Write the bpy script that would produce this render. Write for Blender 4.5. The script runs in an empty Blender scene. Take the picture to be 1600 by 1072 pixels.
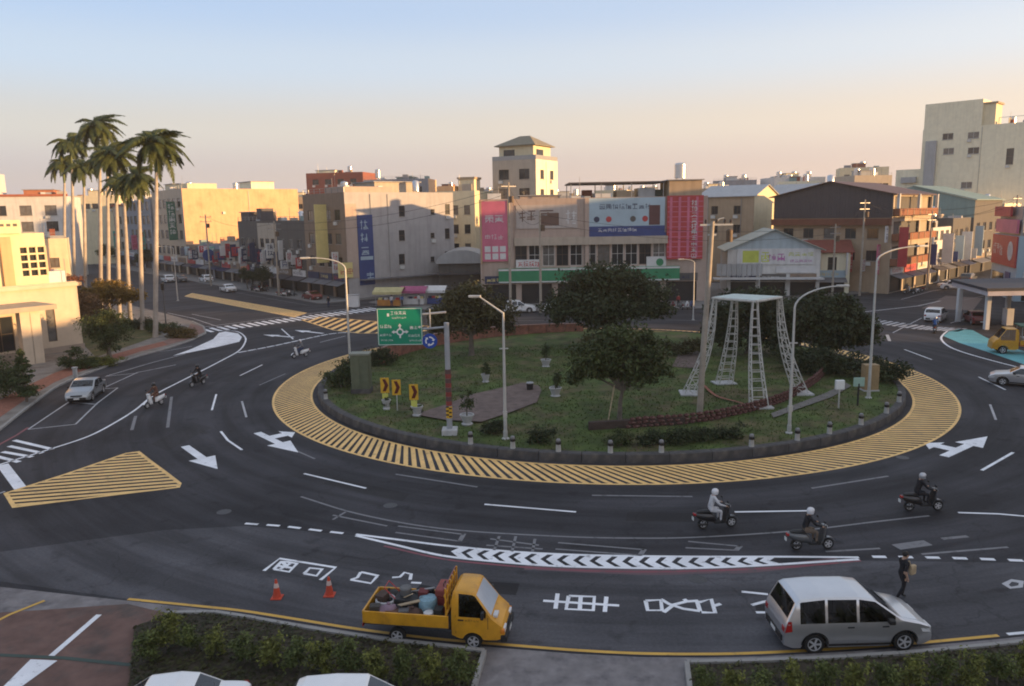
import bpy, bmesh, math, random
from mathutils import Vector, Matrix, Euler, noise as mnoise
random.seed(7)
PI = math.pi
D = bpy.data
scene = bpy.context.scene
COL = scene.collection

# ------------------------------------------------------------------ camera
CAM_H = 13.4
FOCAL_PX = 1200.0            # focal length in pixels of the 1600 px wide photograph
PITCH = math.radians(9.65)
ROLL = math.radians(1.0)
cam_data = D.cameras.new('camera')
cam_data.sensor_width = 36.0
cam_data.lens = 36.0 * FOCAL_PX / 1600.0
cam_data.clip_start = 0.3
cam_data.clip_end = 60000
cam = D.objects.new('camera', cam_data)
COL.objects.link(cam)
cam.matrix_world = Matrix.Translation((0, 0, CAM_H)) @ Matrix.Rotation(PI / 2 - PITCH, 4, 'X') @ Matrix.Rotation(-ROLL, 4, 'Z')
scene.camera = cam

# ------------------------------------------------------------------ sky and sun
SUN_AZ = Vector((0.97, -0.25, 0)).normalized()      # horizontal direction towards the sun
SUN_EL = math.radians(5.5)
world = D.worlds.new('World')
scene.world = world
world.use_nodes = True
wn = world.node_tree.nodes
wl = world.node_tree.links
bg = wn['Background']
sky = wn.new('ShaderNodeTexSky')
sky.sky_type = 'NISHITA'
sky.sun_disc = False
sky.sun_elevation = SUN_EL
sky.sun_rotation = math.atan2(SUN_AZ.x, SUN_AZ.y)
sky.air_density = 1.0
sky.dust_density = 0.3
sky.ozone_density = 3.0
sky.altitude = 20
# evening haze: grade the sky by elevation (the same all round the compass)
tcw = wn.new('ShaderNodeTexCoord')
nrm = wn.new('ShaderNodeVectorMath'); nrm.operation = 'NORMALIZE'
sepw = wn.new('ShaderNodeSeparateXYZ')
wl.new(tcw.outputs['Generated'], nrm.inputs[0]); wl.new(nrm.outputs[0], sepw.inputs[0])
def elev_ramp(stops, k):
    r = wn.new('ShaderNodeValToRGB'); r.color_ramp.interpolation = 'EASE'
    e = r.color_ramp.elements
    while len(e) < len(stops): e.new(0.5)
    for i, (p, c) in enumerate(stops):
        e[i].position = p; e[i].color = (c[0]/k, c[1]/k, c[2]/k, 1)
    wl.new(sepw.outputs[2], r.inputs[0])
    v = wn.new('ShaderNodeVectorMath'); v.operation = 'SCALE'; v.inputs['Scale'].default_value = k
    wl.new(r.outputs[0], v.inputs[0])
    return v.outputs[0]
gain = elev_ramp([(0.0,(2.2,2.2,4.1)),(0.0175,(2.3,2.08,3.97)),(0.05,(2.7,1.84,2.43)),(0.105,(4.38,2.4,2.05)),(0.179,(5.5,3.14,2.55)),(0.242,(5.7,3.36,2.8)),(0.6,(5.4,3.3,2.8)),(1.0,(5.2,3.2,2.8))], 6.0)
air = elev_ramp([(0.0,(.66,.53,.49)),(0.0175,(.665,.54,.49)),(0.05,(.71,.59,.52)),(0.105,(.775,.70,.605)),(0.179,(.655,.735,.83)),(0.242,(.52,.65,.85)),(0.45,(.55,.64,.80)),(1.0,(.60,.64,.71))], 1.0)
gmul = wn.new('ShaderNodeVectorMath'); gmul.operation = 'MULTIPLY'
wl.new(sky.outputs[0], gmul.inputs[0]); wl.new(gain, gmul.inputs[1])
asc = wn.new('ShaderNodeVectorMath'); asc.operation = 'SCALE'; asc.inputs['Scale'].default_value = 1.0/0.15
wl.new(air, asc.inputs[0])
smix = wn.new('ShaderNodeMix'); smix.data_type = 'RGBA'; smix.inputs[0].default_value = 0.8
wl.new(gmul.outputs[0], smix.inputs[6]); wl.new(asc.outputs[0], smix.inputs[7])
half = wn.new('ShaderNodeVectorMath'); half.operation = 'SCALE'; half.inputs['Scale'].default_value = 0.5
# the sky warms and brightens gently towards the sun
gdot = wn.new('ShaderNodeVectorMath'); gdot.operation = 'DOT_PRODUCT'; gdot.inputs[1].default_value = (SUN_AZ.x, SUN_AZ.y, 0)
wl.new(nrm.outputs[0], gdot.inputs[0])
gcol = wn.new('ShaderNodeVectorMath'); gcol.operation = 'SCALE'; gcol.inputs[0].default_value = (0.32, 0.20, 0.08)
wl.new(gdot.outputs['Value'], gcol.inputs['Scale'])
gone = wn.new('ShaderNodeVectorMath'); gone.operation = 'ADD'; gone.inputs[1].default_value = (1.10, 1.07, 1.04)
wl.new(gcol.outputs[0], gone.inputs[0])
gw = wn.new('ShaderNodeVectorMath'); gw.operation = 'MULTIPLY'
wl.new(smix.outputs[2], gw.inputs[0]); wl.new(gone.outputs[0], gw.inputs[1])
wl.new(gw.outputs[0], half.inputs[0])
wl.new(half.outputs[0], bg.inputs[0])
bg.inputs[1].default_value = 0.15
sun_data = D.lights.new('sun', 'SUN')
sun_data.energy = 4.7
sun_data.angle = math.radians(0.6)
sun_data.color = (1.0, 0.59, 0.25)
sun = D.objects.new('sun', sun_data)
COL.objects.link(sun)
sdir = Vector((SUN_AZ.x * math.cos(SUN_EL), SUN_AZ.y * math.cos(SUN_EL), math.sin(SUN_EL)))
sun.rotation_euler = sdir.to_track_quat('Z', 'Y').to_euler()
sun.location = sdir * 200

vs = scene.view_settings
vs.view_transform = 'Standard'
vs.look = 'None'
vs.exposure = 1.0
vs.gamma = 1.0
vs.use_curve_mapping = False
scene.render.engine = 'CYCLES'
scene.cycles.use_denoising = True
scene.cycles.max_bounces = 6
scene.cycles.transparent_max_bounces = 6
scene.cycles.filter_width = 1.9

# ------------------------------------------------------------------ geometry helpers
_cp, _sp, _cr, _sr = math.cos(PITCH), math.sin(PITCH), math.cos(ROLL), math.sin(ROLL)
def survey(px, py):
    u, v = px - 800.0, py - 536.0
    u, v = _cr * u - _sr * v, _sr * u + _cr * v
    return u, FOCAL_PX * _cp - v * _sp, -FOCAL_PX * _sp - v * _cp
def G(px, py, z=0.0):
    "ground position (x, y) measured off the photograph"
    d = survey(px, py); t = (z - CAM_H) / d[2]
    return (d[0] * t, d[1] * t)
def at(px, py, Y):
    d = survey(px, py); t = Y / d[1]
    return Vector((d[0] * t, Y, CAM_H + d[2] * t))

class MB:
    def __init__(s): s.v = []; s.f = []
    def add(s, vs, fs, mw=None):
        o = len(s.v)
        s.v += [tuple(mw @ Vector(p)) for p in vs] if mw is not None else [tuple(p) for p in vs]
        s.f += [tuple(i + o for i in f) for f in fs]
        return s
    def box(s, x0, x1, y0, y1, z0, z1, mw=None):
        return s.add([(x0,y0,z0),(x1,y0,z0),(x1,y1,z0),(x0,y1,z0),(x0,y0,z1),(x1,y0,z1),(x1,y1,z1),(x0,y1,z1)],
              [(0,3,2,1),(4,5,6,7),(0,1,5,4),(1,2,6,5),(2,3,7,6),(3,0,4,7)], mw)
    def cbox(s, c, d, rz=0.0, mw=None):
        m = Matrix.Translation(c) @ Matrix.Rotation(rz, 4, 'Z')
        if mw is not None: m = mw @ m
        return s.box(-d[0]/2, d[0]/2, -d[1]/2, d[1]/2, -d[2]/2, d[2]/2, m)
    def bbox(s, x0, x1, y0, y1, z0, z1, b=0.03, mw=None):
        "box with chamfered edges"
        vs, fs = [], []
        bm = bmesh.new()
        bmesh.ops.create_cube(bm, size=1)
        for v in bm.verts: v.co = Vector(((x0+x1)/2 + v.co.x*(x1-x0), (y0+y1)/2 + v.co.y*(y1-y0), (z0+z1)/2 + v.co.z*(z1-z0)))
        bmesh.ops.bevel(bm, geom=bm.edges[:], offset=b, segments=2, affect='EDGES', profile=0.6)
        bm.verts.index_update()
        s.add([v.co[:] for v in bm.verts], [[v.index for v in f.verts] for f in bm.faces], mw)
        bm.free()
        return s
    def poly(s, pts, z=None):
        return s.add([(p[0], p[1], z if z is not None else p[2]) for p in pts], [tuple(range(len(pts)))])
    def prism(s, pts, z0, z1, cap_bottom=True):
        n = len(pts)
        vs = [(p[0], p[1], z0) for p in pts] + [(p[0], p[1], z1) for p in pts]
        fs = [(i, (i+1) % n, (i+1) % n + n, i + n) for i in range(n)] + [tuple(range(n, 2*n))]
        if cap_bottom: fs.append(tuple(range(n-1, -1, -1)))
        return s.add(vs, fs)
    def tube(s, path, r, n=8, cap=True):
        path = [Vector(p) for p in path]
        rs = r if isinstance(r, (list, tuple)) else [r] * len(path)
        vs, fs = [], []
        prev = None
        for i, p in enumerate(path):
            t = (path[min(i+1, len(path)-1)] - path[max(i-1, 0)])
            if t.length < 1e-9: t = Vector((0,0,1))
            t.normalize()
            a = prev if prev is not None else (Vector((1,0,0)) if abs(t.x) < 0.9 else Vector((0,1,0)))
            a = (a - t * a.dot(t))
            if a.length < 1e-6: a = t.orthogonal()
            a.normalize(); prev = a
            b = t.cross(a)
            for k in range(n):
                an = 2*PI*k/n
                vs.append(p + (a*math.cos(an) + b*math.sin(an)) * rs[i])
        for i in range(len(path)-1):
            for k in range(n):
                fs.append((i*n+k, i*n+(k+1)%n, (i+1)*n+(k+1)%n, (i+1)*n+k))
        if cap:
            fs.append(tuple(range(n-1, -1, -1))); fs.append(tuple(range((len(path)-1)*n, len(path)*n)))
        return s.add(vs, fs)
    def lathe(s, prof, n=16, mw=None):
        vs, fs = [], []
        for r, z in prof:
            for k in range(n):
                a = 2*PI*k/n
                vs.append((r*math.cos(a), r*math.sin(a), z))
        for i in range(len(prof)-1):
            for k in range(n):
                fs.append((i*n+k, i*n+(k+1)%n, (i+1)*n+(k+1)%n, (i+1)*n+k))
        if prof[0][0] > 1e-4: fs.append(tuple(range(n-1, -1, -1)))
        if prof[-1][0] > 1e-4: fs.append(tuple(range((len(prof)-1)*n, len(prof)*n)))
        return s.add(vs, fs, mw)
    def mesh(s, smooth=False, name='mesh'):
        me = D.meshes.new(name)
        me.from_pydata(s.v, [], s.f)
        if smooth:
            me.polygons.foreach_set('use_smooth', [True]*len(me.polygons))
            if smooth != 'all':
                try: me.set_sharp_from_angle(angle=math.radians(38))
                except Exception: pass
        me.update()
        return me
    def build(s, name, material, parent=None, loc=None, rz=None, smooth=False):
        return link(name, s.mesh(smooth, name), material, parent, loc, rz)

def link(name, me, material, parent=None, loc=None, rz=None, rot=None):
    o = D.objects.new(name, me)
    COL.objects.link(o)
    if material is not None and not me.materials: me.materials.append(material)
    if parent is not None: o.parent = parent
    if loc is not None: o.location = loc
    if rz is not None: o.rotation_euler = (0, 0, rz)
    if rot is not None: o.rotation_euler = rot
    return o
def tag(o, label=None, cat=None, group=None, kind=None):
    if label: o['label'] = label
    if cat: o['category'] = cat
    if group: o['group'] = group
    if kind: o['kind'] = kind
    return o
def thing(name, label, cat, loc=(0,0,0), rz=0.0, group=None):
    o = D.objects.new(name, None)
    o.empty_display_size = 0.3
    COL.objects.link(o)
    o.location = loc if len(loc) == 3 else (loc[0], loc[1], 0)
    o.rotation_euler = (0, 0, rz)
    return tag(o, label, cat, group)
def struct(o): o['kind'] = 'structure'; return o
def copy_tree(o, parent=None, mats=None):
    c = o.copy(); COL.objects.link(c); c.parent = parent
    for ch in list(o.children): copy_tree(ch, c)
    return c
def rename_material(root, old, new):
    "give the parts of a copied thing another paint"
    for ch in root.children_recursive:
        if ch.type == 'MESH' and ch.material_slots and ch.material_slots[0].material == old:
            ch.material_slots[0].link = 'OBJECT'
            ch.material_slots[0].material = new
def frame_at(o, d):
    "matrix for local x along direction d (2D), z up, at o"
    d = Vector((d[0], d[1], 0)).normalized()
    n = Vector((d.y, -d.x, 0))
    return Matrix(((d.x, -n.x, 0, o[0]), (d.y, -n.y, 0, o[1]), (0, 0, 1, o[2] if len(o) > 2 else 0), (0, 0, 0, 1)))

# ------------------------------------------------------------------ materials
MATS = {}
def mat(name, col, rough=0.75, var=0.12, scale=1.2, bump=0.0, bscale=20.0, spec=0.35, metal=0.0, streak=0.0, coat=0.0, col2=None, c2scale=0.3, c2lo=0.5, c2hi=0.65):
    if name in MATS: return MATS[name]
    m = D.materials.new(name); m.use_nodes = True
    nt = m.node_tree; n = nt.nodes; l = nt.links
    b = n['Principled BSDF']
    b.inputs['Roughness'].default_value = rough
    b.inputs['Metallic'].default_value = metal
    b.inputs['Specular IOR Level'].default_value = spec
    if coat: b.inputs['Coat Weight'].default_value = coat; b.inputs['Coat Roughness'].default_value = 0.08
    tc = n.new('ShaderNodeTexCoord')
    out = None
    rgb = n.new('ShaderNodeRGB'); rgb.outputs[0].default_value = (*col, 1); out = rgb.outputs[0]
    if col2 is not None:
        nz = n.new('ShaderNodeTexNoise'); nz.inputs['Scale'].default_value = c2scale; nz.inputs['Detail'].default_value = 6; nz.inputs['Roughness'].default_value = 0.65
        l.new(tc.outputs['Object'], nz.inputs['Vector'])
        mr = n.new('ShaderNodeMapRange'); mr.inputs[1].default_value = c2lo; mr.inputs[2].default_value = c2hi
        l.new(nz.outputs[0], mr.inputs[0])
        mx = n.new('ShaderNodeMix'); mx.data_type = 'RGBA'
        l.new(mr.outputs[0], mx.inputs[0]); l.new(out, mx.inputs[6]); mx.inputs[7].default_value = (*col2, 1)
        out = mx.outputs[2]
    if var:
        nz = n.new('ShaderNodeTexNoise'); nz.inputs['Scale'].default_value = scale; nz.inputs['Detail'].default_value = 8; nz.inputs['Roughness'].default_value = 0.6
        l.new(tc.outputs['Object'], nz.inputs['Vector'])
        mr = n.new('ShaderNodeMapRange'); mr.inputs[1].default_value = 0.3; mr.inputs[2].default_value = 0.7; mr.inputs[3].default_value = 1-var; mr.inputs[4].default_value = 1+var
        l.new(nz.outputs[0], mr.inputs[0])
        mx = n.new('ShaderNodeMix'); mx.data_type = 'RGBA'; mx.blend_type = 'MULTIPLY'; mx.inputs[0].default_value = 1
        l.new(out, mx.inputs[6]); l.new(mr.outputs[0], mx.inputs[7])
        out = mx.outputs[2]
    if streak:
        mp = n.new('ShaderNodeMapping'); mp.inputs['Scale'].default_value = (1.1, 1.1, 0.09)
        l.new(tc.outputs['Object'], mp.inputs[0])
        nz = n.new('ShaderNodeTexNoise'); nz.inputs['Scale'].default_value = 1.6; nz.inputs['Detail'].default_value = 5
        l.new(mp.outputs[0], nz.inputs['Vector'])
        mr = n.new('ShaderNodeMapRange'); mr.inputs[1].default_value = 0.45; mr.inputs[2].default_value = 0.75; mr.inputs[3].default_value = 1; mr.inputs[4].default_value = 1-streak
        l.new(nz.outputs[0], mr.inputs[0])
        mx = n.new('ShaderNodeMix'); mx.data_type = 'RGBA'; mx.blend_type = 'MULTIPLY'; mx.inputs[0].default_value = 1
        l.new(out, mx.inputs[6]); l.new(mr.outputs[0], mx.inputs[7])
        out = mx.outputs[2]
    l.new(out, b.inputs['Base Color'])
    if bump:
        nz = n.new('ShaderNodeTexNoise'); nz.inputs['Scale'].default_value = bscale; nz.inputs['Detail'].default_value = 4
        l.new(tc.outputs['Object'], nz.inputs['Vector'])
        bp = n.new('ShaderNodeBump'); bp.inputs['Strength'].default_value = bump; bp.inputs['Distance'].default_value = 0.05
        l.new(nz.outputs[0], bp.inputs['Height']); l.new(bp.outputs[0], b.inputs['Normal'])
    MATS[name] = m
    return m

def srgb(r, g, b):
    def c(x):
        x /= 255.0
        return x/12.92 if x <= 0.04045 else ((x+0.055)/1.055)**2.4
    return (c(r), c(g), c(b))

RC = Vector((7.18, 62.14, 0))          # centre of the roundabout

def asphalt_material(name='asphalt', base=(0.0365, 0.0358, 0.0405)):
    m = D.materials.new(name); m.use_nodes = True
    nt = m.node_tree; n = nt.nodes; l = nt.links
    b = n['Principled BSDF']; b.inputs['Roughness'].default_value = 0.8; b.inputs['Specular IOR Level'].default_value = 0.22
    geo = n.new('ShaderNodeNewGeometry')
    sub = n.new('ShaderNodeVectorMath'); sub.operation = 'SUBTRACT'; sub.inputs[1].default_value = RC
    l.new(geo.outputs['Position'], sub.inputs[0])
    ln = n.new('ShaderNodeVectorMath'); ln.operation = 'LENGTH'; l.new(sub.outputs[0], ln.inputs[0])
    sx = n.new('ShaderNodeSeparateXYZ'); l.new(sub.outputs[0], sx.inputs[0])
    an = n.new('ShaderNodeMath'); an.operation = 'ARCTAN2'; l.new(sx.outputs[1], an.inputs[0]); l.new(sx.outputs[0], an.inputs[1])
    am = n.new('ShaderNodeMath'); am.operation = 'MULTIPLY'; am.inputs[1].default_value = 2.2; l.new(an.outputs[0], am.inputs[0])
    cx = n.new('ShaderNodeCombineXYZ'); l.new(ln.outputs['Value'], cx.inputs[0]); l.new(am.outputs[0], cx.inputs[1])
    n1 = n.new('ShaderNodeTexNoise'); n1.inputs['Scale'].default_value = 0.7; n1.inputs['Detail'].default_value = 7; n1.inputs['Roughness'].default_value = 0.62
    l.new(cx.outputs[0], n1.inputs['Vector'])
    n2 = n.new('ShaderNodeTexNoise'); n2.inputs['Scale'].default_value = 0.16; n2.inputs['Detail'].default_value = 5
    l.new(geo.outputs['Position'], n2.inputs['Vector'])
    n3 = n.new('ShaderNodeTexNoise'); n3.inputs['Scale'].default_value = 9.0; n3.inputs['Detail'].default_value = 6; n3.inputs['Roughness'].default_value = 0.75
    l.new(geo.outputs['Position'], n3.inputs['Vector'])
    def mr(src, a, c, lo, hi):
        q = n.new('ShaderNodeMapRange'); q.inputs[1].default_value = a; q.inputs[2].default_value = c; q.inputs[3].default_value = lo; q.inputs[4].default_value = hi
        l.new(src, q.inputs[0]); return q.outputs[0]
    a1 = mr(n1.outputs[0], 0.40, 0.62, 0.70, 1.34); a2 = mr(n2.outputs[0], 0.38, 0.62, 0.78, 1.24); a3 = mr(n3.outputs[0], 0.38, 0.62, 0.86, 1.16)
    m1 = n.new('ShaderNodeMath'); m1.operation = 'MULTIPLY'; l.new(a1, m1.inputs[0]); l.new(a2, m1.inputs[1])
    m2 = n.new('ShaderNodeMath'); m2.operation = 'MULTIPLY'; l.new(m1.outputs[0], m2.inputs[0]); l.new(a3, m2.inputs[1])
    # hairline cracks
    vo = n.new('ShaderNodeTexVoronoi'); vo.feature = 'DISTANCE_TO_EDGE'; vo.inputs['Scale'].default_value = 0.13
    nw = n.new('ShaderNodeTexNoise'); nw.inputs['Scale'].default_value = 0.7; nw.inputs['Detail'].default_value = 4; l.new(geo.outputs['Position'], nw.inputs['Vector'])
    va = n.new('ShaderNodeVectorMath'); va.operation = 'MULTIPLY_ADD'; va.inputs[1].default_value = (2.4,2.4,0); l.new(nw.outputs['Color'], va.inputs[0]); l.new(geo.outputs['Position'], va.inputs[2])
    l.new(va.outputs[0], vo.inputs['Vector'])
    ck = mr(vo.outputs['Distance'], 0.0, 0.006, 0.72, 1.0)
    sp = n.new('ShaderNodeTexNoise'); sp.inputs['Scale'].default_value = 0.9; sp.inputs['Detail'].default_value = 3; l.new(geo.outputs['Position'], sp.inputs['Vector'])
    ol = mr(sp.outputs[0], 0.60, 0.70, 1.0, 0.68)
    ms = n.new('ShaderNodeMath'); ms.operation = 'MULTIPLY'; l.new(ck, ms.inputs[0]); l.new(ol, ms.inputs[1])
    m3 = n.new('ShaderNodeMath'); m3.operation = 'MULTIPLY'; l.new(m2.outputs[0], m3.inputs[0]); l.new(ms.outputs[0], m3.inputs[1])
    mx = n.new('ShaderNodeMix'); mx.data_type = 'RGBA'; mx.blend_type = 'MULTIPLY'; mx.inputs[0].default_value = 1
    mx.inputs[6].default_value = (*base, 1)
    l.new(m3.outputs[0], mx.inputs[7])
    l.new(mx.outputs[2], b.inputs['Base Color'])
    bp = n.new('ShaderNodeBump'); bp.inputs['Strength'].default_value = 0.25; bp.inputs['Distance'].default_value = 0.02
    l.new(n3.outputs[0], bp.inputs['Height']); l.new(bp.outputs[0], b.inputs['Normal'])
    return m
ASPHALT = asphalt_material()
ASPHALT_OLD = asphalt_material('older_asphalt', (0.070, 0.069, 0.076))

def paint_material(name, col, wear=0.45, alpha_wear=True, fade=0.0):
    "road paint whose worn patches let the asphalt colour through"
    m = D.materials.new(name); m.use_nodes = True
    nt = m.node_tree; n = nt.nodes; l = nt.links
    b = n['Principled BSDF']; b.inputs['Roughness'].default_value = 0.65
    geo = n.new('ShaderNodeNewGeometry')
    n1 = n.new('ShaderNodeTexNoise'); n1.inputs['Scale'].default_value = 2.3; n1.inputs['Detail'].default_value = 9; n1.inputs['Roughness'].default_value = 0.72
    l.new(geo.outputs['Position'], n1.inputs['Vector'])
    q = n.new('ShaderNodeMapRange'); q.inputs[1].default_value = 0.47 + 0.16*(1-wear); q.inputs[2].default_value = 0.58 + 0.2*(1-wear); q.inputs[3].default_value = fade; q.inputs[4].default_value = min(1.0, fade + 0.75)
    l.new(n1.outputs[0], q.inputs[0])
    n2 = n.new('ShaderNodeTexNoise'); n2.inputs['Scale'].default_value = 0.8; n2.inputs['Detail'].default_value = 4
    l.new(geo.outputs['Position'], n2.inputs['Vector'])
    q2 = n.new('ShaderNodeMapRange'); q2.inputs[1].default_value = 0.3; q2.inputs[2].default_value = 0.7; q2.inputs[3].default_value = 0.84; q2.inputs[4].default_value = 1.08
    l.new(n2.outputs[0], q2.inputs[0])
    mv = n.new('ShaderNodeMix'); mv.data_type = 'RGBA'; mv.blend_type = 'MULTIPLY'; mv.inputs[0].default_value = 1; mv.inputs[6].default_value = (*col, 1)
    l.new(q2.outputs[0], mv.inputs[7])
    mx = n.new('ShaderNodeMix'); mx.data_type = 'RGBA'
    l.new(q.outputs[0], mx.inputs[0]); l.new(mv.outputs[2], mx.inputs[6]); mx.inputs[7].default_value = (0.066, 0.064, 0.068, 1)
    l.new(mx.outputs[2], b.inputs['Base Color'])
    return m
PAINT_W = paint_material('white_road_paint', (0.80, 0.81, 0.84), 0.4)
PAINT_WF = paint_material('worn_white_road_paint', (0.5, 0.5, 0.52), 0.6, fade=0.72)
PAINT_WM = paint_material('older_white_road_paint', (0.6, 0.6, 0.62), 0.5, fade=0.3)
PAINT_Y = paint_material('yellow_road_paint', (0.84, 0.53, 0.19), 0.45)
PAINT_YL = paint_material('yellow_kerb_paint', (0.62, 0.36, 0.06), 0.35)
PAINT_R = paint_material('red_road_paint', (0.26, 0.05, 0.07), 0.6, fade=0.25)
PAINT_T = paint_material('teal_road_paint', (0.13, 0.42, 0.46), 0.4)
# ------------------------------------------------------------------ ground, road, pavements, markings
def ring_pts(r, a0, a1, n, c=RC):
    return [(c.x + r*math.cos(a0+(a1-a0)*i/n), c.y + r*math.sin(a0+(a1-a0)*i/n)) for i in range(n+1)]

soil = mat('city_ground', (0.11, 0.105, 0.10), 0.9, 0.25, 0.05)
gm = MB(); gm.poly([(3000*math.cos(2*PI*i/64), 3000*math.sin(2*PI*i/64)) for i in range(64)], -0.06)
ground = struct(gm.build('ground', soil))
rm = MB(); rm.poly([(-190, 4), (170, 4), (210, 260), (-240, 260)], 0.0)
road = struct(rm.build('road', ASPHALT))

Z1 = 0.004
def mark(name, pts, material=PAINT_W, z=Z1, parent=None):
    m = MB(); m.poly(pts, z)
    return m.build(name, material, parent or road)
def offset_line(pts, w):
    pts = [Vector((p[0], p[1], 0)) for p in pts]
    L, R = [], []
    for i, p in enumerate(pts):
        t = pts[min(i+1, len(pts)-1)] - pts[max(i-1, 0)]
        t.normalize(); nn = Vector((-t.y, t.x, 0))
        L.append(p + nn*w/2); R.append(p - nn*w/2)
    return L, R
def smooth_path(pts, k=6):
    "Catmull-Rom through 2D points"
    P = [Vector((p[0], p[1])) for p in pts]
    P = [P[0]*2-P[1]] + P + [P[-1]*2-P[-2]]
    out = []
    for i in range(1, len(P)-2):
        for j in range(k):
            t = j/k
            a, b, c, d = P[i-1], P[i], P[i+1], P[i+2]
            out.append(0.5*((2*b) + (c-a)*t + (2*a-5*b+4*c-d)*t*t + (-a+3*b-3*c+d)*t*t*t))
    out.append(P[-2])
    return [(q.x, q.y) for q in out]
def line(name, px, w=0.12, material=PAINT_W, z=Z1, curve=False, parent=None, world=False):
    pts = px if world else [G(*p) for p in px]
    if curve: pts = smooth_path(pts)
    L, R = offset_line(pts, w)
    m = MB()
    vs = [(p.x, p.y, z) for p in L] + [(p.x, p.y, z) for p in R]
    n = len(L)
    m.add(vs, [(i, i+n, i+1+n, i+1) for i in range(n-1)])
    return m.build(name, material, parent or road)

# hatched yellow apron round the island
R_IN, R_OUT = 23.0, 25.9
hatch = MB()
for ra, rb in ((R_IN, R_IN+0.17), (R_OUT-0.17, R_OUT)):
    N = 180
    a = ring_pts(ra, 0, 2*PI, N); b = ring_pts(rb, 0, 2*PI, N)
    hatch.add([(p[0], p[1], 0.008) for p in a] + [(p[0], p[1], 0.008) for p in b], [(i, i+N+1, i+N+2, i+1) for i in range(N)])
hatch = hatch.build('hatched_border', PAINT_Y, road)
NS = 272
sl = math.radians(5.6); sw = 0.335
smesh = MB()
a0 = -sl/2; a1 = sl/2
p0 = Vector(((R_IN+0.05)*math.cos(a0), (R_IN+0.05)*math.sin(a0), 0)); p1 = Vector(((R_OUT-0.05)*math.cos(a1), (R_OUT-0.05)*math.sin(a1), 0))
t = (p1-p0).normalized(); tn = Vector((-math.sin(0), math.cos(0), 0))*sw/2
smesh.add([p0-tn, p1-tn, p1+tn, p0+tn], [(0,1,2,3)])
sme = smesh.mesh()
sme.materials.append(PAINT_Y)
for i in range(NS):
    o = link('stripe', sme, None, hatch)
    o.location = (RC.x, RC.y, 0.006); o.rotation_euler = (0, 0, 2*PI*i/NS)

def hatched_polygon(name, px, n_dir, pitch, w, border=0.18):
    "yellow bordered polygon filled with parallel stripes (world direction n_dir along the stripes)"
    pts = [Vector(G(*p)) for p in px]
    m = MB(); N = len(pts)
    cen = sum(pts, Vector((0,0)))/N
    inner = []
    for i in range(N):
        e0 = (pts[i]-pts[i-1]).normalized(); e1 = (pts[(i+1)%N]-pts[i]).normalized()
        nn = Vector((-e0.y, e0.x)) + Vector((-e1.y, e1.x))
        if nn.length < 1e-6: nn = Vector((-e1.y, e1.x))
        nn.normalize()
        if nn.dot(cen-pts[i]) < 0: nn = -nn
        k = border/max(0.4, abs(nn.dot(Vector((-e1.y, e1.x)))))
        inner.append(pts[i]+nn*k)
    m.add([(p.x,p.y,0.008) for p in pts]+[(p.x,p.y,0.008) for p in inner], [(i,(i+1)%N,(i+1)%N+N,i+N) for i in range(N)])
    root = m.build(name, PAINT_Y, road)
    d = Vector(n_dir).normalized(); q = Vector((-d.y, d.x))
    lo = min(p.dot(q) for p in pts); hi = max(p.dot(q) for p in pts)
    s = lo + pitch*0.5
    def cut(sv):
        xs = []
        for i in range(N):
            a, b = pts[i], pts[(i+1)%N]
            fa, fb = a.dot(q)-sv, b.dot(q)-sv
            if (fa < 0) != (fb < 0):
                tt = fa/(fa-fb); xs.append((a+(b-a)*tt).dot(d))
        return (min(xs), max(xs)) if len(xs) >= 2 else None
    while s + w < hi:
        c0, c1 = cut(s), cut(s+w)
        if c0 and c1:
            mm = MB()
            P = lambda u, v: ((d*u+q*v).x, (d*u+q*v).y, 0.005)
            mm.add([P(c0[0]+.05,s), P(c0[1]-.05,s), P(c1[1]-.05,s+w), P(c1[0]+.05,s+w)], [(0,1,2,3)])
            mm.build('stripe', PAINT_Y, root)
        s += pitch
    return root
gdir = lambda a, b: Vector(G(*b)) - Vector(G(*a))
hatched_polygon('yellow_island_marking', [(5,771),(19,794),(140,779),(281,762),(284,755),(262,738),(240,722),(218,705),(196,708),(100,741)], gdir((60,765),(230,752)), 0.54, 0.31, 0.2)
hatched_polygon('splitter_marking', [(470,500),(520,516),(560,521),(640,521),(700,512),(640,507),(540,498),(500,495)], gdir((540,517),(575,500)), 1.3, 0.6, 0.2)
hatched_polygon('median_marking', [(288,463),(460,496),(480,489),(300,458)], gdir((300,462),(340,458)), 1.0, 0.75, 0.3)

# white edge line of the outer lane, and the painted corner at the crossing
line('edge_line', [(-60,745),(9,723),(81,701),(140,681),(182,659),(212,640),(240,618),(280,597),(308,583),(345,564),(372,549),(382,537),(383,527),(370,518),(342,517)], 0.17, curve=True)
mark('painted_corner', [G(*p) for p in [(270,556),(300,545),(333,530),(342,520),(352,518),(372,521),(378,527),(374,534),(340,542),(305,549)]], PAINT_W, 0.0045)
line('edge_line', [(200,552),(262,548),(300,541)], 0.12, PAINT_WM)
def zebra(A, B, length, n, bw, material=PAINT_W, along=None, name='crossing'):
    A, B = Vector(G(*A)), Vector(G(*B))
    d = (B-A).normalized(); q = along.normalized() if along is not None else Vector((-d.y, d.x))
    m0 = None
    for i in range(n):
        c = A+(B-A)*(i+.5)/n
        P = [c-d*bw/2-q*length/2, c+d*bw/2-q*length/2, c+d*bw/2+q*length/2, c-d*bw/2+q*length/2]
        mark('crossing_bar', [(p.x,p.y) for p in P], material)
DST = Vector((-0.64, 0.77))          # direction of the street that leaves to the upper left
zebra((318,517), (590,482), 3.6, 26, 0.5, along=DST)
line('crossing_edge', [(318,511),(590,477)], 0.2, PAINT_WM)
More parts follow.
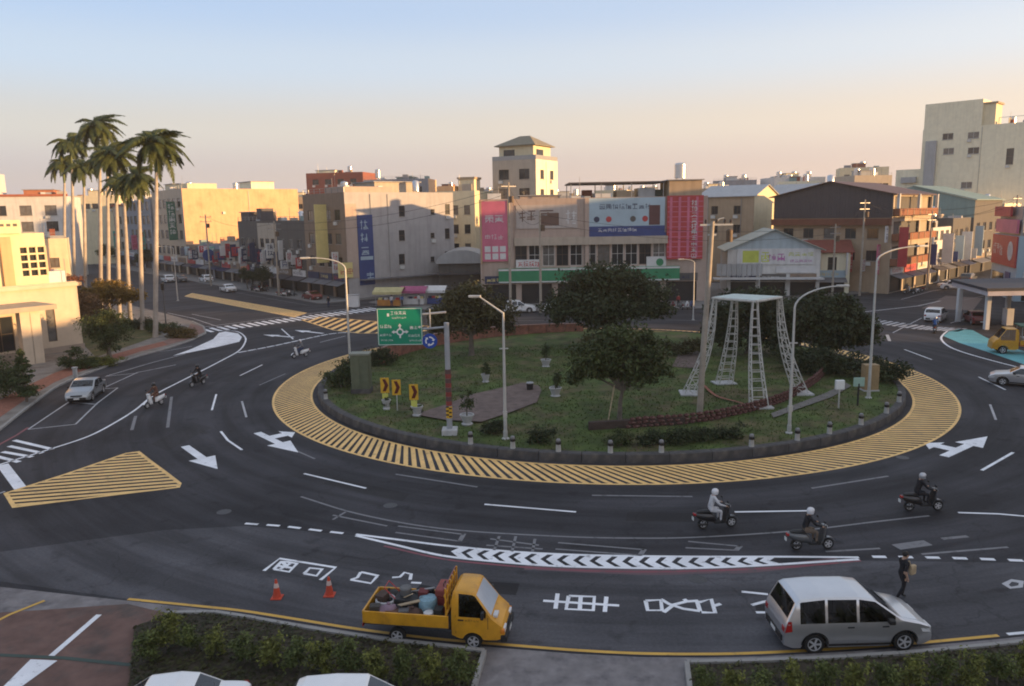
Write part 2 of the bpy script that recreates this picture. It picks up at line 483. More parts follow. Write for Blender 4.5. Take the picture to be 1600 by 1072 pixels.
# give-way dashes across the entry lane
def dashes(name, px, n, duty, w, material=PAINT_W, curve=True):
    pts = smooth_path([G(*p) for p in px], 12) if curve else [G(*p) for p in px]
    P = [Vector(p) for p in pts]; L = [0]
    for i in range(1, len(P)): L.append(L[-1]+(P[i]-P[i-1]).length)
    def pos(s):
        for i in range(1, len(P)):
            if L[i] >= s: return P[i-1]+(P[i]-P[i-1])*((s-L[i-1])/max(1e-6, L[i]-L[i-1]))
        return P[-1]
    for k in range(n):
        s0 = L[-1]*(k/n); s1 = s0 + L[-1]/n*duty
        pp = [pos(s0+(s1-s0)*j/4) for j in range(5)]
        line(name, [(p.x,p.y) for p in pp], w, material, world=True)
dashes('give_way_dash', [(372,551),(430,540),(515,522),(560,519)], 14, 0.86, 0.3)
line('lane_line', [(440,514),(458,530)], 0.16)
line('lane_line', [(300,491),(345,500)], 0.15, PAINT_WM)
line('edge_line', [(262,489),(300,497),(345,512)], 0.15, PAINT_WM)
line('edge_line', [(340,452),(480,477),(585,478)], 0.12, PAINT_WF)

def arrow(px_tail, px_tip, kind='straight', L=None, material=PAINT_W):
    "direction arrow in world space from tail to tip"
    a, b = Vector(G(*px_tail)), Vector(G(*px_tip))
    d = (b-a); L = d.length; d.normalize(); q = Vector((-d.y, d.x))
    P = lambda u, v: ((a+d*u+q*v).x, (a+d*u+q*v).y)
    sw = 0.13*L/4 + 0.06
    polys = [[P(0,-sw), P(L*.58,-sw), P(L*.58,sw), P(0,sw)], [P(L*.55,-L*.13), P(L,0), P(L*.55,L*.13)]]
    if kind in ('left', 'right'):
        s = 1 if kind == 'left' else -1
        polys.append([P(L*.22, s*sw*.5), P(L*.36, s*sw*.5), P(L*.36, s*L*.2), P(L*.22, s*L*.2)])
        polys.append([P(L*.12, s*L*.19), P(L*.46, s*L*.19), P(L*.29, s*L*.31)])
    m = MB()
    for i, pl in enumerate(polys):
        m.poly(pl, Z1 + 0.0007*i)
    return m.build('direction_arrow', material, road)
arrow((289,697), (340,733))
arrow((402,676), (466,707), 'left')
arrow((1475,713), (1543,682), 'left')
arrow((459,527), (411,523), material=PAINT_W)
arrow((505,521), (460,516), material=PAINT_W)
for seg, w, mt in [
    ([(375,587),(410,570)], .13, PAINT_W), ([(405,602),(446,584)], .13, PAINT_WF), ([(331,641),(338,616)], .14, PAINT_W),
    ([(378,627),(385,652)], .14, PAINT_WM), ([(345,674),(356,688),(378,703)], .15, PAINT_W), ([(475,740),(572,763)], .14, PAINT_W),
    ([(757,788),(900,800)], .14, PAINT_W), ([(1148,800),(1272,798)], .14, PAINT_W), ([(1497,801),(1560,803),(1640,810)], .14, PAINT_W),
    ([(1534,735),(1583,707)], .16, PAINT_W), ([(1529,589),(1571,609)], .14, PAINT_W), ([(1413,546),(1456,562)], .14, PAINT_W),
    ([(1547,632),(1556,656)], .14, PAINT_WM), ([(1386,523),(1390,533)], .3, PAINT_WM), ([(618,741),(746,761)], .14, PAINT_WF),
    ([(925,774),(1082,776)], .14, PAINT_WF), ([(1268,763),(1388,744)], .14, PAINT_WF), ([(460,703),(492,717)], .12, PAINT_WF),
    ([(212,650),(206,672)], .2, PAINT_WF), ([(268,620),(262,668)], .2, PAINT_WF), ([(500,535),(540,525)], .13, PAINT_WM)]:
    line('lane_dash', seg, w, mt)
line('old_edge_line', [(470,776),(560,803),(690,826),(870,838),(1000,841),(1100,839),(1250,829),(1370,815),(1452,806)], 0.12, PAINT_WF, curve=True)
line('old_edge_line', [(1290,862),(1375,857)], 0.13, PAINT_WF)
line('old_edge_line', [(1400,855),(1450,848)], 0.5, PAINT_WF)
line('old_edge_line', [(1472,842),(1512,838)], 0.2, PAINT_WF)
line('old_edge_line', [(1440,866),(1575,855)], 0.13, PAINT_WF)
for x0, y0, x1, y1 in ((622,822,728,846), (872,848,1010,868), (1075,846,1160,860)):
    line('old_box_marking', [(x0,y0),(x1-3,y0+(y1-y0)*.55)], 0.11, PAINT_WF)
    line('old_box_marking', [(x0-4,y0+10),(x1-8,y1)], 0.11, PAINT_WF)
    line('old_box_marking', [(x1-3,y0+(y1-y0)*.5),(x1-10,y1)], 0.2, PAINT_WF)
for seg in ([(766,842),(842,852)], [(760,852),(848,858)], [(780,838),(772,860)], [(806,838),(800,862)], [(836,842),(832,862)], [(520,805),(605,822)], [(540,800),(520,812)], [(1440,470),(1500,463)]):
    line('old_lettering_stroke', seg, 0.12, PAINT_WF)

bay = [(-60,900),(-40,868),(120,846),(260,828),(383,822),(470,829),(556,837),(690,870),(860,887),(1060,891),(1342,876),(1620,880),(1660,985),(1560,995),(1430,1008),(1320,1016),(1190,1023),(1000,1024),(810,1012),(680,1001),(560,986),(460,970),(376,957),(200,936)]
mark('bay_surface', [G(*q) for q in bay], ASPHALT_OLD, 0.0018)
# separator strip with chevrons on the near side
up = smooth_path([G(*p) for p in [(556,835),(620,843),(700,853),(800,862),(900,867),(1000,869),(1100,870),(1220,870),(1342,871)]], 8)
lo = smooth_path([G(*p) for p in [(556,837),(620,852),(690,868),(770,877),(860,884),(960,887),(1060,888),(1180,884),(1342,874)]], 8)
line('separator_line', up, 0.16, world=True); line('separator_line', lo, 0.16, z=0.0047, world=True)
def interp(path, x):
    for i in range(1, len(path)):
        if path[i][0] >= x: 
            t = (x-path[i-1][0])/(path[i][0]-path[i-1][0]); return path[i-1][1]+(path[i][1]-path[i-1][1])*t
    return path[-1][1]
xs = -2.6
while xs < 9.7:
    # white chevron pointing against the traffic, between the two lines
    def pt(x, f): return (x, interp(up, x)*(1-f)+interp(lo, x)*f)
    k = 0.36; w_ = 0.41
    pa = [pt(xs+k,0.0), pt(xs,0.5), pt(xs+k,1.0), pt(xs+k+w_,1.0), pt(xs+w_,0.5), pt(xs+k+w_,0.0)]
    m = MB(); m.add([(p[0],p[1],0.0054) for p in pa], [(0,1,4,5),(1,2,3,4)])
    m.build('chevron', PAINT_W, road)
    xs += 0.63
line('red_line', [(600,853),(690,873),(770,882),(860,889),(960,893),(1060,893),(1180,889),(1260,884),(1345,876)], 0.13, PAINT_R, 0.0043, curve=True)
line('red_line', [(820,886),(1000,894),(1100,892),(1180,890),(1310,875)], 0.45, paint_material('faded_red_paint', (0.16,0.06,0.075), 0.7, fade=0.5), 0.0036, curve=True)
dashes('lane_dash', [(383,818),(440,822),(490,828),(550,835)], 5, 0.6, 0.17)
dashes('lane_dash', [(1363,870),(1440,871),(1520,873),(1620,877)], 6, 0.52, 0.2)
# kerb line along the near pavement
line('yellow_kerb_line', [(200,936),(300,946),(376,954),(460,967),(560,983),(680,998),(810,1009),(900,1016),(1000,1021),(1100,1022),(1190,1020),(1320,1013),(1430,1005),(1560,993)], 0.14, PAINT_YL, curve=True)
line('kerb_line', [(1574,991),(1640,985)], 0.14)

# lettering on the road: strokes in the order of the characters
def strokes(name, segs, w=0.13):
    m = MB(); k = 0
    for s in segs:
        pts = [G(*p) for p in s]
        L, R = offset_line(pts, w); n = len(L)
        z = Z1 + 0.0005*k; k += 1
        m.add([(p.x,p.y,z) for p in L]+[(p.x,p.y,z) for p in R], [(i,i+n,i+1+n,i+1) for i in range(n-1)])
    return m.build(name, PAINT_W, road)
sc1 = lambda x, y: (380+x*0.175, 850+y*0.175)
strokes('road_character', [[sc1(185,240),sc1(325,130),sc1(825,210),sc1(690,322)],
    [sc1(545,265),sc1(595,215),sc1(705,225),sc1(655,285),sc1(545,265)],
    [sc1(275,225),sc1(345,155),sc1(385,160)],[sc1(385,160),sc1(480,175),sc1(410,250),sc1(275,225)],
    [sc1(310,195),sc1(440,215)],[sc1(350,160),sc1(400,215)],[sc1(330,225),sc1(420,175)]], 0.15)
strokes('road_character', [[sc1(1050,250),sc1(1210,285)],[sc1(960,320),sc1(1020,300),sc1(1050,252)],[sc1(960,320),sc1(1140,352),sc1(1195,290)],
    [sc1(1330,300),sc1(1400,295),sc1(1440,255),sc1(1500,270),sc1(1490,320)],[sc1(1500,345),sc1(1590,350)]], 0.13)
sc2 = lambda x, y: (820+x*0.25, 890+y*0.25)
strokes('road_character', [[sc2(115,195),sc2(590,225)],[sc2(205,150),sc2(192,245)],[sc2(510,170),sc2(500,265)],
    [sc2(275,165),sc2(435,170),sc2(428,255),sc2(258,247),sc2(275,165)],[sc2(350,167),sc2(343,252)]], 0.15)
strokes('road_character', [[sc2(755,195),sc2(850,190),sc2(858,255),sc2(768,255),sc2(755,195)],[sc2(850,185),sc2(900,215),sc2(990,245),sc2(1095,260)],
    [sc2(868,268),sc2(930,220),sc2(1010,200),sc2(1085,195)],[sc2(995,185),sc2(1015,200)],[sc2(1075,195),sc2(1095,260)],
    [sc2(1090,205),sc2(1165,185),sc2(1190,270),sc2(1105,268)],[sc2(1180,228),sc2(1225,215)]], 0.15)
strokes('road_character', [[sc2(1355,138),sc2(1520,155)],[sc2(1418,222),sc2(1500,200)],[sc2(1445,268),sc2(1520,268)],[sc2(1500,200),sc2(1640,190)]], 0.14)
m_d = MB(); m_d.add([(*G(1565,912),Z1),(*G(1580,905),Z1),(*G(1600,908),Z1),(*G(1598,918),Z1),(*G(1578,920),Z1),(*G(1576,914),Z1+.0002),(*G(1581,909),Z1+.0002),(*G(1592,911),Z1+.0002),(*G(1591,915),Z1+.0002),(*G(1580,917),Z1+.0002)],
    [(0,1,6,5),(1,2,7,6),(2,3,8,7),(3,4,9,8),(4,0,5,9)])
m_d.build('diamond_marking', PAINT_WM, road)

# left side: parking bays, hatching, stop bar
for seg in ([(44,671),(75,650),(108,628)], [(44,671),(118,663)], [(118,663),(152,630),(184,606)], [(108,628),(152,632)], [(130,610),(184,606)],
            [(160,607),(215,582)], [(165,588),(215,583)], [(165,588),(240,566),(290,553)], [(215,582),(275,570)]):
    line('parking_bay_line', seg, 0.12, PAINT_WM)
for seg in ([(22,688),(82,702)], [(14,697),(66,708)], [(4,706),(50,714)], [(-10,712),(30,722)]):
    line('hatch_bar', seg, 0.3)
line('stop_bar', [(4,726),(32,763)], 0.55)
line('red_kerb_line', [(-40,722),(0,694),(26,680),(44,668)], 0.18, PAINT_R)
line('lane_line', [(-60,790),(8,768)], 0.13, PAINT_WM)
# right side: teal painted corner, edge line, crossing
mark('teal_corner', [G(*p) for p in [(1474,525),(1484,517),(1500,514),(1520,516),(1540,527),(1570,540),(1640,560),(1640,582),(1590,566),(1540,549),(1500,536)]], PAINT_T)
line('edge_line', [(1498,513),(1483,516),(1472,525),(1472,532),(1484,542),(1510,552),(1560,566),(1640,586)], 0.2, curve=True)
zebra((1352,500), (1440,512), 3.2, 9, 0.45, PAINT_WM, along=Vector((0.75,0.66)))
zebra((1440,512), (1505,516), 3.0, 7, 0.45, PAINT_WM, along=Vector((0.75,0.66)))
line('stop_line', [(1345,488),(1435,478),(1470,470)], 0.3, PAINT_WM)
line('lane_line', [(1395,520),(1440,497)], 0.14, PAINT_WM)
line('lane_line', [(1408,468),(1455,455),(1500,447)], 0.14, PAINT_WM)
line('lane_line', [(1485,505),(1530,492)], 0.14, PAINT_WM)
line('lane_line', [(1500,470),(1575,455)], 0.16, PAINT_WF)
mark('painted_lane', [G(*p) for p in [(1440,482),(1478,462),(1535,466),(1520,485)]], paint_material('brown_surface_paint', (0.12,0.075,0.06), 0.6, fade=0.3), 0.003)
# far road marking lines behind the island
line('lane_line', [(800,501),(870,501)], 0.15, PAINT_WF)
line('lane_line', [(1040,500),(1090,501)], 0.15, PAINT_WF)
# darker repair patches
PATCH = asphalt_material('patched_asphalt', (0.030,0.029,0.031))
for q in ([(700,905),(812,912),(806,930),(690,922)], [(1180,945),(1330,945),(1336,958),(1182,958)], [(520,745),(640,772),(628,784),(505,756)], [(1395,640),(1440,650),(1420,700),(1380,690)], [(300,660),(330,668),(262,705),(236,694)], [(980,800),(1085,802),(1086,816),(978,814)]):
    mark('repair_patch', [G(*p) for p in q], PATCH, 0.0024)
# manhole lids
lidm = mat('cast_iron', (0.05,0.05,0.052), 0.5, 0.2, 8)
for px in ((350,800),(1090,905),(610,790),(1410,715)):
    x, y = G(*px); m = MB(); m.lathe([(0.33,0.0),(0.33,0.006),(0.29,0.009),(0.27,0.005),(0,0.006)], 20)
    m.build('manhole_cover', lidm, road, (x,y,0.002))

# ------------------------------------------------------------------ pavements
CONC = mat('pavement_concrete', (0.20,0.195,0.185), 0.85, 0.18, 0.9, 0.2, 30, streak=0)
KERB = mat('kerb_concrete', (0.30,0.29,0.275), 0.8, 0.2, 1.5)
REDBRICK = mat('red_brick_paving', (0.25,0.105,0.07), 0.85, 0.25, 3.0, 0.3, 40)
BROWNPAVE = mat('brown_block_paving', (0.145,0.085,0.07), 0.85, 0.28, 1.2, 0.3, 40, col2=(0.09,0.07,0.062), c2scale=0.5)
def pavement(name, px, z=0.12, material=CONC, world=False, kerb=True, kind=True):
    pts = px if world else [G(*p) for p in px]
    ar = sum(pts[i][0]*pts[(i+1)%len(pts)][1]-pts[(i+1)%len(pts)][0]*pts[i][1] for i in range(len(pts)))
    if ar < 0: pts = pts[::-1]
    m = MB(); m.prism(pts, -0.05, z)
    return struct(m.build(name, material))
def kerb_run(parent, px, z=0.125, w=0.16, stone=1.0, world=False, material=KERB):
    "row of kerb stones along a path; each stone is a piece of its own"
    pts = [Vector(p) for p in (px if world else [G(*p) for p in px])]
    L = [0]
    for i in range(1, len(pts)): L.append(L[-1]+(pts[i]-pts[i-1]).length)
    n = max(1, int(L[-1]/stone))
    def pos(s):
        for i in range(1, len(pts)):
            if L[i] >= s-1e-6: return pts[i-1]+(pts[i]-pts[i-1])*((s-L[i-1])/max(1e-6,L[i]-L[i-1]))
        return pts[-1]
    me = None
    for k in range(n):
        a, b = pos(L[-1]*k/n), pos(L[-1]*(k+1)/n)
        d = b-a; ln = d.length-0.015
        c = (a+b)/2
        if me is None:
            mm = MB(); mm.bbox(-0.5,0.5,-w/2,w/2,-0.05,z,0.012); me = mm.mesh(False,'kerb_stone'); me.materials.append(material)
        o = link('kerb_stone', me, None, parent)
        o.location = (c.x, c.y, random.uniform(-.004,.004)); o.rotation_euler = (0,0,math.atan2(d.y,d.x)); o.scale = (ln,1,1)

left_edge = [(-140,760),(-60,715),(0,672),(40,640),(85,607),(120,590),(170,572),(220,556),(262,545),(300,532),(322,521),(318,511),(300,503),(262,492),(200,477),(150,468)]
lp = pavement('pavement_left', left_edge + [(60,462),(-200,500),(-350,700)], 0.12, mat('grey_paving', (0.21,0.19,0.17), 0.85, 0.2, 0.8, 0.2, 30, col2=(0.15,0.13,0.11), c2scale=0.6))
kerb_run(lp, left_edge[1:13], 0.135, 0.2, 1.2)
def strip_between(name, a, b, z, material, parent=None):
    A = [G(*p) for p in a]; B = [G(*p) for p in b]
    m = MB(); n = len(A)
    m.add([(p[0],p[1],z) for p in A]+[(p[0],p[1],z) for p in B], [(i,i+n,i+1+n,i+1) for i in range(n-1)])
    return m.build(name, material, parent)
strip_between('brick_paving_band', [(-60,698),(0,655),(40,627),(85,600),(120,585),(170,568),(220,551),(262,541),(300,529)],
                                   [(-60,665),(0,628),(40,606),(85,585),(118,573),(165,559),(215,545),(255,535),(290,521)], 0.126, REDBRICK, lp)
mark('brick_corner', [G(*p) for p in [(262,541),(300,530),(320,520),(316,512),(298,507),(290,521),(255,535)]], mat('dull_red_paving', (0.21,0.12,0.095), 0.85, 0.25, 2.0), 0.1275, lp)
GRASS_L = mat('left_lawn', (0.085,0.085,0.03), 0.95, 0.35, 1.5, 0.6, 25, col2=(0.13,0.10,0.05), c2scale=0.4)
mark('lawn_strip', [G(*p) for p in [(150,560),(215,538),(258,522),(245,513),(225,505),(120,475),(60,476),(120,530)]], GRASS_L, 0.13, lp)
mark('walkway', [G(*p) for p in [(235,515),(262,528),(278,525),(250,512),(160,484),(150,487)]], KERB, 0.137, lp)

# near side pavement with planting beds and a driveway
near = [(-120,905),(200,940),(300,951),(376,960),(460,974),(560,990),(680,1005),(810,1016),(900,1023),(1000,1028),(1100,1029),(1190,1027),(1320,1020),(1430,1012),(1560,1000),(1700,985)]
nearw = [G(*p) for p in near]
npv = pavement('pavement_front', nearw + [(40,4),(-40,4)], 0.03, mat('gutter_concrete', (0.20,0.185,0.185), 0.85, 0.25, 1.6, 0.3, 30, col2=(0.125,0.115,0.12), c2scale=0.9), world=True)
mark('brown_driveway', [G(*p) for p in [(-140,1000),(-60,962),(60,955),(200,945),(262,960),(222,985),(208,1020),(212,1090),(-60,1090)]], BROWNPAVE, 0.036, npv)
line('yellow_kerb_line', [(-30,985),(15,962),(70,940)], 0.14, PAINT_YL, 0.042)
line('driveway_line', [(80,1027),(155,962)], 0.2, PAINT_W, 0.042)
mark('driveway_arrow', [G(*p) for p in [(-30,1110),(48,1032),(90,1034),(20,1085)]], PAINT_W, 0.042)
line('drain_cover_strip', [(-30,1024),(100,1030),(205,1041)], 0.16, mat('green_drain_strip', (0.035,0.06,0.05), 0.6), 0.045)
# bed kerbs
bedL = [(210,985),(262,964),(330,962),(395,972),(480,988),(560,1001),(650,1012),(742,1020),(757,1024),(735,1100),(200,1100)]
bedR = [(1073,1042),(1190,1040),(1320,1034),(1430,1027),(1560,1014),(1700,998),(1750,1100),(1080,1100)]
SOIL = mat('bed_soil', (0.055,0.045,0.032), 0.95, 0.35, 3.0, 0.6, 30)
for nm, bed in (('planting_bed_left', bedL), ('planting_bed_right', bedR)):
    b_ = pavement(nm, bed, 0.13, SOIL)
    e = [G(*p) for p in (bed[1:9] if nm.endswith('left') else bed[0:6])]
    kerb_run(b_, e, 0.2, 0.15, 1.5, world=True)
    if nm.endswith('left'):
        kerb_run(b_, [G(757,1024), G(744,1062), G(735,1100)], 0.2, 0.15, 1.2, world=True)
    else:
        kerb_run(b_, [G(1073,1042), G(1080,1100)], 0.2, 0.15, 1.2, world=True)

# far pavements, under the buildings behind
FARP = mat('far_pavement', (0.17,0.165,0.16), 0.85, 0.2, 0.5)
pavement('pavement_back', [G(*p) for p in [(640,482),(700,488),(760,490),(850,487),(1050,484),(1110,482)]] + [(60,122),(50,140),(-12,140),(-22,118)], 0.12, FARP, world=True)
C0 = Vector((-26.0,123.0)); NST = Vector((0.77,0.64))
fp = [C0+DST*-2-NST*6, C0+DST*190-NST*6, C0+DST*190+NST*30, C0+NST*26+DST*-2]
pavement('pavement_upper_left', [(p.x,p.y) for p in fp], 0.12, FARP, world=True)
# ------------------------------------------------------------------ vegetation helpers
def leaf_material(name, dark, light, scale=0.55, rough=0.6, trans=0.12):
    m = D.materials.new(name); m.use_nodes = True
    nt = m.node_tree; n = nt.nodes; l = nt.links
    b = n['Principled BSDF']; b.inputs['Roughness'].default_value = rough; b.inputs['Specular IOR Level'].default_value = 0.3
    tc = n.new('ShaderNodeTexCoord')
    nz = n.new('ShaderNodeTexNoise'); nz.inputs['Scale'].default_value = scale; nz.inputs['Detail'].default_value = 6; nz.inputs['Roughness'].default_value = 0.7
    l.new(tc.outputs['Object'], nz.inputs['Vector'])
    r = n.new('ShaderNodeValToRGB'); r.color_ramp.elements[0].position = 0.33; r.color_ramp.elements[1].position = 0.7
    r.color_ramp.elements[0].color = (*dark, 1); r.color_ramp.elements[1].color = (*light, 1)
    l.new(nz.outputs[0], r.inputs[0]); l.new(r.outputs[0], b.inputs['Base Color'])
    tr = n.new('ShaderNodeBsdfTranslucent'); l.new(r.outputs[0], tr.inputs[0])
    mx = n.new('ShaderNodeMixShader'); mx.inputs[0].default_value = trans
    l.new(b.outputs[0], mx.inputs[1]); l.new(tr.outputs[0], mx.inputs[2]); l.new(mx.outputs[0], n['Material Output'].inputs[0])
    return m
LEAF_DARK = leaf_material('dark_leaves', (0.012,0.021,0.010), (0.058,0.078,0.026), 0.9)
LEAF_MID = leaf_material('mid_leaves', (0.020,0.034,0.012), (0.09,0.115,0.034), 0.9)
LEAF_OLIVE = leaf_material('olive_leaves', (0.035,0.036,0.015), (0.105,0.095,0.035))
LEAF_HEDGE = leaf_material('hedge_leaves', (0.03,0.04,0.012), (0.28,0.29,0.06), 1.8)
LEAF_GOLD = leaf_material('golden_leaves', (0.10,0.07,0.015), (0.34,0.22,0.045), 0.6, trans=0.25)
LEAF_PALM = leaf_material('palm_leaves', (0.02,0.036,0.012), (0.10,0.12,0.03), 0.8)
BARK = mat('grey_bark', (0.13,0.11,0.09), 0.9, 0.3, 3.0, 0.6, 12)
BARK_P = mat('palm_bark', (0.36,0.32,0.28), 0.85, 0.2, 1.2, 0.3, 10)

def leaf_cloud(lobes, n, size, seed=1, fill=0.35, up=0.25):
    "leaf-sized bent quads spread through ellipsoidal lobes"
    rnd = random.Random(seed); m = MB()
    vol = [lb[1][0]*lb[1][1]*lb[1][2] for lb in lobes]; tot = sum(v**0.72 for v in vol)
    for lb, v in zip(lobes, vol):
        c, r = Vector(lb[0]), lb[1]
        k = int(n*(v**0.72)/tot)
        nc = max(5, int(9 + 7*min(r)))
        clumps = []
        for q in range(nc):
            while True:
                d = Vector((rnd.uniform(-1,1), rnd.uniform(-1,1), rnd.uniform(-.85,1)))
                if 0.1 < d.length <= 1: break
            d.normalize(); f = rnd.uniform(.55, 1.0) if q > nc*.25 else rnd.uniform(.1,.5)
            clumps.append((c+Vector((d.x*r[0], d.y*r[1], d.z*r[2]))*f, rnd.uniform(.26,.46)))
        for _ in range(k):
            cc, cr = clumps[rnd.randrange(nc)]
            d = Vector((rnd.gauss(0,.55), rnd.gauss(0,.55), rnd.gauss(0,.42)))
            if d.length > 1.25: d *= 1.25/d.length
            p = cc + Vector((d.x*r[0], d.y*r[1], d.z*r[2]))*cr*1.25
            nn = (d.normalized()*.6 + Vector((rnd.gauss(0,.6), rnd.gauss(0,.6), rnd.gauss(0,.6)+up+.3))).normalized()
            a = nn.orthogonal().normalized(); b = nn.cross(a)
            an = rnd.uniform(0, 2*PI); ca, sa = math.cos(an), math.sin(an)
            u = a*ca+b*sa; w = b*ca-a*sa
            s = size*rnd.uniform(0.55,1.45)
            m.add([p-u*s*.6, p+w*s*.32+nn*s*.1, p+u*s*.6-nn*s*.08, p-w*s*.32+nn*s*.1], [(0,1,2,3)])
    return m
def make_tree(name, label, base, trunk_h, trunk_r, lobes, n, size, leaf, seed, lean=(0,0), cat='tree', group=None, bark=BARK):
    t = thing(name, label, cat, base, 0, group)
    rnd = random.Random(seed)
    m = MB()
    top = Vector((lean[0], lean[1], trunk_h))
    mid = top*0.5 + Vector((rnd.uniform(-.15,.15), rnd.uniform(-.15,.15), 0))
    m.tube([(0,0,-0.1),(0,0,0.12),mid,top], [trunk_r*1.5, trunk_r*1.1, trunk_r*0.85, trunk_r*0.62], 9)
    for lb in lobes:
        c = Vector(lb[0]); e = top + (c-top)*0.95
        q = top*0.8 + (e-top*0.8)*0.5 + Vector((0,0,0.15))
        m.tube([top*0.8, q, e], [trunk_r*0.55, trunk_r*0.36, trunk_r*0.12], 6)
        for j in range(3):
            e2 = e + Vector((rnd.uniform(-1,1)*lb[1][0], rnd.uniform(-1,1)*lb[1][1], rnd.uniform(-.2,.9)*lb[1][2]))*.8
            m.tube([q.lerp(e,.5), e2], [trunk_r*.2, trunk_r*.06], 5)
    m.build('trunk', bark, t, smooth=True)
    leaf_cloud(lobes, n, size, seed).build('crown', leaf, t)
    return t

# ------------------------------------------------------------------ the island
ZI = 0.45
GI = lambda x, y: G(x, y, ZI)
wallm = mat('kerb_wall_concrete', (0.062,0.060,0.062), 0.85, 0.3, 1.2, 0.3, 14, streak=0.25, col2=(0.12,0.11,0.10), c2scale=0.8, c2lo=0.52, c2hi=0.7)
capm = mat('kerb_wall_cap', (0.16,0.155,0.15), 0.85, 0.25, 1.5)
island = D.objects.new('island', None); COL.objects.link(island); struct(island)
NSEG = 60
wall_me = None
for i in range(NSEG):
    a0, a1 = -PI/NSEG*0.985, PI/NSEG*0.985
    if wall_me is None:
        m = MB(); K = 3
        prof = [(22.62,-0.03),(22.58,0.46),(22.5,0.5),(22.12,0.5),(22.1,0.3)]
        vs_, fs_ = [], []
        for j in range(K+1):
            a = a0+(a1-a0)*j/K
            for r, z in prof: vs_.append((r*math.cos(a), r*math.sin(a), z))
        for j in range(K):
            for q in range(len(prof)-1): fs_.append((j*5+q, (j+1)*5+q, (j+1)*5+q+1, j*5+q+1))
        fs_.append((0,1,2,3,4)); fs_.append(tuple(K*5+q for q in (4,3,2,1,0)))
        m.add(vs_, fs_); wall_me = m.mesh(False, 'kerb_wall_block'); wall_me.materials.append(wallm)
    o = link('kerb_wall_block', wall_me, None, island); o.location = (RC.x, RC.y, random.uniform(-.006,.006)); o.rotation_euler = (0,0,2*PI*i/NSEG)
GRASS = mat('island_grass', (0.060,0.090,0.020), 0.95, 0.5, 0.8, 0.8, 18, col2=(0.105,0.088,0.042), c2scale=0.35, c2lo=0.47, c2hi=0.62)
def island_z(x, y):
    r = math.hypot(x-RC.x, y-RC.y)
    return ZI + 0.0 + 0.12*(1-min(1, r/22.0))
m = MB(); NR, NA = 12, 72
vs_ = [(RC.x, RC.y, island_z(RC.x,RC.y))]
for i in range(1, NR+1):
    r = 22.15*i/NR
    for j in range(NA):
        a = 2*PI*j/NA; x, y = RC.x+r*math.cos(a), RC.y+r*math.sin(a)
        vs_.append((x, y, island_z(x,y)+ (0.03*mnoise.noise(Vector((x*.5,y*.5,3))) if i < NR else 0)))
fs_ = [(0, 1+j, 1+(j+1)%NA) for j in range(NA)]
for i in range(NR-1):
    for j in range(NA): fs_.append((1+i*NA+j, 1+(i+1)*NA+j, 1+(i+1)*NA+(j+1)%NA, 1+i*NA+(j+1)%NA))
m.add(vs_, fs_)
m.build('lawn', GRASS, island, smooth='all')
path_px = [(648,650),(696,659),(752,662),(800,646),(839,631),(846,612),(842,605),(817,600),(794,606),(735,619),(699,634)]
mark('brick_path', [GI(*p) for p in path_px], mat('pink_path', (0.135,0.10,0.088), 0.9, 0.35, 1.5, 0.2, 30), ZI+0.125, island)
mark('brick_path', [GI(*p) for p in [(1050,575),(1090,578),(1100,560),(1090,550),(1060,556)]], MATS['pink_path'], ZI+0.125, island)
# grass blades, one mass
rnd = random.Random(3); m = MB()
pathpoly = [Vector(GI(*p)) for p in path_px]
def inside(poly, x, y):
    c = False
    for i in range(len(poly)):
        a, b = poly[i], poly[i-1]
        if (a.y > y) != (b.y > y) and x < (b.x-a.x)*(y-a.y)/(b.y-a.y)+a.x: c = not c
    return c
k = 0
while k < 30000:
    a = rnd.uniform(0, 2*PI); r = 22.0*math.sqrt(rnd.random())
    x, y = RC.x+r*math.cos(a), RC.y+r*math.sin(a)
    k += 1
    if y > 74 or inside(pathpoly, x, y): continue
    if mnoise.noise(Vector((x*0.25, y*0.25, 9))) > 0.28 and rnd.random() < 0.8: continue
    h = rnd.uniform(0.06,0.17); w = rnd.uniform(0.03,0.07); an = rnd.uniform(0,PI); z = island_z(x,y)-0.02
    dx, dy = math.cos(an)*w, math.sin(an)*w
    m.add([(x-dx,y-dy,z),(x+dx,y+dy,z),(x+rnd.uniform(-.08,.08),y+rnd.uniform(-.08,.08),z+h)], [(0,1,2)])
gr = m.build('grass', leaf_material('grass_blades', (0.035,0.062,0.013), (0.10,0.13,0.035), 0.35))
tag(gr, 'short green grass growing across the traffic island', 'grass', kind='stuff')

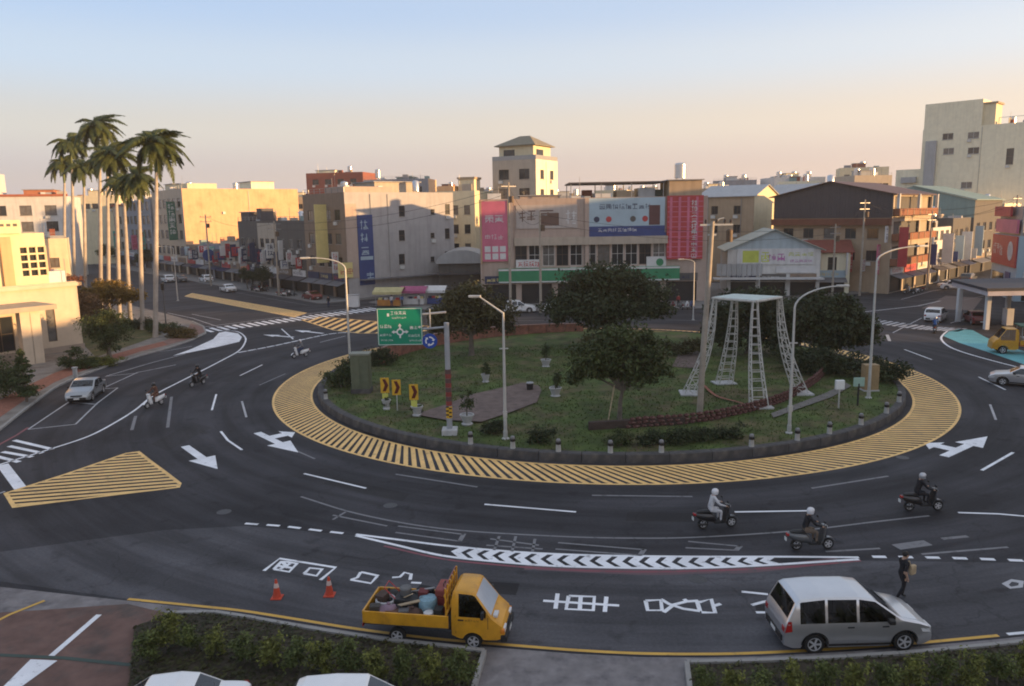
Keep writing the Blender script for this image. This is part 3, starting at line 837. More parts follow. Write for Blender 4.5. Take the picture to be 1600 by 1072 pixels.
# curved brick wall at the back left of the island
def brick_material(name, c1, c2, mortar, scale=1.0, bw=0.22, bh=0.07):
    mm = D.materials.new(name); mm.use_nodes = True
    nt = mm.node_tree; n = nt.nodes; l = nt.links
    b = n['Principled BSDF']; b.inputs['Roughness'].default_value = 0.9
    tc = n.new('ShaderNodeTexCoord'); mp = n.new('ShaderNodeMapping'); mp.inputs['Rotation'].default_value = (PI/2,0,0)
    l.new(tc.outputs['Object'], mp.inputs[0])
    br = n.new('ShaderNodeTexBrick'); br.inputs['Scale'].default_value = scale; br.inputs['Brick Width'].default_value = bw; br.inputs['Row Height'].default_value = bh; br.inputs['Mortar Size'].default_value = 0.008
    br.inputs['Color1'].default_value = (*c1,1); br.inputs['Color2'].default_value = (*c2,1); br.inputs['Mortar'].default_value = (*mortar,1)
    l.new(mp.outputs[0], br.inputs['Vector'])
    nz = n.new('ShaderNodeTexNoise'); nz.inputs['Scale'].default_value = 1.5; nz.inputs['Detail'].default_value = 6; l.new(tc.outputs['Object'], nz.inputs['Vector'])
    mr = n.new('ShaderNodeMapRange'); mr.inputs[1].default_value=.3; mr.inputs[2].default_value=.7; mr.inputs[3].default_value=.6; mr.inputs[4].default_value=1.25; l.new(nz.outputs[0], mr.inputs[0])
    mx = n.new('ShaderNodeMix'); mx.data_type='RGBA'; mx.blend_type='MULTIPLY'; mx.inputs[0].default_value=1; l.new(br.outputs[0], mx.inputs[6]); l.new(mr.outputs[0], mx.inputs[7])
    l.new(mx.outputs[2], b.inputs['Base Color'])
    return mm
BRICK = brick_material('red_brick', (0.34,0.12,0.07), (0.25,0.09,0.06), (0.2,0.16,0.14))
bw = thing('brick_wall', 'low curved red brick wall behind the green road sign', 'wall', (RC.x,RC.y,0))
NB = 14
for i in range(NB):
    a0, a1 = math.radians(168-80*i/NB), math.radians(168-80*(i+1)/NB+0.25)
    h = ZI + 1.35 - 0.55*i/NB
    m = MB(); vs_ = []; r0 = 19.1+1.7*i/NB
    P = [(r0,a0),(r0,a1),(r0+0.3,a1),(r0+0.3,a0)]
    m.prism([(r*math.cos(a), r*math.sin(a)) for r,a in P][::-1], 0.3, h)
    sec = m.build('wall_section', BRICK, bw)
    m = MB(); P = [(r0-.04,a0),(r0-.04,a1),(r0+0.34,a1),(r0+0.34,a0)]
    m.prism([(r*math.cos(a), r*math.sin(a)) for r,a in P][::-1], h+0.002, h+0.07)
    m.build('coping_stone', mat('coping', (0.27,0.16,0.13), 0.85, 0.25, 2), sec)

# curved stone retaining wall on the right
STONE = mat('dark_red_stone', (0.10,0.042,0.036), 0.9, 0.45, 3.5, 0.5, 8, col2=(0.20,0.13,0.11), c2scale=1.9, c2lo=0.52, c2hi=0.66)
sw_ = thing('stone_wall', 'low curved retaining wall of dark red stones below the white lattice frame', 'wall', (0,0,0))
wp = smooth_path([GI(*p) for p in [(920,672),(1000,668),(1100,659),(1200,636),(1250,614),(1282,590),(1293,567)]], 10)
wp = [Vector(p) for p in wp]; L = [0]
for i in range(1, len(wp)): L.append(L[-1]+(wp[i]-wp[i-1]).length)
def wpos(s):
    for i in range(1, len(wp)):
        if L[i] >= s: return wp[i-1]+(wp[i]-wp[i-1])*((s-L[i-1])/(L[i]-L[i-1])), (wp[i]-wp[i-1]).normalized()
    return wp[-1], (wp[-1]-wp[-2]).normalized()
stone_mes = []
for k in range(6):
    bm = bmesh.new(); bmesh.ops.create_icosphere(bm, subdivisions=1, radius=0.5)
    rr = random.Random(k)
    for v in bm.verts: v.co = Vector((v.co.x*rr.uniform(.85,1.15), v.co.y*rr.uniform(.8,1.1), v.co.z*rr.uniform(.85,1.1)))
    me = D.meshes.new('stone'); bm.to_mesh(me); bm.free(); me.materials.append(STONE); stone_mes.append(me)
for row in range(3):
    s = 2.2 + 0.15*row
    while s < L[-1]-0.1:
        w = random.uniform(0.34,0.6)
        p, d = wpos(s+w/2)
        o = link('stone', random.choice(stone_mes), None, sw_)
        hh = 0.26
        o.location = (p.x, p.y, ZI+0.12+row*0.22+random.uniform(-.02,.02)); o.scale = (w*1.08, 0.42-0.06*row, hh*random.uniform(1.0,1.25))
        o.rotation_euler = (random.uniform(-.15,.15), random.uniform(-.1,.1), math.atan2(d.y,d.x)+random.uniform(-.15,.15))
        s += w
m = MB()
A, B = wp[0], wpos(6.0)[0]
d = (B-A).normalized(); q = Vector((-d.y,d.x))
m.cbox(((A+B)/2).to_3d()+Vector((0,0,ZI+0.25)), ((B-A).length, 0.3, 0.5), math.atan2(d.y,d.x))
m.build('concrete_end', mat('dark_brown_concrete', (0.06,0.042,0.036), 0.9, 0.3, 2), sw_)
m = MB(); Lp, Rp = offset_line([(p.x,p.y) for p in wp], 0.5)
# soil terrace behind the wall
# low brick border on the lawn inside
line('brick_edging', [GI(*p) for p in [(1098,604),(1120,622),(1155,632),(1180,642)]], 0.22, BRICK, ZI+0.16, parent=island, world=True, curve=True)
mark('concrete_slab', [GI(*p) for p in [(1208,655),(1300,622),(1330,605),(1322,600),(1290,616),(1205,648)]], mat('slab_grey', (0.15,0.14,0.13), 0.9, 0.25, 2), ZI+0.1, island)

# ------------------------------------------------------------------ trees on the island
gi = lambda x, y: (*GI(x, y), ZI)
make_tree('broadleaf_tree', 'bushy olive green tree behind the green road sign', gi(737,556), 2.4, 0.26,
    [((0,0,4.4),(2.6,2.4,2.1)),((-2.3,0.2,3.9),(1.8,1.8,1.6)),((2.2,0,4.0),(1.9,1.8,1.7)),((0.4,-.5,5.7),(1.7,1.6,1.2)),((-1.2,.4,5.5),(1.3,1.3,1.0)),((3.0,.3,3.0),(1.1,1.2,1.0)),((-3.0,0,3.0),(1.0,1.2,.9))], 12000, 0.26, LEAF_OLIVE, 11)
make_tree('round_tree', 'large dense round dark green tree in front of the billboard building', gi(945,541), 2.6, 0.4,
    [((0,0,4.9),(4.3,3.6,2.6)),((-3.4,0,4.5),(2.7,2.5,2.1)),((3.5,0,4.4),(2.7,2.5,2.1)),((-1.2,-.4,6.6),(2.6,2.3,1.6)),((1.6,.3,6.7),(2.6,2.3,1.5)),((0,-1.8,3.7),(3.2,2.0,1.6)),((4.6,-.4,3.4),(1.5,1.5,1.2)),((-4.6,-.3,3.5),(1.4,1.5,1.2))], 22000, 0.28, LEAF_DARK, 12)
t3 = make_tree('broadleaf_tree', 'loose dark green tree with a slim trunk and a support stake on the lawn', gi(968,655), 2.3, 0.15,
    [((0,0,4.2),(2.2,1.9,1.5)),((-1.9,0,3.7),(1.5,1.4,1.2)),((1.9,0,3.9),(1.6,1.4,1.2)),((.2,-.2,5.2),(1.6,1.4,1.0)),((-2.6,.2,3.0),(.9,.9,.7)),((2.7,.1,3.1),(.9,.9,.7)),((-.8,0,2.9),(1.2,1.1,.7)),((1.2,-.3,2.8),(1.1,1.1,.6)),((-1.2,.3,5.0),(1.0,1.0,.7)),((1.7,.2,5.0),(.9,.9,.6))], 8500, 0.22, LEAF_MID, 13, lean=(0.25,0))
m = MB(); m.tube([(-0.75,-.3,0),(-0.35,-.1,2.2)], 0.04, 6); m.build('support_stake', mat('pale_wood', (0.42,0.33,0.22), 0.8, 0.2, 3), t3)
make_tree('round_tree', 'wide dark tree to the right of the white lattice frame', gi(1288,566), 2.0, 0.26,
    [((0,0,3.7),(2.7,2.2,2.1)),((-2.3,.2,3.6),(2.1,1.8,1.9)),((2.3,0,3.4),(2.0,1.8,1.7)),((-.6,0,5.1),(2.0,1.6,1.1)),((1.6,.2,4.7),(1.6,1.4,1.1)),((3.1,-.2,2.5),(1.4,1.3,1.2)),((-3.2,-.2,2.2),(1.4,1.3,1.2)),((0,-.5,1.9),(2.2,1.4,1.1))], 19000, 0.26, LEAF_DARK, 14)
make_tree('round_tree', 'dark dense tree seen through the white lattice frame legs', gi(1168,553), 1.8, 0.24,
    [((0,0,3.4),(2.8,2.2,2.1)),((-2.1,0,3.2),(1.9,1.8,1.9)),((2.2,.2,3.5),(2.0,1.8,1.9)),((.3,0,4.9),(2.2,1.7,1.2)),((-1.5,-.3,1.7),(1.8,1.4,1.2)),((1.7,-.3,1.8),(1.8,1.4,1.2))], 17000, 0.26, LEAF_DARK, 15)
def shrub(name, label, base, lobes, n, size, leaf, seed, cat='shrub', group=None):
    t = thing(name, label, cat, base, 0, group)
    m = MB()
    for lb in lobes:
        c = Vector(lb[0]); m = MB(); m.tube([(c.x*.3,c.y*.3,-.05), c*0.7], [0.05,0.02], 5); m.build('stem', BARK, t)
    leaf_cloud(lobes, n, size, seed).build('foliage', leaf, t)
    return t
shrub('bush', 'dark green bush beside the grey green cabinet', gi(540,606), [((0,0,.9),(1.2,1,1.0)),((-.9,.4,.6),(.9,.8,.7)),((.4,.8,1.2),(1.2,1.0,1.0))], 3200, 0.17, LEAF_MID, 21)
shrub('bush', 'dark bush growing behind the grey green cabinet by the brick wall', gi(586,571), [((0,0,.8),(1.2,1,.9)),((.9,.2,.6),(.9,.8,.7))], 2200, 0.17, LEAF_DARK, 22)
shrub('hedge', 'long dark hedge along the far right edge of the island', gi(1335,588), [((-3.2,2.6,.8),(1.6,1.3,1.0)),((-1.6,1.3,.9),(1.6,1.3,1.1)),((0,0,.9),(1.6,1.3,1.1)),((1.1,-1.4,.9),(1.4,1.2,1.0)),((1.7,-2.6,.7),(1.1,1.0,.9))], 8000, 0.18, LEAF_DARK, 23, 'hedge')
shrub('bush', 'dark thicket under the right tree beside the stone wall', gi(1262,585), [((0,0,.9),(1.5,1.3,1.1)),((1.4,.8,1.0),(1.5,1.3,1.2)),((-.9,1.4,1.0),(1.4,1.2,1.1))], 4500, 0.18, LEAF_DARK, 24)
shrub('bush', 'pale green shrub behind the loose tree in front of the dark tree', gi(940,548), [((0,0,1.0),(1.6,1,1.1)),((1.6,.4,.8),(1.4,1,.9))], 2600, 0.18, leaf_material('pale_leaves', (0.04,0.045,0.015), (0.15,0.13,0.05)), 25)
shrub('bush', 'low green shrub behind the utility pole near the brick path', gi(1075,556), [((0,0,.8),(1.5,1,.9)),((-1.6,.3,.6),(1.2,.9,.7))], 2400, 0.18, LEAF_OLIVE, 26)
fr = [((770,678),'clipped dark shrub beside the white lamp post near the kerb'),((845,692),'clipped dark shrub between two kerb bollards, left of the stone wall'),((966,697),'small clipped shrub in front of the concrete wall end'),
      ((1020,695),'clipped shrub below the start of the red stone wall'),((1062,693),'clipped shrub behind the kerb bollard below the utility pole'),((1098,690),'clipped shrub below the front leg of the lattice frame'),((1140,686),'rightmost clipped shrub of the row below the stone wall')]
for i, (p, lab) in enumerate(fr):
    w = 0.85 if i < 3 else 1.05
    shrub('clipped_shrub', lab, gi(*p), [((0,0,.45),(w*.75,.6,.48)),((w*.45,.1,.42),(w*.5,.5,.42)),((-w*.4,0,.4),(w*.5,.5,.4))], 1300, 0.12, LEAF_DARK if i != 2 else LEAF_MID, 30+i, group='clipped shrubs along the island kerb')

# ------------------------------------------------------------------ kerb bollards with planting
WHITE = mat('white_paint_concrete', (0.40,0.40,0.39), 0.75, 0.2, 3.0, streak=0.2)
BLACKM = mat('black_paint', (0.02,0.02,0.022), 0.5, 0.1)
bm1 = MB(); bm1.lathe([(0.0,0),(0.19,0),(0.18,0.1),(0.16,0.42),(0.17,0.5)], 12); me_b1 = bm1.mesh(True); me_b1.materials.append(WHITE)
bm2 = MB(); bm2.lathe([(0.175,0.5),(0.2,0.55),(0.19,0.66),(0.14,0.68)], 12); me_b2 = bm2.mesh(True); me_b2.materials.append(BLACKM)
bm3 = MB(); bm3.lathe([(0.13,0.68),(0.16,0.76),(0.12,0.86),(0.0,0.9)], 12); me_b3 = bm3.mesh(True); me_b3.materials.append(mat('grey_cap', (0.2,0.2,0.21), 0.6))
bol = [((722,697),'kerb bollard beside the foot of the road sign mast'),((794,703),'kerb bollard at the foot of the white lamp post'),((868,710),'kerb bollard right of the front lamp post, by a clipped shrub'),((955,713),'kerb bollard below the dark concrete wall end'),
       ((1041,713),'kerb bollard in front of the clipped shrub row'),((1191,702),'kerb bollard left of the tall lamp post on the right side'),((1258,688),'kerb bollard just right of the tall lamp post'),((1308,677),'second kerb bollard right of the tall lamp post'),
       ((1347,660),'kerb bollard below the small white sign box'),((1375,640),'kerb bollard near the right end of the grass'),((1388,622),'kerb bollard beside the dark hedge at the right end'),((530,617),'kerb bollard below the dark bush on the left')]
for p, lab in bol:
    x, y = G(p[0], p[1]+4, 0.5)
    d = Vector((x-RC.x, y-RC.y)); d = d.normalized()*22.3
    t = thing('kerb_bollard', lab, 'bollard', (RC.x+d.x, RC.y+d.y, 0.49), 0, 'bollards along the island kerb')
    t.scale = (.82,.82,.82)
    link('post', me_b1, None, t); link('collar', me_b2, None, t); link('cap', me_b3, None, t)

# potted plants on the lawn
GREYP = mat('planter_concrete', (0.42,0.42,0.42), 0.8, 0.2, 2)
def planter(label, px, s=1.0, h=1.3, seed=1):
    t = thing('potted_plant', label, 'plant', gi(*px), 0, 'potted plants on the island')
    m = MB(); m.lathe([(0.0,0),(0.32*s,0),(0.36*s,0.1),(0.26*s,0.16),(0.3*s,0.3),(0.42*s,0.62),(0.46*s,0.64),(0.44*s,0.7),(0.36*s,0.68),(0.34*s,0.6),(0,0.6)], 14); m.build('pot', GREYP, t, smooth=True)
    m = MB(); m.tube([(0,0,.5),(0,0,.9*h)], [.05,.03], 6); m.build('stem', BARK, t)
    leaf_cloud([((0,0,1.0*h),(.42*s,.42*s,.42*h)),((.1,.1,1.35*h),(.25*s,.25*s,.25))], 420, 0.13, seed).build('foliage', LEAF_MID, t)
planter('potted plant standing on the brick path beside the sign mast', (730,664), 1.0, 1.5, 41)
planter('potted plant on the lawn left of the white lamp post', (759,598), 0.8, 1.0, 42)
planter('potted plant with a white pot in the middle of the lawn', (853,574), 1.0, 1.3, 43)
planter('white potted plant left of the loose tree, nearer of the two', (868,620), 1.0, 1.2, 44)
planter('white pot and low plant behind the yellow chevron signs', (652,650), 0.9, 0.4, 45)
planter('white pot and low plant left of the yellow chevron signs', (604,640), 0.7, 0.4, 46)
t = thing('litter_bin', 'small dark litter bin on the brick path', 'bin', gi(828,611))
m = MB(); m.lathe([(0,0),(0.22,0),(0.26,0.55),(0.27,0.6),(0.2,0.62),(0.19,0.5),(0,.5)], 14); m.build('body', BLACKM, t, smooth=True)
m = MB(); m.lathe([(0.275,0.58),(0.285,0.62),(0.26,0.66)], 14); m.build('rim', mat('dull_steel', (0.32,0.32,0.33), 0.45, 0.15, 4, metal=0.6), t, smooth=True)

# ------------------------------------------------------------------ white lattice frame
LATT = mat('white_lattice_paint', (0.50,0.49,0.46), 0.6, 0.15, 3, streak=0.3)
feet = [gi(1076,616), gi(1131,600), gi(1186,637), gi(1252,615)]
tops_px = [(1106,468), (1147,463), (1187,474), (1215,467)]
fc = sum((Vector(f) for f in feet), Vector())/4
lat = thing('lattice_frame', 'white steel lattice frame with four splayed legs and a flat top', 'frame', (fc.x, fc.y, ZI))
ZT = 7.3
tops = []
for f in feet:
    v = Vector(f)-fc; tops.append(Vector((v.x*0.56, v.y*0.56, ZT-ZI)))
for f, tp in zip(feet, tops):
    b0 = Vector(f)-fc; b0.z = 0
    out = Vector((b0.x, b0.y, 0)).normalized(); sd = Vector((-out.y, out.x, 0))
    m = MB()
    def sec(k):
        # legs bow slightly: steep near the top, splayed at the foot
        c = b0.lerp(tp, k) - out*0.55*math.sin(PI*k)*(0.7)
        w = 0.52*(1-k)+0.15*k
        return [c+sd*w+out*w*0.75, c-sd*w+out*w*0.75, c-sd*w-out*w*0.75, c+sd*w-out*w*0.75]
    NN = 12
    S = [sec(i/NN) for i in range(NN+1)]
    for c in range(4):
        m.tube([S[i][c] for i in range(NN+1)], 0.042, 6)
    for i in range(NN+1):
        for c in range(4): m.tube([S[i][c], S[i][(c+1)%4]], 0.028, 5, False)
    for i in range(NN):
        for c in range(4):
            if c in (1, 3):
                m.tube([S[i][c], S[i+1][(c+1)%4]] if (i+c) % 2 else [S[i][(c+1)%4], S[i+1][c]], 0.024, 4, False)
    m.build('leg', LATT, lat)
    m = MB(); m.cbox((b0.x,b0.y,0.06), (1.6,1.25,0.16), math.atan2(sd.y,sd.x)); m.build('footing', GREYP, lat)
m = MB()
order = sorted(range(4), key=lambda i: math.atan2(tops[i].y, tops[i].x))
tp = [tops[i] for i in order]
tp = [p*1.0 + Vector((p.x,p.y,0)).normalized()*0.15 for p in tp]
for i in range(4):
    a, b = tp[i], tp[(i+1)%4]
    m.tube([a, b], 0.09, 6)
    for k in range(1, 7):
        pass
for k in range(1, 12):
    u = k/12
    m.tube([tp[0].lerp(tp[1],u), tp[3].lerp(tp[2],u)], 0.035, 4)
    m.tube([tp[0].lerp(tp[3],u), tp[1].lerp(tp[2],u)], 0.035, 4)
m.build('top_grid', LATT, lat)
m = MB(); m.prism([(p.x*0.96,p.y*0.96) for p in tp], ZT-ZI+0.05, ZT-ZI+0.09); m.build('top_plate', mat('pale_green_sheet', (0.42,0.5,0.47), 0.5, 0.1, 2), lat)

# ------------------------------------------------------------------ lamps and masts
POLE = mat('galvanised_pole', (0.50,0.50,0.48), 0.5, 0.12, 2.0, metal=0.3, streak=0.2)
LENS = mat('lamp_lens', (0.6,0.6,0.58), 0.3, 0.0)
def street_lamp(label, base, h, arm, rise=0.9, r=0.085, curve=True, mid=True, group='street lamps'):
    t = thing('street_lamp', label, 'street lamp', base, 0, group)
    m = MB(); m.tube([(0,0,0),(0,0,h*0.5),(0,0,h)], [r*1.25, r, r*0.72], 10); m.build('pole', POLE, t, smooth=True)
    m = MB(); m.lathe([(0,0),(r*2.6,0),(r*2.6,.06),(r*1.5,.1),(r*1.45,.5),(r*1.2,.52)], 10); m.build('base', POLE, t)
    a = Vector((arm[0], arm[1], 0)); L_ = a.length; a.normalize()
    pts = []
    for i in range(9):
        u = i/8
        pts.append(a*(L_*(1-math.cos(u*PI/2)) if curve else L_*u) + Vector((0,0,h-0.05+rise*(math.sin(u*PI/2) if curve else u))))
    m = MB(); m.tube(pts, [r*0.7-(r*.25)*i/8 for i in range(9)], 8); m.build('arm', POLE, t, smooth=True)
    e = pts[-1]
    m = MB(); mw = Matrix.Translation(e) @ Matrix.Rotation(math.atan2(a.y,a.x),4,'Z')
    m.bbox(-0.1,0.6,-0.13,0.13,-0.05,0.07,0.035,mw); hd = m.build('lamp_head', POLE, t)
    m = MB(); m.box(0.08,0.55,-0.09,0.09,-0.062,-0.053,mw); m.build('lens', LENS, hd)
    if mid:
        m = MB(); m.cbox((0,0,h*0.72),(0.5,0.08,0.06)); m.build('bracket', POLE, t)
        m = MB(); m.cbox((0,0,h*.2),(0.24,0.2,0.34)); m.build('control_box', POLE, t)
    return t
def arm_to(base, h, px, py, Y=None):
    p = at(px, py, Y if Y is not None else base[1]); return (p.x-base[0], p.y-base[1]), p.z-h
b = gi(790,686); street_lamp('white street lamp on the front lawn with its arm bent to the left', b, 7.4, (-1.35,0.2), 0.95, curve=False)
b = gi(1233,677); street_lamp('white street lamp on the right lawn with a long arm curving right', b, 7.4, (2.6,0.4), 1.15)
b = gi(549,600); street_lamp('white street lamp beside the cabinet with its arm over the left road', b, 9.0, (-2.6,-0.6), 0.9, mid=False)
b = gi(1357,622); street_lamp('grey street lamp near the right hedge with its arm over the road', b, 9.4, (3.0,0.5), 0.9, mid=False)

# concrete utility pole with equipment at the top
t = thing('utility_pole', 'tall concrete utility pole in front of the white lattice frame', 'utility pole', gi(1093,651))
CONCP = mat('pole_concrete', (0.34,0.30,0.25), 0.85, 0.18, 2.0, streak=0.25)
m = MB(); m.tube([(0,0,0),(0.12,0,4),(0.32,0,8),(0.5,0,12.2)], [.21,.19,.165,.13], 12); m.build('pole', CONCP, t, smooth=True)
m = MB(); m.cbox((0.75,0,12.0),(2.0,0.09,0.1)); m.cbox((0.5,0,11.4),(0.5,0.08,0.1)); m.build('cross_arm', POLE, t)
INS = mat('insulator_brown', (0.05,0.035,0.03), 0.4)
for dx in (0.1, 0.75, 1.25, 1.6):
    m = MB(); m.lathe([(.03,0),(.03,.06),(.1,.08),(.05,.14),(.1,.16),(.05,.22),(.08,.24),(0,.3)], 10, Matrix.Translation((dx,0,12.05))); m.build('insulator', INS, t, smooth=True)
m = MB(); m.lathe([(0,0),(.2,0),(.2,.7),(.14,.76),(0,.78)], 12, Matrix.Translation((1.55,0.0,10.95))); m.build('transformer', mat('transformer_brown', (0.11,0.075,0.05), 0.6, 0.2, 3), t, smooth=True)
m = MB(); m.tube([(0.5,0,11.8),(0.9,0,12.35),(1.2,0,12.4)], 0.03, 6); m.build('conduit', POLE, t)

# mast with the big road sign
sg = thing('road_sign_mast', 'grey cantilever mast with a green direction sign and a blue roundabout sign', 'road sign', gi(703,678))
MASTM = mat('mast_grey', (0.33,0.35,0.38), 0.5, 0.1, 2, metal=0.2)
m = MB(); m.tube([(0,0,0),(0,0,6.7)], [0.17,0.15], 12); m.build('mast', MASTM, sg, smooth=True)
m = MB(); m.bbox(-.45,.45,-.45,.45,0,.35,.03); m.build('footing', GREYP, sg)
bandR = mat('dull_red_band', (0.22,0.045,0.04), 0.6, 0.2, 3)
for z0 in (1.75, 2.3, 2.85, 3.4):
    m = MB(); m.lathe([(.178,z0),(.178,z0+.27)], 12); m.build('red_band', bandR, sg)
    m = MB(); m.lathe([(.1775,z0+.272),(.1775,z0+.54)], 12); m.build('grey_band', mat('dark_band', (0.10,0.06,0.06), 0.6), sg)
YEL = mat('sign_yellow', (0.62,0.36,0.03), 0.5, 0.1, 3)
m = MB(); m.lathe([(.185,1.0),(.185,1.7)], 12); yb = m.build('hazard_band', YEL, sg)
m = MB()
for z0 in (1.1, 1.34, 1.58):
    for sx in (-1, 1): m.box(sx*.0, sx*.17, -.192, -.187, z0-.03+(0 if sx>0 else .1), z0+.06+(0 if sx>0 else .1))
m.build('hazard_stripe', BLACKM, yb)
SY = gi(703,678)[1]; SX = gi(703,678)[0]
c0 = at(588,482,SY-0.1); c1 = at(661,539,SY-0.1)
gx0, gx1, gz1, gz0 = c0.x-SX, c1.x-SX, c0.z-ZI, c1.z-ZI
for zz in (gz0+0.35*(gz1-gz0), gz0+0.75*(gz1-gz0)):
    m = MB(); m.tube([(0,0,zz+0.25),((gx0+gx1)/2,0.06,zz+0.05)], 0.065, 8); m.build('cantilever_arm', MASTM, sg)
m = MB(); m.tube([(-.95,0,gz0+.95),(-.95,0,gz0+2.1)], .04, 6); m.build('arm_strut', MASTM, sg)
SGREEN = mat('sign_green', (0.005,0.22,0.13), 0.45, 0.06, 2)
SWHITE = mat('sign_white', (0.68,0.70,0.70), 0.5, 0.05)
SBLUE = mat('sign_blue', (0.012,0.06,0.32), 0.45, 0.06, 2)
m = MB(); m.bbox(gx0,gx1,-.08,-.03,gz0,gz1,.015); panel = m.build('sign_panel', SGREEN, sg)
def pseudo_text(m, x0, z0, h, n, y, w=None, gap=0.18, seed=1, vertical=False):
    "small glyph-like strokes where lettering is too fine to read"
    rr = random.Random(seed); w = w or h
    def bar(x, z, u0, v0, u1, v1, t, k):
        a = Vector((x+w*u0, z+h*v0)); b = Vector((x+w*u1, z+h*v1)); d = (b-a).normalized(); q = Vector((-d.y, d.x))*t/2
        P = [a-q, b-q, b+q, a+q]; yy = y-.002-.0006*k
        m.add([(p.x, yy, p.y) for p in P], [(0,1,2,3)])
    for i in range(n):
        x = x0 + (0 if vertical else i*w*(1+gap)); z = z0 - (i*h*(1+gap) if vertical else 0)
        t_ = h*rr.uniform(.075,.11); k = 0
        split = rr.random() < .55
        L0 = rr.uniform(.34,.46) if split else 0
        if split:                       # a narrow radical on the left
            bar(x,z,.0,.72,L0-.06,.78,t_,k); k += 1
            bar(x,z,(L0-.06)/2,.0,(L0-.06)/2,.98,t_,k); k += 1
            if rr.random() < .6: bar(x,z,.0,rr.uniform(.15,.35),L0-.05,rr.uniform(.35,.55),t_,k); k += 1
        for v in sorted(rr.sample([.04,.22,.4,.58,.76,.94], rr.choice((2,3,3,4)))):
            bar(x,z,L0+rr.uniform(0,.14),v,rr.uniform(.84,1),v+rr.uniform(-.02,.03),t_,k); k += 1
        c = rr.random()
        if c < .65: u = L0+(1-L0)*rr.uniform(.4,.6); bar(x,z,u,rr.uniform(0,.2),u,rr.uniform(.8,1),t_,k); k += 1
        if c > .45:
            u = L0+(1-L0)*.5
            bar(x,z,u,rr.uniform(.4,.55),L0+.02,.02,t_,k); k += 1
            bar(x,z,u,rr.uniform(.4,.55),1,.02,t_,k); k += 1
        if rr.random() < .35:
            bar(x,z,L0+.1,.2,L0+.1,.7,t_,k); k += 1; bar(x,z,.93,.2,.93,.7,t_,k); k += 1
W_, H_ = gx1-gx0, gz1-gz0
m = MB(); bt = .03
for bx in ((gx0+.03,gx1-.03,gz1-.03-bt,gz1-.03),(gx0+.03,gx1-.03,gz0+.03,gz0+.03+bt),(gx0+.03,gx0+.03+bt,gz0+.03,gz1-.03),(gx1-.03-bt,gx1-.03,gz0+.03,gz1-.03)):
    m.box(bx[0],bx[1],-.088,-.0815,bx[2],bx[3])
m.build('sign_border', SWHITE, panel)
m = MB()
pseudo_text(m, gx0+W_*.30, gz0+H_*.82, .2, 4, -.082, seed=2); pseudo_text(m, gx0+W_*.33, gz0+H_*.715, .11, 6, -.082, .12, seed=3)
pseudo_text(m, gx0+W_*.06, gz0+H_*.47, .2, 3, -.082, seed=4); pseudo_text(m, gx0+W_*.05, gz0+H_*.25, .15, 4, -.082, .15, seed=5); pseudo_text(m, gx0+W_*.07, gz0+H_*.12, .1, 6, -.082, .1, seed=9)
pseudo_text(m, gx0+W_*.72, gz0+H_*.43, .2, 3, -.082, seed=6); pseudo_text(m, gx0+W_*.68, gz0+H_*.22, .15, 4, -.082, .15, seed=7); pseudo_text(m, gx0+W_*.70, gz0+H_*.10, .1, 6, -.082, .1, seed=10)
m.box(gx0+W_*.25-.06, gx0+W_*.25+.06, -.086, -.082, gz0+H_*.78, gz0+H_*.86)
m.build('sign_lettering', SWHITE, panel)
m = MB(); cx, cz = gx0+W_*.5, gz0+H_*.36
NRG = 20
for i in range(NRG):
    a0, a1 = 2*PI*i/NRG, 2*PI*(i+1)/NRG
    P = lambda r, a: (cx+r*math.cos(a), -.086, cz+r*math.sin(a))
    m.add([P(.13,a0),P(.21,a0),P(.21,a1),P(.13,a1)], [(0,1,2,3)])
for an in (PI/2, PI, 0, -PI/2):
    dx, dz = math.cos(an), math.sin(an); px_, pz_ = -dz, dx
    Q = lambda u, v: (cx+dx*u+px_*v, -.0875, cz+dz*u+pz_*v)
    m.add([Q(.19,-.045),Q(.36,-.045),Q(.36,.045),Q(.19,.045)], [(0,1,2,3)])
    if an != -PI/2: m.add([Q(.34,-.11),Q(.5,0),Q(.34,.11)], [(0,1,2)])
m.build('roundabout_symbol', SWHITE, panel)
rc = at(671.5,533,SY-0.1); rx_, rz_ = rc.x-SX, rc.z-ZI
m = MB(); m.lathe([(0,0),(.44,0),(.44,.03),(0,.03)], 24, Matrix.Translation((rx_,-.06,rz_)) @ Matrix.Rotation(PI/2,4,'X')); disc = m.build('round_sign', SBLUE, sg)
m = MB()
for k in range(3):
    b0_ = 2*PI*k/3+.35
    P = lambda r, a: (rx_+r*math.cos(a), -.094, rz_+r*math.sin(a))
    for j in range(5):
        a0, a1 = b0_+.27*j, b0_+.27*(j+1)
        m.add([P(.19,a0),P(.27,a0),P(.27,a1),P(.19,a1)], [(0,1,2,3)])
    m.add([P(.12,b0_+.02),P(.34,b0_+.02),P(.23,b0_-.42)], [(0,1,2)])
m.build('circulating_arrow', SWHITE, disc)

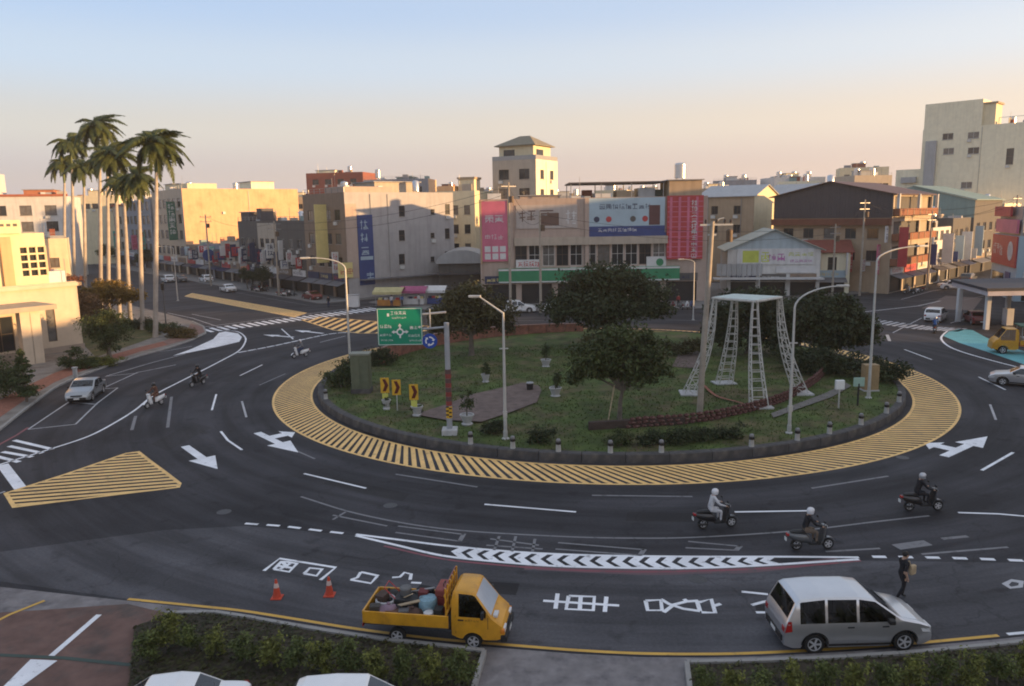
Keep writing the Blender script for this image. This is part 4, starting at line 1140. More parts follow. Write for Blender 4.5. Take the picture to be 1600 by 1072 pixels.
# chevron signs
DRED = mat('chevron_red', (0.10,0.015,0.012), 0.5)
LIME = mat('reflector_lime', (0.55,0.55,0.12), 0.5)
def chevron_sign(label, px_base, top_y, lime):
    t = thing('chevron_sign', label, 'road sign', gi(*px_base), 0.0, 'yellow chevron signs on the island')
    h = at(px_base[0], top_y, gi(*px_base)[1]).z - ZI
    m = MB(); m.tube([(0,0,0),(0,0,h)], .035, 6); m.build('post', POLE, t)
    m = MB(); m.bbox(-.29,.29,-.06,-.035,h-1.05,h,.01); p = m.build('panel', YEL, t)
    m = MB()
    for z in (h-.52,):
        m.add([(-.16,-.063,z+.42),(.06,-.063,z+.42),(.24,-.063,z),(.06,-.063,z-.42),(-.16,-.063,z-.42),(.0,-.063,z)], [(0,5,2,1),(5,4,3,2)])
    m.build('chevron_mark', DRED, p)
    if lime:
        m = MB(); m.bbox(-.2,.2,-.06,-.035,h-1.75,h-1.08,.01); m.build('reflector_panel', LIME, t)
chevron_sign('yellow chevron sign with a lime panel, nearest the cabinet', (603,638), 590, True)
chevron_sign('yellow chevron sign without a lime panel, middle of the three', (621,642), 593, False)
chevron_sign('yellow chevron sign with a lime panel, nearest the sign mast', (648,650), 600, True)

# cabinets and small boxes
t = thing('utility_cabinet', 'tall grey green utility cabinet near the left edge of the island', 'cabinet', gi(566,613))
CABM = mat('cabinet_green', (0.115,0.13,0.085), 0.6, 0.15, 2, streak=0.25)
m = MB(); m.bbox(-.68,.68,-.5,.5,.35,2.85,.03); cb = m.build('body', CABM, t)
m = MB(); m.bbox(-.74,.74,-.56,.56,2.852,3.0,.03); m.build('top', mat('cabinet_top', (0.2,0.21,0.17), 0.6, 0.15, 2), t)
m = MB(); m.bbox(-.72,.72,-.54,.54,-.02,.35,.02); m.build('plinth', wallm, t)
for sx in (-1, 1):
    m = MB(); m.bbox(sx*.34-.31,sx*.34+.31,-.525,-.502,.5,2.7,.012); dd = m.build('door', CABM, cb)
t = thing('sign_box', 'small white sign box on a post near the right kerb', 'sign', gi(1310,640))
m = MB(); m.tube([(0,0,0),(0,0,1.5)], .05, 8); m.build('post', POLE, t)
m = MB(); m.bbox(-.28,.28,-.12,.12,1.35,1.95,.03); m.build('box', SWHITE, t)
t = thing('sign_box', 'small pale green sign on a striped post near the right kerb', 'sign', gi(1340,634))
m = MB(); m.tube([(0,0,0),(0,0,1.5)], .06, 8); m.build('post', BLACKM, t)
m = MB(); m.bbox(-.36,.36,-.03,.03,1.3,1.9,.015); m.build('panel', mat('pale_green_sign', (0.28,0.42,0.36), 0.5), t)
t = thing('equipment_cabinet', 'tan signal equipment cabinet in front of the hedge at the right end', 'cabinet', gi(1358,610))
m = MB(); m.bbox(-.5,.5,-.35,.35,0.1,1.9,.03); bd = m.build('body', mat('tan_cabinet', (0.30,0.21,0.11), 0.7, 0.2, 2), t)
m = MB(); m.bbox(-.42,.42,-.365,-.352,.3,1.75,.01); m.build('door', MATS['tan_cabinet'], bd)
m = MB(); m.bbox(-.55,.55,-.4,.4,-.02,.1,.01); m.build('plinth', GREYP, t)
# ------------------------------------------------------------------ buildings
GLASS = mat('window_glass', (0.02,0.024,0.03), 0.08, 0.0, spec=0.6)
GLASS_C = mat('curtained_glass', (0.13,0.125,0.12), 0.12, 0.3, 1.5, spec=0.6)
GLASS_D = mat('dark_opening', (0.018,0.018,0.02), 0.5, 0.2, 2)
ALU = mat('window_aluminium', (0.32,0.32,0.32), 0.45, 0.1, 3, metal=0.4)
FRAME_W = mat('window_frame_white', (0.55,0.55,0.53), 0.6, 0.1, 3)
FRAME_B = mat('window_frame_brown', (0.10,0.07,0.05), 0.6, 0.15, 3)
STEEL = mat('tank_steel', (0.55,0.55,0.56), 0.28, 0.1, 2, metal=0.8)
ROOFC = mat('roof_concrete', (0.26,0.25,0.24), 0.9, 0.25, 0.8)
_win_cache = {}
def window_mesh(w, h, mull, frame):
    key = (round(w,2), round(h,2), mull, frame.name)
    if key not in _win_cache:
        m = MB(); t = 0.06; y0, y1 = 0.07, 0.13
        m.box(-w/2,w/2,y0,y1,0,t); m.box(-w/2,w/2,y0,y1,h-t,h); m.box(-w/2,-w/2+t,y0,y1,t,h-t); m.box(w/2-t,w/2,y0,y1,t,h-t)
        nx, nz = mull
        for i in range(1, nx): x = -w/2+w*i/nx; m.box(x-.03,x+.03,y0,y1,t,h-t)
        for i in range(1, nz): z = h*i/nz; m.box(-w/2+t,w/2-t,y0+.004,y1-.004,z-.03,z+.03)
        me = m.mesh(False,'window'); me.materials.append(frame)
        p = MB(); p.box(-w/2+.02,w/2-.02,0.10,0.105,.02,h-.02); pm = p.mesh(False,'pane'); pm.materials.append(GLASS)
        s = MB(); s.box(-w/2-.08,w/2+.08,-.1,.06,-.09,-.002); sm = s.mesh(False,'sill'); sm.materials.append(KERB)
        pc = pm.copy(); pc.materials.clear(); pc.materials.append(GLASS_C)
        _win_cache[key] = (me, pm, sm, pc)
    return _win_cache[key]
ROT = {'F':0, 'R':PI/2, 'B':PI, 'L':-PI/2}
class Bld:
    def __init__(s, name, label, O, d, W, Dp, H, mats, parapet=0.7, cat='building', group=None, roofm=None, holes=None, faces='FRBL', z0=0.0):
        d = Vector((d[0],d[1])).normalized()
        s.W, s.D, s.H = W, Dp, H
        s.O, s.d, s.n = Vector((O[0],O[1])), d, Vector((-d.y,d.x))
        s.root = thing(name, label, cat, (O[0],O[1],z0), math.atan2(d.y,d.x), group)
        s.mats = mats if isinstance(mats, dict) else {f: mats for f in 'FRBL'}
        s.holes = {f: [] for f in 'FRBL'}; s.faces = faces; s.parapet = parapet; s.roofm = roofm or ROOFC
    def P(s, face, u, out, z):
        if face == 'F': return (u, -out, z)
        if face == 'R': return (s.W+out, u, z)
        if face == 'B': return (s.W-u, s.D+out, z)
        return (-out, s.D-u, z)
    def length(s, face): return s.W if face in 'FB' else s.D
    def world(s, face, u, out=0):
        p = s.P(face, u, out, 0); return s.O + s.d*p[0] + s.n*p[1]
    def at_px(s, face, px, py, out=0.0):
        "u, z of the point of a face that the survey saw at px, py"
        a = s.world(face, 0, out); b = s.world(face, 1, out) - a
        r = survey(px, py)
        # a + b*u = r*t
        det = b.x*(-r[1]) - (-r[0])*b.y
        u = (-a.x*(-r[1]) + a.y*(-r[0]))/det if abs(det) > 1e-9 else 0
        t = ((a+b*u).x*r[0] + (a+b*u).y*r[1])/(r[0]**2+r[1]**2)
        return u, CAM_H + r[2]*t
    def hole(s, face, u0, u1, z0, z1): s.holes[face].append((u0,u1,z0,z1))
    def window(s, face, u, z, w, h, mull=(2,1), frame=None, sill=True, glass=None):
        L = s.length(face)
        if u-w/2 < 0.05 or u+w/2 > L-0.05 or z+h > s.H-0.05: return
        for q in s.holes[face]:
            if not (u+w/2 <= q[0]-.02 or u-w/2 >= q[1]+.02 or z+h <= q[2]-.02 or z >= q[3]+.02): return
        s.hole(face, u-w/2, u+w/2, z, z+h)
        me, pm, sm, pc = window_mesh(w, h, mull, frame or ALU)
        o = link('window', me, None, s.root); o.location = s.P(face, u, 0, z); o.rotation_euler = (0,0,ROT[face])
        link('pane', pc if random.random() < .3 else pm, None, o)
        if sill: link('sill', sm, None, o)
        return o
    def grid(s, face, u0, u1, n, zs, w, h, mull=(2,1), frame=None, skip=0.0, seed=1, sill=True):
        rr = random.Random(seed)
        for z in zs:
            for i in range(n):
                if rr.random() < skip: continue
                s.window(face, u0+(u1-u0)*(i+.5)/n, z, w, h, mull, frame, sill)
    def fittings(s, face, n, seed):
        rr = random.Random(seed)
        ws = [h for h in s.holes[face] if h[2] > 3.4]
        rr.shuffle(ws)
        for h in ws[:n]:
            u = h[0]+.45; z = h[2]-.75
            if z < 3.2: continue
            a = s.P(face,u-.42,.02,z); c = s.P(face,u+.42,.36,z+.56)
            x0,x1 = sorted((a[0],c[0])); y0,y1 = sorted((a[1],c[1]))
            s.part('air_conditioner', FRAME_W, x0,x1,y0,y1,z,z+.56, .02)
        for k in range(max(1,n//2)):
            u = rr.uniform(.1,.95)*s.length(face)
            if any(h[0]-.1 < u < h[1]+.1 for h in s.holes[face]): continue
            p = s.P(face,u,.07,.3); q = s.P(face,u,.07,s.H-.3)
            m = MB(); m.tube([p,q], .05, 6); m.build('drain_pipe', ALU, s.root)
    def finish(s):
        for i_, f_ in enumerate('FRL'):
            if s.holes[f_]: s.fittings(f_, 4, int(s.W*7+s.H*3)+i_)
        for f in s.faces:
            L = s.length(f); hs = s.holes[f]; m = MB()
            us = sorted({0.0, L} | {round(h[0],4) for h in hs} | {round(h[1],4) for h in hs})
            zs = sorted({-0.1, s.H} | {round(h[2],4) for h in hs} | {round(h[3],4) for h in hs})
            def solid(uc, zc):
                return not any(h[0]-1e-3 < uc < h[1]+1e-3 and h[2]-1e-3 < zc < h[3]+1e-3 for h in hs)
            # merge cells column-wise into strips
            for i in range(len(us)-1):
                j = 0
                while j < len(zs)-1:
                    if solid((us[i]+us[i+1])/2, (zs[j]+zs[j+1])/2):
                        k = j
                        while k+1 < len(zs)-1 and solid((us[i]+us[i+1])/2, (zs[k+1]+zs[k+2])/2): k += 1
                        m.add([s.P(f,us[i],0,zs[j]), s.P(f,us[i+1],0,zs[j]), s.P(f,us[i+1],0,zs[k+1]), s.P(f,us[i],0,zs[k+1])], [(0,1,2,3)])
                        j = k+1
                    else: j += 1
            for h in hs:
                q = [s.P(f,h[0],0,h[2]), s.P(f,h[1],0,h[2]), s.P(f,h[1],0,h[3]), s.P(f,h[0],0,h[3])]
                r = [s.P(f,h[0],-.2,h[2]), s.P(f,h[1],-.2,h[2]), s.P(f,h[1],-.2,h[3]), s.P(f,h[0],-.2,h[3])]
                m.add(q+r, [(0,4,5,1),(1,5,6,2),(2,6,7,3),(3,7,4,0)])
            m.build('wall', s.mats[f], s.root)
        if s.parapet is not None:
            m = MB(); W, Dp, H, p = s.W, s.D, s.H, 0.22; zr = H - s.parapet
            o = [(0,0),(W,0),(W,Dp),(0,Dp)]; i_ = [(p,p),(W-p,p),(W-p,Dp-p),(p,Dp-p)]
            vs_ = [(x,y,H) for x,y in o]+[(x,y,H) for x,y in i_]+[(x,y,zr) for x,y in i_]
            fs_ = [(k,(k+1)%4,(k+1)%4+4,k+4) for k in range(4)]+[(k+4,(k+1)%4+4,(k+1)%4+8,k+8) for k in range(4)]+[(8,9,10,11)]
            m.add(vs_, fs_); m.build('roof', s.roofm, s.root)
            rr = random.Random(int(W*31+Dp*7+H*13)); zr -= .01
            for k in range(min(9, max(3, int(W*Dp/38)))):
                x = rr.uniform(.8, W-1.6); y = rr.uniform(.8, min(Dp-1.5, 9)); w = rr.uniform(.6,2.4); d = rr.uniform(.6,2.0); h = rr.uniform(.6,2.1)
                if x+w > W-.4: w = W-.4-x
                s.part(rr.choice(['roof_box','roof_hut','roof_unit']), rr.choice([METAL_L,C_WHITE,C_TAN,C_BLUEG,METAL_G,C_BEIGE,SIGN_W,C_RED]), x,x+w,y,y+d,zr,zr+h)
            for k in range(2):
                x, y = rr.uniform(.5,W-.5), rr.uniform(.6,4)
                m = MB(); m.tube([(x,y,zr),(x,y,zr+rr.uniform(2.2,3.8))], .035, 5); an = m.build('antenna', ALU, s.root)
            m = MB()
            for q in range(2):
                z_ = H+.35+.4*q; m.box(.12,W-.12,.08,.13,z_,z_+.05)
            for q in range(int(W/2)+1): xx = .12+(W-.3)*q/max(1,int(W/2)); m.box(xx,xx+.05,.06,.15,H-.02,H+.8)
            m.build('roof_railing', ALU, s.root) if rr.random() < .45 else None
        return s
    def part(s, name, material, x0,x1,y0,y1,z0,z1, bev=0.0, parent=None):
        m = MB()
        (m.bbox(x0,x1,y0,y1,z0,z1,bev) if bev else m.box(x0,x1,y0,y1,z0,z1))
        return m.build(name, material, parent or s.root)
    def panel(s, name, face, u0, u1, z0, z1, material, t=0.15, out=0.02):
        "flat panel fixed on a face, returned with a drawing frame"
        a = s.P(face, u0, out, z0); b = s.P(face, u1, out+t, z1)
        x0,x1 = sorted((a[0],b[0])); y0,y1 = sorted((a[1],b[1]))
        return s.part(name, material, x0,x1,y0,y1,z0,z1)
    def draw(s, face, out):
        "matrix from (u, depth, z) drawing space (y=-out is outward) to local space"
        o = Vector(s.P(face,0,0,0)); 
        return Matrix.Translation(o) @ Matrix.Rotation(ROT[face],4,'Z')
    def lettering(s, face, u0, z0, h, n, out, material, parent, w=None, vertical=False, seed=1, gap=.18):
        m = MB(); pseudo_text(m, u0, z0, h, n, -out, w, gap, seed, vertical)
        mw = s.draw(face, out); m.v = [tuple(mw @ Vector(p)) for p in m.v]
        return m.build('lettering', material, parent)
    def tank(s, x, y, z=None, r=0.7, h=1.6, stand=1.0):
        z = s.H - (s.parapet or 0) if z is None else z
        m = MB(); m.lathe([(0,z+stand),(r,z+stand),(r,z+stand+h),(r*.75,z+stand+h+.2),(0,z+stand+h+.3)], 14, Matrix.Translation((x,y,0)))
        o = m.build('water_tank', STEEL, s.root, smooth=True)
        m = MB()
        for a in range(4):
            c, d_ = math.cos(a*PI/2+.78)*r*.8, math.sin(a*PI/2+.78)*r*.8
            m.tube([(x+c,y+d_,z-.02),(x+c,y+d_,z+stand+.02)], .05, 4)
        m.build('tank_stand', ALU, o)
    def shed(s, x0,x1,y0,y1,h,material,z=None):
        z = s.H-(s.parapet or 0) if z is None else z
        m = MB(); m.box(x0,x1,y0,y1,z-.01,z+h); o = m.build('roof_shed', material, s.root)
        m = MB(); m.box(x0-.3,x1+.3,y0-.3,y1+.3,z+h+.002,z+h+.14); m.build('shed_roof', mat('shed_sheet', (0.28,0.28,0.29), 0.6, .2, 1), o)
        return o
    def gable_roof(s, h_eave, rise, material, axis='x', over=0.5, trim=None):
        "pitched roof with ridge along axis x or y; gable walls belong to it"
        W, Dp = s.W, s.D; z = h_eave
        m = MB(); t = .12
        if axis == 'y':    # ridge runs front to back, gables on F and B
            P = [(-over,-over,z-over*rise/(W/2)),(W/2,-over,z+rise),(W+over,-over,z-over*rise/(W/2))]
            B_ = [(p[0],Dp+over,p[2]) for p in P]
        else:
            P = [(-over,-over,z-over*rise/(Dp/2)),(-over,Dp/2,z+rise),(-over,Dp+over,z-over*rise/(Dp/2))]
            B_ = [(W+over,p[1],p[2]) for p in P]
        for a in (0,1):
            q = [P[a],P[a+1],B_[a+1],B_[a]]
            u = [(x,y,zz+t) for x,y,zz in q]
            m.add(q+u, [(0,3,2,1),(4,5,6,7),(0,1,5,4),(1,2,6,5),(2,3,7,6),(3,0,4,7)])
        return m.build('roof', material, s.root)

def gable_x(b, z0, z1, material):
    for x in (0, b.W):
        m = MB(); m.add([(x,0,z0),(x,b.D,z0),(x,b.D/2,z1)], [(0,1,2)]); m.build('gable_wall', material, b.root)
W_ = lambda nm, c, r=0.85, v=0.08, st=0.3, sc=0.9, **k: mat(nm, c, r, v, sc, streak=st*.6, **k)
C_GREY = W_('wall_grey', (0.38,0.365,0.365), st=0.28)
C_PINK = W_('wall_pinkish', (0.42,0.33,0.28), st=0.2)
C_BROWN = W_('wall_brown_tile', (0.24,0.18,0.135), st=0.3)
C_ORANGE = W_('wall_tan_render', (0.66,0.41,0.23), st=0.22, col2=(0.56,0.34,0.19), c2scale=0.25)
C_CREAM = W_('wall_cream', (0.66,0.58,0.40), st=0.2)
C_CREAM2 = W_('wall_pale_cream', (0.78,0.72,0.54), st=0.2)
C_WHITE = W_('wall_white', (0.60,0.59,0.57), st=0.3)
C_DARK = W_('wall_dark', (0.11,0.105,0.10), st=0.3)
C_BLUEG = W_('wall_blue_grey', (0.25,0.26,0.29), st=0.3)
C_TAN = W_('wall_tan', (0.38,0.29,0.20), st=0.25)
C_BEIGE = W_('wall_beige', (0.43,0.37,0.30), st=0.3)
C_RED = W_('wall_red_brick', (0.24,0.085,0.06), st=0.2)
METAL_D = W_('sheet_metal_dark', (0.075,0.068,0.075), r=0.6, st=0.4)
METAL_G = W_('sheet_metal_green', (0.20,0.29,0.28), r=0.55, st=0.25)
METAL_L = W_('sheet_metal_light', (0.36,0.37,0.38), r=0.5, st=0.25)
SIGN_W = mat('signboard_white', (0.58,0.58,0.58), 0.5, 0.1, 1)
SIGN_R = mat('signboard_red', (0.42,0.05,0.055), 0.5, 0.1, 1)
SIGN_P = mat('signboard_pink', (0.52,0.14,0.22), 0.5, 0.15, 0.5)
SIGN_B = mat('signboard_blue', (0.035,0.06,0.19), 0.5, 0.1, 1)
SIGN_DB = mat('signboard_navy', (0.03,0.04,0.09), 0.5, 0.1, 1)
SIGN_Y = mat('signboard_yellow', (0.62,0.52,0.22), 0.5, 0.1, 1)
SIGN_G = mat('signboard_green', (0.03,0.21,0.10), 0.5, 0.1, 1)
SIGN_T = mat('signboard_teal', (0.12,0.36,0.30), 0.5, 0.1, 1)
SIGN_LB = mat('signboard_pale_blue', (0.36,0.47,0.54), 0.5, 0.12, 0.35)
AWN = mat('awning_grey', (0.16,0.16,0.17), 0.7, 0.2, 1)
SIGNS = [SIGN_W, SIGN_R, SIGN_DB, SIGN_LB, C_DARK, SIGN_DB, SIGN_W, C_BROWN, SIGN_W, C_DARK]

def blade_sign(b, face, u, z0, z1, w, material, txt, n, seed=1, out=0.25, t=0.18):
    "vertical sign standing out from a face, readable from both sides"
    a = b.P(face, u-t/2, out, z0); c = b.P(face, u+t/2, out+w, z1)
    x0,x1 = sorted((a[0],c[0])); y0,y1 = sorted((a[1],c[1]))
    o = b.part('blade_sign', material, x0,x1,y0,y1,z0,z1)
    if txt is not None:
        h = (z1-z0)*0.82/(n*1.18); ww = w*0.7
        m = MB(); pseudo_text(m, -ww/2, z1-h-(z1-z0)*.06, h, n, -t/2-.002, ww, .18, seed, True)
        # sides of the blade face along +-u
        for sgn in (1,):
            mw = Matrix.Translation(Vector(b.P(face,u,out+w/2,0))) @ Matrix.Rotation(ROT[face]+PI/2*sgn,4,'Z')
            v = [tuple(mw @ Vector(p)) for p in m.v]; k = MB(); k.v = v; k.f = list(m.f)
            k.build('lettering', txt, o)
    br = MB()
    for z in (z0+.2*(z1-z0), z0+.8*(z1-z0)):
        p = b.P(face,u,0,z); q = b.P(face,u,out,z)
        br.tube([p,q], .03, 4)
    br.build('sign_bracket', ALU, o)
    return o
def shopfront(b, face, u0, u1, seed=1, awning=True, h=3.2):
    "ground floor bay: dark opening with door posts, signboard and awning"
    rr = random.Random(seed)
    b.hole(face, u0+.25, u1-.25, 0.05, h-.5)
    a = b.P(face,u0+.3,-.35,.1); c = b.P(face,u1-.3,-.3,h-.55)
    x0,x1 = sorted((a[0],c[0])); y0,y1 = sorted((a[1],c[1]))
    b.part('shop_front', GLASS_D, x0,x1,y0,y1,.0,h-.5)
    sg = b.panel('shop_sign', face, u0+.2, u1-.2, h-.35, h+.75, rr.choice(SIGNS), .14, .03)
    b.lettering(face, u0+.5, h-.1, .55, max(2,int((u1-u0-1)/.75)), .18, rr.choice([SIGN_W,SIGN_R,SIGN_DB,SIGN_Y]), sg, seed=seed)
    if awning:
        m = MB(); mw = b.draw(face,0)
        z = h-.45
        m.add([(u0+.1,-.05,z),(u1-.1,-.05,z),(u1-.1,-1.7,z-.55),(u0+.1,-1.7,z-.55),(u0+.1,-.05,z+.06),(u1-.1,-.05,z+.06),(u1-.1,-1.7,z-.49),(u0+.1,-1.7,z-.49)],
              [(0,3,2,1),(4,5,6,7),(0,1,5,4),(1,2,6,5),(2,3,7,6),(3,0,4,7)], mw)
        m.build('awning', rr.choice([AWN, METAL_D, AWN, SIGN_DB, METAL_L, AWN]), b.root)

# ---- corner building on the upper left street, grey side wall towards the island
DN = (0.64,-0.77)
def on_street(t): return (C0.x + DST.x*t, C0.y + DST.y*t)
b = Bld('corner_building', 'four storey grey corner building with a blue banner on its side wall', on_street(15), DN, 15, 21, 17.0, {'F':C_BROWN,'R':C_GREY,'B':C_GREY,'L':C_BEIGE})
for px, w, h, rows in ((628,1.15,1.75,(330,368,405)), (676,.8,.9,(331,368,405)), (699,1.0,1.8,(327,365,401))):
    for py in rows:
        u, z = b.at_px('R', px, py); b.window('R', u, z-h/2, w, h, (1,2), FRAME_B)
b.grid('F', 1, 14, 4, (5.0,8.8,12.6), 1.9, 1.7, (2,1), FRAME_B, seed=3)
for i in range(3): shopfront(b, 'F', .4+4.8*i, 5.0+4.8*i, 20+i)
u0,z1 = b.at_px('R',557,336); u1,z0 = b.at_px('R',586,444)
bn = b.panel('banner', 'R', max(.9,u0), u1, z0, z1, SIGN_B, .1)
b.lettering('R', max(.9,u0)+.5, z1-2.3, 1.5, 3, .13, SIGN_LB, bn, 1.4, True, 31, .35)
b.lettering('R', max(.9,u0)+1.2, z0+.8, 1.3, 1, .13, SIGN_LB, bn, 1.4, True, 33)
b.part('white_strip', SIGN_LB, b.W+.13,b.W+.15,max(.9,u0)+.3,u1-.2,z0+(z1-z0)*.36,z0+(z1-z0)*.41, parent=bn)
b.part('corner_pier', C_PINK, b.W-.02,b.W+.06,.02,max(.85,u0-.05),3.4,15.2)
cs = b.part('corner_sign', SIGN_Y, b.W+.3,b.W+.5,-1.9,.6,3.6,6.0)
b.lettering('R', -1.6, 4.2, 1.0, 2, .52, SIGN_R, cs, 1.0)
b.finish()
b.part('parapet_block', C_PINK, b.W-7,b.W-.3,.2,9,17.001,17.9)
b.shed(2,9,9,18,2.6,C_BEIGE); b.tank(4,6); b.tank(11,16,r=.6)
b.part('side_canopy', AWN, b.W+.03,b.W+1.4,2,20,3.0,3.15)
blade_sign(b, 'F', 9.2, 5.8, 15.2, 2.1, SIGN_Y, None, 0, out=.3)
blade_sign(b, 'F', 12.4, 4.2, 7.6, 1.1, SIGN_W, SIGN_R, 3, 4)

# ---- lower dark shop houses along the street
specs = [(27,12,12.6,C_DARK,'dark shop house beside the corner building, crowded with hanging signs'),(36,9,12.2,C_BEIGE,'grey shop house with a red and white sign next to the dark one'),(46,10,12.6,C_DARK,'dark shop house with a small black tower at its roof edge'),
         (57,11,8.4,C_BEIGE,'low two storey shop house with white signboards below the tan wall'),(68,11,7.6,C_BLUEG,'low grey shop house with a blue round sign'),(80,12,7.2,C_BROWN,'low brown shop house with a teal awning at the foot of the tan wall')]
for i, (t1, W, H, c, lab) in enumerate(specs):
    b = Bld('shop_house', lab, on_street(t1), DN, W, 20, H, c)
    nfl = max(1, int((H-3.6)/3.2))
    b.grid('F', .6, W-.6, 3, [4.4+3.2*k for k in range(nfl)], 1.8, 1.7, (2,1), FRAME_B if i % 2 else ALU, seed=i)
    b.grid('R', 2, 18, 4, [4.4+3.2*k for k in range(nfl)], 1.2, 1.3, (2,1), ALU, 0.35, seed=i+9)
    for k in range(2): shopfront(b, 'F', .2+W/2*k, W/2*(k+1)-.2, 40+i*3+k)
    b.finish()
    if i < 3: b.tank(W*.4, 12, r=.55, h=1.3); b.shed(1,5,13,18,2.2,METAL_L)
    rr = random.Random(60+i)
    for k in range(6):
        u = W*(k+.6)/6.3; z = rr.uniform(3.7, 5.8); hh = rr.uniform(1.4, 3.6)
        if z+hh > H-.3: hh = H-.4-z
        blade_sign(b, 'F', u, z, z+hh, rr.uniform(.8,1.7), rr.choice([SIGN_W,SIGN_W,SIGN_W,SIGN_R,SIGN_B,SIGN_DB,SIGN_LB,AWN,SIGN_T]), rr.choice([SIGN_R,SIGN_W,SIGN_DB,SIGN_B]), max(1,int(hh/1.0)), 70+i*5+k, out=.3)
    if i == 2: b.part('roof_tower', METAL_D, W-2.2, W-.2, 1.0, 3.6, H-.7, H+2.4); b.shed(.5,5,.6,6,2.4,METAL_D)
    if i == 4:
        m = MB(); m.lathe([(0,0),(1.3,0),(1.3,.25),(0,.25)], 20, Matrix.Translation((W-2,-2.0,5.4)) @ Matrix.Rotation(PI/2,4,'Y')); o = m.build('round_sign', SIGN_B, b.root)
        m = MB(); m.tube([(W-1.87,0,5.4),(W-1.87,-.8,5.4)], .05, 5); m.build('sign_bracket', ALU, o)

# ---- taller building with the sunlit tan wall
b = Bld('tan_building', 'tall building with a wide blank tan side wall catching the sun', on_street(105), DN, 25, 29, 20.3, {'F':C_BEIGE,'R':C_ORANGE,'B':C_ORANGE,'L':C_BEIGE})
b.grid('F', 1, 24, 6, (4.6,8.4,12.2,16.0), 2.5, 2.1, (2,1), FRAME_B, seed=5)
for k in range(4): shopfront(b,'F',.3+6*k,6*k+5.8,90+k)
gs = blade_sign(b,'F',20,8.2,17.4,2.0,mat('signboard_dark_green',(0.04,0.13,0.09),.5),SIGN_W,5,95,out=.3)
b.finish()
b.shed(2,9,3,8,2.4,C_CREAM); b.shed(14,22,18,24,2.6,C_CREAM2); b.tank(12,6,r=.8); b.tank(6,20,r=.7,h=1.8); b.part('roof_wall', C_CREAM, 17,23,2,9,19.5,21.6)
b.part('wall_lamp', LENS, b.W+.02,b.W+.35,9.2,9.8,14.2,14.8)
b.part('wall_stain_pipe', ALU, b.W+.02,b.W+.12,15.9,16.0,8,19.8)
far = [(134,27,18.5,C_BLUEG,'blue grey apartment block seen behind the right palms'),(162,26,17.2,C_BEIGE,'beige block with red roof trim behind the palm trunks'),(192,28,18.8,C_BLUEG,'grey block with dark windows behind the left palms')]
for i,(t1,W,H,c,lab) in enumerate(far):
    b = Bld('street_building', lab, on_street(t1), DN, W, 24, H, c)
    b.grid('F', 1, W-1, 6, [4.6+3.7*k for k in range(int((H-5)/3.7)+1)], 2.6, 2.2, (3,1), FRAME_B, .1, seed=i+50)
    for k in range(3): shopfront(b,'F',1+8*k,8*k+7.5,110+5*i+k)
    b.finish(); b.shed(3,8,4,9,2.4,SIGN_W); b.tank(14,6); b.tank(18,10,r=.6)
    if i != 0: b.part('roof_trim', W_('terracotta',(0.36,0.12,0.07)), -.2,W+.2,-.25,.3,H+.002,H+.5)
    for k in range(3): blade_sign(b,'F',4+8*k,5,5+3+k,1.5,[SIGN_W,SIGN_P,SIGN_T][k],SIGN_R,3,130+i*3+k)

# ---- building with billboards facing the island
b = Bld('billboard_building', 'long three storey building covered with billboards above a green shop band', (-4.4,112.5), (1,0), 33.0, 17, 15.3, {'F':C_PINK,'R':C_TAN,'B':C_BEIGE,'L':C_BEIGE})
F = lambda px, py: b.at_px('F', px, py)
def fpanel(name, px0, px1, py0, py1, material, t=.15, out=.02):
    (u0,z1),(u1,z0) = F(px0,py0), F(px1,py1)
    return b.panel(name,'F',u0,u1,z0,z1,material,t,out), (u0,u1,z0,z1)
u0,z1 = F(803,380); u1,z0 = F(1040,414)
nwin = 11
for i in range(nwin):
    w = (u1-u0)/nwin
    b.window('F', u0+w*(i+.5), z0+.15, w-.28, (z1-z0)-.3, (2,2), FRAME_W if i % 3 else FRAME_B, False)
for k in range(6): shopfront(b,'F',.4+5.3*k,5.3*k+5.4,150+k,False,3.5)
o, r = fpanel('billboard', 752,794,315,408, SIGN_P, .3)
b.lettering('F', r[0]+.5, r[3]-3.0, 1.0, 2, .33, SIGN_W, o, 1.2, seed=161); b.lettering('F', r[0]+.4, r[3]-5.4, .7, 3, .33, SIGN_W, o, .8, seed=162)
for k in range(3):
    for j in range(2): b.part('white_tile', SIGN_W, r[0]+.35+1.1*k, r[0]+1.2+1.1*k, -.345,-.325, r[2]+.3+1.05*j, r[2]+1.15+1.05*j, parent=o)
for side in (0,1): b.part('billboard_edge', W_('edge_sunlit_orange',(0.5,.33,.2)), (r[0]-.18,r[1]+.02)[side], (r[0]-.02,r[1]+.2)[side], -.4,-.022, r[2]-.3, r[3]+.2, parent=o)  # low sun on the billboard edges is put into their orange colour
o, r = fpanel('billboard', 806,902,321,356, W_('poster_beige',(0.45,0.40,0.37)), .12)
b.lettering('F', r[0]+.5, r[2]+1.0, 1.6, 2, .16, W_('poster_brown',(0.16,0.10,0.08)), o, 2.4, seed=163); b.lettering('F', r[0]+7.2, r[2]+.6, 2.0, 1, .16, SIGN_W, o, 1.6, seed=164)
b.part('photo_patch', W_('poster_brown',(0.16,0.10,0.08)), r[0]+3.6,r[0]+6.2,-.155,-.142,r[2]+.4,r[2]+2.2, parent=o)
o, r = fpanel('billboard', 919,1038,310,364, SIGN_LB, .2)
b.lettering('F', r[0]+1.6, r[3]-1.6, .75, 9, .23, SIGN_DB, o, .8, seed=165)
b.part('blue_band', SIGN_B, r[0],r[1],-.24,-.222,r[2]+.02,r[2]+1.1, parent=o)
b.lettering('F', r[0]+1.4, r[2]+.3, .5, 8, .245, SIGN_W, o, .6, seed=166)
